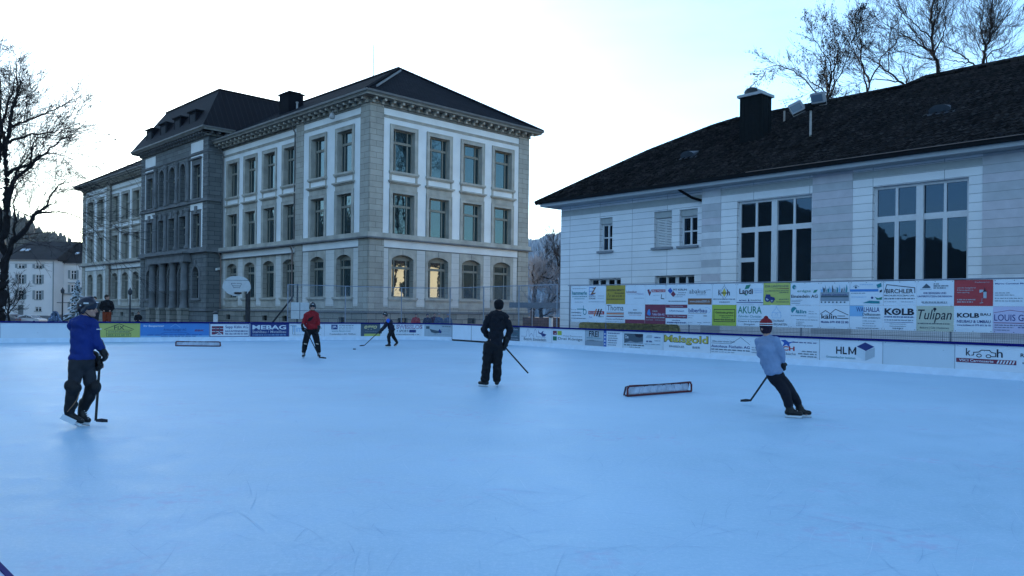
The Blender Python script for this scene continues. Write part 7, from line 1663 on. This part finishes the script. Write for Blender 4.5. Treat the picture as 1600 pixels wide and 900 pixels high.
# ---- spectators beyond the boards
def spectator(px, d, top, kind, label, coat, leg=(.02, .02, .03), hat=None, yaw=-90, gz=-.03, hair=True, lean=0):
    loc = place(px, d); rz = -math.atan2(loc[0], loc[1]); Sx = empty('person', (loc[0], loc[1], gz), rz, label, 'person'); k = (top - gz) / 1.75; yw = R_(yaw)
    s = lambda x, y, z: (x * k + lean * z * k, y * k, z * k); hcx = s(0, 0, 1.60)
    bd = [*head_prims(hcx, yw, k), ('c', s(0, 0, 1.42), .055 * k, s(0, 0, 1.52), .055 * k), ('c', s(0, 0, 1.32), .14 * k, s(0, 0, 1.0), .13 * k), ('c', s(-.09, 0, .9), .085 * k, s(-.1, 0, .48), .06 * k), ('c', s(-.1, 0, .48), .055 * k, s(-.1, 0, .08), .04 * k), ('c', s(.09, 0, .9), .085 * k, s(.1, 0, .48), .06 * k), ('c', s(.1, 0, .48), .055 * k, s(.1, 0, .08), .04 * k), ('c', s(-.1, 0, .06), .04 * k, s(-.1, -.12, .045), .035 * k), ('c', s(.1, 0, .06), .04 * k, s(.1, -.12, .045), .035 * k),
          ('c', s(-.19, 0, 1.36), .05 * k, s(-.26, 0, 1.10), .04 * k), ('c', s(-.26, 0, 1.10), .04 * k, s(-.14, -.14, .95), .03 * k), ('c', s(.19, 0, 1.36), .05 * k, s(.26, 0, 1.10), .04 * k), ('c', s(.26, 0, 1.10), .04 * k, s(.14, -.14, .95), .03 * k)]
    for sx in (-1, 1):
        for i in range(4): a = V(s(sx * (.14 - .0), -.14, .95)); bd.append(('c', a, .014 * k, a + V((-sx * .045 * k, -.02 * k, (-.035 + .022 * i) * k)), .011 * k))
        bd.append(('c', V(s(sx * .14, -.14, .95)), .013 * k, V(s(sx * .12, -.16, 1.0)), .011 * k))
    B = blob('body', bd, .016 * k + .002, M_SKIN, Sx, 1); face_parts(hcx, yw, B, k)
    blob('jacket', [('e', s(0, 0, 1.24), (.19 * k, .15 * k, .22 * k), (0, 0, 0)), ('e', s(0, 0, 1.0), (.19 * k, .16 * k, .18 * k), (0, 0, 0)), ('c', s(0, 0, 1.44), .08 * k, s(-.17, 0, 1.35), .08 * k), ('c', s(0, 0, 1.44), .08 * k, s(.17, 0, 1.35), .08 * k), ('c', s(-.19, 0, 1.36), .085 * k, s(-.26, 0, 1.10), .08 * k), ('c', s(-.26, 0, 1.10), .078 * k, s(-.18, -.10, .98), .06 * k), ('c', s(.19, 0, 1.36), .085 * k, s(.26, 0, 1.10), .08 * k), ('c', s(.26, 0, 1.10), .078 * k, s(.18, -.10, .98), .06 * k)], .02, mat('jacket_' + kind, coat, .85, .15), Sx, 2, wr=.020)
    blob('trousers', [('e', s(0, 0, .88), (.17 * k, .13 * k, .12 * k), (0, 0, 0)), ('c', s(-.09, 0, .86), .11 * k, s(-.1, 0, .48), .09 * k), ('c', s(-.1, 0, .48), .088 * k, s(-.1, 0, .12), .08 * k), ('c', s(.09, 0, .86), .11 * k, s(.1, 0, .48), .09 * k), ('c', s(.1, 0, .48), .088 * k, s(.1, 0, .12), .08 * k)], .02, mat('legs_' + kind, leg, .85, .15), Sx, 2, wr=.01)
    f = V((math.cos(yw), math.sin(yw), 0)); hp = [('e', V(hcx) + V((0, 0, .04 * k)) - f * .02 * k, (.108 * k, .092 * k, .105 * k), (0, 0, yw)), ('e', V(hcx) - f * .05 * k, (.07 * k, .085 * k, .09 * k), (0, 0, yw))]
    blob('hat' if hat else 'hair', hp, .014, mat('hat_' + kind, hat, .9, .2) if hat else M_HAIR, Sx, 1)
    blob('shoe', [('c', s(-.1, .03, .05), .045 * k, s(-.1, -.16, .045), .04 * k)], .014, M_BOOT, Sx, 1); blob('shoe', [('c', s(.1, .03, .05), .045 * k, s(.1, -.16, .045), .04 * k)], .014, M_BOOT, Sx, 1)
    return Sx
# low paved terrace behind the back boards on the left
g = MB()
tp = [on_path(1.5, 1.2)[0], on_path(19.5, 1.2)[0], on_path(19.5, 5)[0], on_path(1.5, 5)[0]]
g.face([(p.x, p.y, .42) for p in tp]); 
for p, q in zip(tp, tp[1:] + tp[:1]): g.face([(p.x, p.y, -.03), (q.x, q.y, -.03), (q.x, q.y, .42), (p.x, p.y, .42)])
g.build('terrace', mat('terrace_paving', (.13, .13, .13), .9, .2, 2), kind='structure')
spectator(167, 39.3, 2.24, 'dark_parka', 'spectator in a black jacket and orange trousers standing behind the yellow-green board', (.006, .006, .009), (.20, .035, .012), None, -30, gz=.42)
spectator(148, 40.2, 2.16, 'grey_coat', 'dark-haired spectator in a grey coat mostly hidden behind the blue hoodie skater\'s helmet', (.06, .065, .07), gz=.42)
spectator(214, 38.5, 1.42, 'black_coat', 'small stooped spectator in black behind the join of the green and blue boards', (.005, .005, .007), hat=(.005, .005, .007), gz=.42, lean=.08)
spectator(650, 46.5, 1.46, 'red_coat', 'child spectator in a red jacket behind the boards, leftmost of the group', (.30, .03, .04), hat=(.03, .03, .05), gz=-.03)
spectator(668, 46.2, 1.45, 'navy_coat', 'child spectator in a navy jacket, second from the left of the group behind the boards', (.02, .025, .06), hat=(.02, .02, .05))
spectator(679, 47.3, 1.52, 'mauve_coat', 'spectator in a plum-dark coat in the middle of the group behind the boards', (.05, .02, .04), hat=(.06, .05, .06))
spectator(686, 46.4, 1.48, 'blue_coat', 'broad spectator in a slate blue coat, second from the right of the group', (.05, .08, .16), hat=(.18, .18, .2))
spectator(700, 46.8, 1.46, 'teal_coat', 'child spectator in a grey-blue coat beside the fence post, rightmost of the group', (.08, .11, .18), hat=(.10, .12, .2))
# ================================================================== goals, hoops, lamps, cars
def goal(px, d, ang, label):
    G = empty('hockey_goal', place(px, d), ang, label, 'goal', 'low wire hockey goals on the ice')
    W, Hh, Dp = 1.84, .205, .11; m = mat('goal_frame_oxblood', (.11, .014, .02), .45, .2); r = .019
    g = MB(); g.tube([(0, 0, r), (0, 0, Hh - .05), (.05, 0, Hh), (W - .05, 0, Hh), (W, 0, Hh - .05), (W, 0, r)], r, 8); g.tube([(0, 0, r), (W, 0, r)], r, 8); g.build('front_frame', m, G, smooth=True, uv=False)
    g = MB(); g.tube([(0, 0, r), (.05, Dp, r), (W - .05, Dp, r), (W, 0, r)], r * .8, 6)
    for x in (0.02, W - .02): g.tube([(x, 0, Hh), (x, Dp * .55, Hh * .9), (x, Dp, r)], .014, 6)
    g.tube([(0, Dp * .55, Hh * .9), (W, Dp * .55, Hh * .9)], .012, 5)
    g.build('rear_frame', m, G, smooth=True, uv=False)
    g = MB()
    for i in range(8):
        x = W * i / 7; g.tube([(x, .0, Hh), (x, Dp * .55, Hh * .9), (x, Dp, r)], .008, 5)
    g.build('rib', mat('goal_rib', (.08, .09, .12), .5), G, uv=False)
    g = MB(); n = 46
    for i in range(n):
        x = W * (i + .5) / n; x2 = x + .12 * math.sin(i); g.tube([(x, .02, Hh - .01), (x2, Dp * .55, Hh * .88), (x, Dp, r + .01)], .0035, 3, cap=False); g.tube([(x, Dp * .55, Hh * .86), (x2, Dp * .2, .03)], .003, 3, cap=False)
    for j in range(12):
        t = j / 11; y = Dp * min(1, t * 1.2); z = Hh * (1 - .1 * t) if t < .5 else Hh * .9 * (1 - (t - .5) * 1.9) + .02; g.tube([(0, y, max(z, .03)), (W, y, max(z, .03))], .0035, 3, cap=False)
    g.build('net', mat('goal_net_white', (.62, .66, .74), .8, .1), G, uv=False)
    g = MB(); g.face([(.03, .03, .05), (W - .03, .03, .05), (W - .06, Dp - .05, .05), (.06, Dp - .05, .05)]); g.face([(.03, Dp * .6, .03), (W - .03, Dp * .6, .03), (W - .03, Dp * .55, Hh * .8), (.03, Dp * .55, Hh * .8)])
    g.build('net_canvas', mat('net_canvas', (.50, .56, .66), .9, .15, 6), G, uv=False)
    return G
goal(982, 15.1, math.atan2(1.02, 1.37), 'low hockey goal in mid ice between the man in black and the leaning skater')
goal(275, 33.0, .04, 'low hockey goal near the back boards under the blue panel')
def lamp_post(px, d, z, label, arms=True):
    L = empty('street_lamp', (place(px, d)[0], d, -.03), 0, label, 'street lamp', 'thin dark posts behind the rink'); g = MB(); g.lathe((0, 0, 0), [(.11, 0), (.11, .5), (.06, .6), (.045, z - .1), (.03, z)], 10); g.build('pole', mat('post_iron', (.03, .032, .038), .6), L, smooth=True, uv=False)
    g = MB(); g.lathe((0, 0, z - .05), [(.05, 0), (.13, .08), (.15, .28), (.05, .42), (.02, .5)], 8); g.build('lantern', mat('lantern_dark', (.05, .055, .065), .4), L, uv=False)
    if arms:
        g = MB(); g.tube([(-.45, 0, z * .72), (.45, 0, z * .72)], .025, 5); g.tube([(-.3, 0, z * .36), (.3, 0, z * .36)], .02, 5); g.build('crossbar', mat('post_iron', (.03, .032, .038)), L, uv=False)
lamp_post(97.5, 62, 2.7, 'thin dark lamp post in front of the pale house')
lamp_post(203, 52, 2.5, 'thin dark lamp post before the school, left of the portal', False)
# basketball hoop with fan-shaped board
BK = empty('basketball_hoop', (HX(386, 52), 52, -.03), R_(8), 'basketball hoop with a white fan-shaped backboard in front of the school', 'basketball hoop')
g = MB(); cx, cz, w, h = -.62, 3.12, .90, .66
pts = [(cx + w * math.copysign(abs(math.cos(R_(a))) ** .75, math.cos(R_(a))), cz - .12 + (h + .12) * math.sin(R_(a))) for a in range(0, 181, 12)]
poly = [(cx + w, cz - .15), *pts, (cx - w, cz - .15), (cx - .62 * w, cz - .5), (cx - .15, cz - .66), (cx + .2, cz - .62), (cx + .25, cz - .35), (cx + .66, cz - .35), (cx + .72 * w, cz - .52)]
for y, fl in ((-.30, 1), (-.26, 0)): g.face([(x, y, z) for x, z in (poly if fl else poly[::-1])])
for (a, b), (c, d) in zip(poly, poly[1:] + poly[:1]): g.face([(a, -.30, b), (c, -.30, d), (c, -.26, d), (a, -.26, b)])
bb = g.build('backboard', mat('backboard_white', (.55, .60, .64), .5, .06), BK, uv=False)
g = MB()
for a, b, c, d in ((-.75, .36, .78, .38), (-.35, .16, -.05, .16), (.0, .16, .3, .16), (-.25, .0, .22, -.02), (-.18, -.12, .15, -.12)): g.box(cx + a, cx + c, -.306, -.302, cz + b, cz + b + .028)
for a in (-.36, .3): g.face([(cx + a, -.304, cz + .16), (cx + a + .03, -.304, cz + .16), (cx + a * .5 + .03, -.304, cz - .14), (cx + a * .5, -.304, cz - .14)])
g.build('board_lines', mat('line_slate', (.10, .13, .17), .7), bb, uv=False)
g = MB(); g.tube([(.0, 0, 0), (0, 0, 3.0)], .12, 8); g.tube([(.12, .1, 0), (.12, .1, 2.8)], .07, 8); g.build('post', mat('post_iron', (.03, .032, .038)), BK, uv=False)
g = MB(); g.tube([(0, 0, 2.75), (-.3, -.26, 3.0)], .05, 6); g.tube([(0, 0, 2.9), (-.8, -.26, 3.3)], .035, 6); g.build('arm', mat('post_iron', (.03, .032, .038)), BK, uv=False)
g = MB(); R1 = [(cx + .1 + .225 * math.cos(t), -.56 + .225 * math.sin(t), cz - .46) for t in [2 * math.pi * i / 20 for i in range(21)]]; g.tube(R1, .014, 5); g.box(cx - .12, cx + .32, -.36, -.302, cz - .52, cz - .40); g.build('rim', mat('rim_dark', (.03, .015, .015), .5), BK, uv=False)
# second hoop: rectangular board on an angled arm
B2 = empty('basketball_hoop', (HX(415, 48), 48, -.03), 0, 'small square white hoop board on a slanting arm, left of the red jersey skater', 'basketball hoop')
g = MB(); g.tube([(-.2, 0, 0), (1.65, 0, 2.4), (1.65, -.05, 2.4)], .055, 7); g.tube([(1.9, .1, 0), (1.9, .1, 3.2)], .05, 7); g.build('arm', mat('post_iron', (.03, .032, .038)), B2, uv=False)
g = MB(); g.box(1.58, 2.66, -.12, -.08, 1.06, 2.06); g.build('backboard', mat('backboard_white', (.55, .60, .64)), B2, uv=False)
g = MB(); g.box(2.1, 2.14, -.126, -.122, 1.06, 2.06); g.box(1.6, 2.64, -.126, -.122, 1.56, 1.585); g.build('board_lines', mat('line_slate', (.1, .13, .17)), B2, uv=False)
# bollard lights
for px, d, lab in ((337, 47, 'short white bollard light with a curled top below the box camera'), (861, 52, 'short white bollard light with a dark cap left of the hall')):
    b_ = empty('bollard_light', (HX(px, d), d, -.03), 0, lab, 'bollard', 'bollard lights'); g = MB(); g.lathe((0, 0, 0), [(.13, 0), (.13, 1.25), (.10, 1.3)], 12); g.build('post', mat('bollard_white', (.55, .58, .6), .5), b_, smooth=True, uv=False)
    g = MB(); g.lathe((0, 0, 1.3), [(.14, 0), (.17, .06), (.15, .12), (.04, .16)], 12); g.build('cap', mat('lantern_dark', (.05, .055, .065)), b_, uv=False)
# low brown wall and rail between the buildings
LWl = empty('garden_wall', (HX(872, 58), 58, -.03), 0, 'low brown retaining wall with a grey rail in the gap between the buildings', 'wall')
g = MB(); g.box(-2.6, 2, 0, .3, 0, 1.25); g.build('wall', stone('wall_brown', (.10, .065, .055), (.13, .08, .07), (.04, .03, .03), .5, .2), LWl)
g = MB(); g.box(-3.6, 2.5, -.1, .0, 1.95, 2.35); g.build('barrier_plank', mat('plank_blue_grey', (.10, .14, .19), .6, .1), LWl)
g = MB(); g.tube([(-1.9, -.05, 0), (-1.9, -.05, 2.3)], .04, 6); g.build('post', M_POST, LWl)
# hedge before the hall
HGx = empty('hedge', (0, 0, -.03), 0, 'long clipped olive-brown hedge at the foot of the white hall, behind the boards', 'hedge')
g = MB(); rr = random.Random(9); p0 = Vector(on_path(39.6, 1.6)[0]); p1 = Vector(on_path(45.3, 1.6)[0]); t_ = (p1 - p0).normalized(); n_ = Vector((-t_.y, t_.x)); Lh = (p1 - p0).length
HGx.location = (p0.x, p0.y, -.03)
for k in range(9000):
    u = rr.uniform(0, Lh); a = rr.uniform(0, math.pi); v = .34 * math.cos(a) * rr.uniform(.9, 1.05); z = .55 + .66 * abs(math.sin(a)) ** .6 * rr.uniform(.9, 1.03) if rr.random() < .7 else rr.uniform(0, 1.1)
    c = Vector((t_.x * u + n_.x * v, t_.y * u + n_.y * v, z)); s_ = rr.uniform(.02, .045); x = Vector((rr.gauss(0, 1), rr.gauss(0, 1), rr.gauss(0, 1))).normalized() * s_; y = x.cross(Vector((rr.gauss(0, 1), rr.gauss(0, 1), rr.gauss(0, 1)))).normalized() * s_
    g.face([c - x, c + y, c + x, c - y], rr.choice([0, 1]))
g.obox((t_.x * Lh / 2, t_.y * Lh / 2, .58), (t_.x, t_.y, 0), (n_.x, n_.y, 0), (0, 0, 1), Lh / 2 - .06, .30, .56, 1)
g.build('foliage', [mat('hedge_olive', (.62, .53, .20), .9, .3), mat('hedge_brown', (.42, .36, .14), .9, .3)], HGx, uv=False)
# ---- cars in the car park on the left
def car(px, d, rz, col, label, van=False, gz=-1.13):
    Cx = empty('parked_car', (HX(px, d), d, gz), rz, label, 'car', 'cars parked on the left'); L_, W_ = 4.3, 1.75
    prof = [(-2.15, .35), (-2.15, .72), (-1.95, .88), (-1.15, .98), (-.55, 1.40), (.25, 1.46), (1.1, 1.38), (1.75, 1.0), (2.1, .92), (2.15, .38)]
    g = MB(); hw = [W_ / 2 if z < 1.0 else W_ / 2 - .16 * (z - 1.0) / .45 for x, z in prof]
    l_ = [(x, -w, z) for (x, z), w in zip(prof, hw)]; r_ = [(x, w, z) for (x, z), w in zip(prof, hw)]
    g.face(l_); g.face(r_[::-1])
    for i in range(len(prof)): j = (i + 1) % len(prof); g.face([l_[i], l_[j], r_[j], r_[i]])
    bm_ = mat('car_' + col[0], col[1], .3, .03, spec=.6); body = g.build('body', bm_, Cx, uv=False)
    gl_ = glass_mat('car_glass', (.02, .025, .03), .03, 1.7)
    for nm, q in (('windscreen', [(-1.14, -.78, 1.0), (-.58, -.68, 1.38), (-.58, .68, 1.38), (-1.14, .78, 1.0)]), ('rear_window', [(1.12, -.68, 1.37), (1.7, -.78, 1.03), (1.7, .78, 1.03), (1.12, .68, 1.37)])):
        g = MB(); g.face([(x + (-.012 if x < 0 else .012), y, z + .012) for x, y, z in q]); g.build(nm, gl_, Cx, uv=False)
    for sg in (-1, 1):
        for a, b in (((-1.0, 1.0), (-.05, 1.0)), ((.02, 1.0), (1.35, 1.0))):
            g = MB(); y0 = sg * (W_ / 2 + .004); y1 = sg * (W_ / 2 - .14); x0, x1 = a[0], b[0]
            g.face([(x0, y0, 1.0), (x1, y0, 1.0), (x1 if x1 < 1 else 1.0, y1, 1.37), (max(x0, -.52), y1, 1.37)]); g.build('side_window', gl_, Cx, uv=False)
        for x in (-1.35, 1.35):
            g = MB(); g.tube([(x, sg * (W_ / 2 - .2), .31), (x, sg * (W_ / 2 + .02), .31)], .31, 18); w_ = g.build('wheel', mat('tyre', (.015, .015, .016), .9), Cx, uv=False)
            g = MB(); g.tube([(x, sg * (W_ / 2 + .0), .31), (x, sg * (W_ / 2 + .03), .31)], .19, 14); g.build('rim', mat('rim_alloy', (.3, .3, .32), .4, metal=.5), w_, uv=False)
        g = MB(); g.obox((-2.13, sg * .62, .70), (1, 0, 0), (0, 1, 0), (0, 0, 1), .03, .18, .07); g.build('headlight', mat('lamp_clear', (.5, .52, .55), .2), Cx, uv=False)
        g = MB(); g.obox((2.12, sg * .66, .80), (1, 0, 0), (0, 1, 0), (0, 0, 1), .03, .13, .08); g.build('tail_light', mat('lamp_red', (.25, .02, .02), .3), Cx, uv=False)
    return Cx
car(4, 116, R_(10), ('slate', (.06, .07, .09)), 'dark slate car cut by the left edge, behind the boards')
car(26, 121, R_(172), ('darkred', (.06, .03, .035)), 'dark maroon car parked between two others before the pale house')
car(48, 118, R_(170), ('silver', (.40, .43, .46)), 'silver car parked rightmost before the pale house')
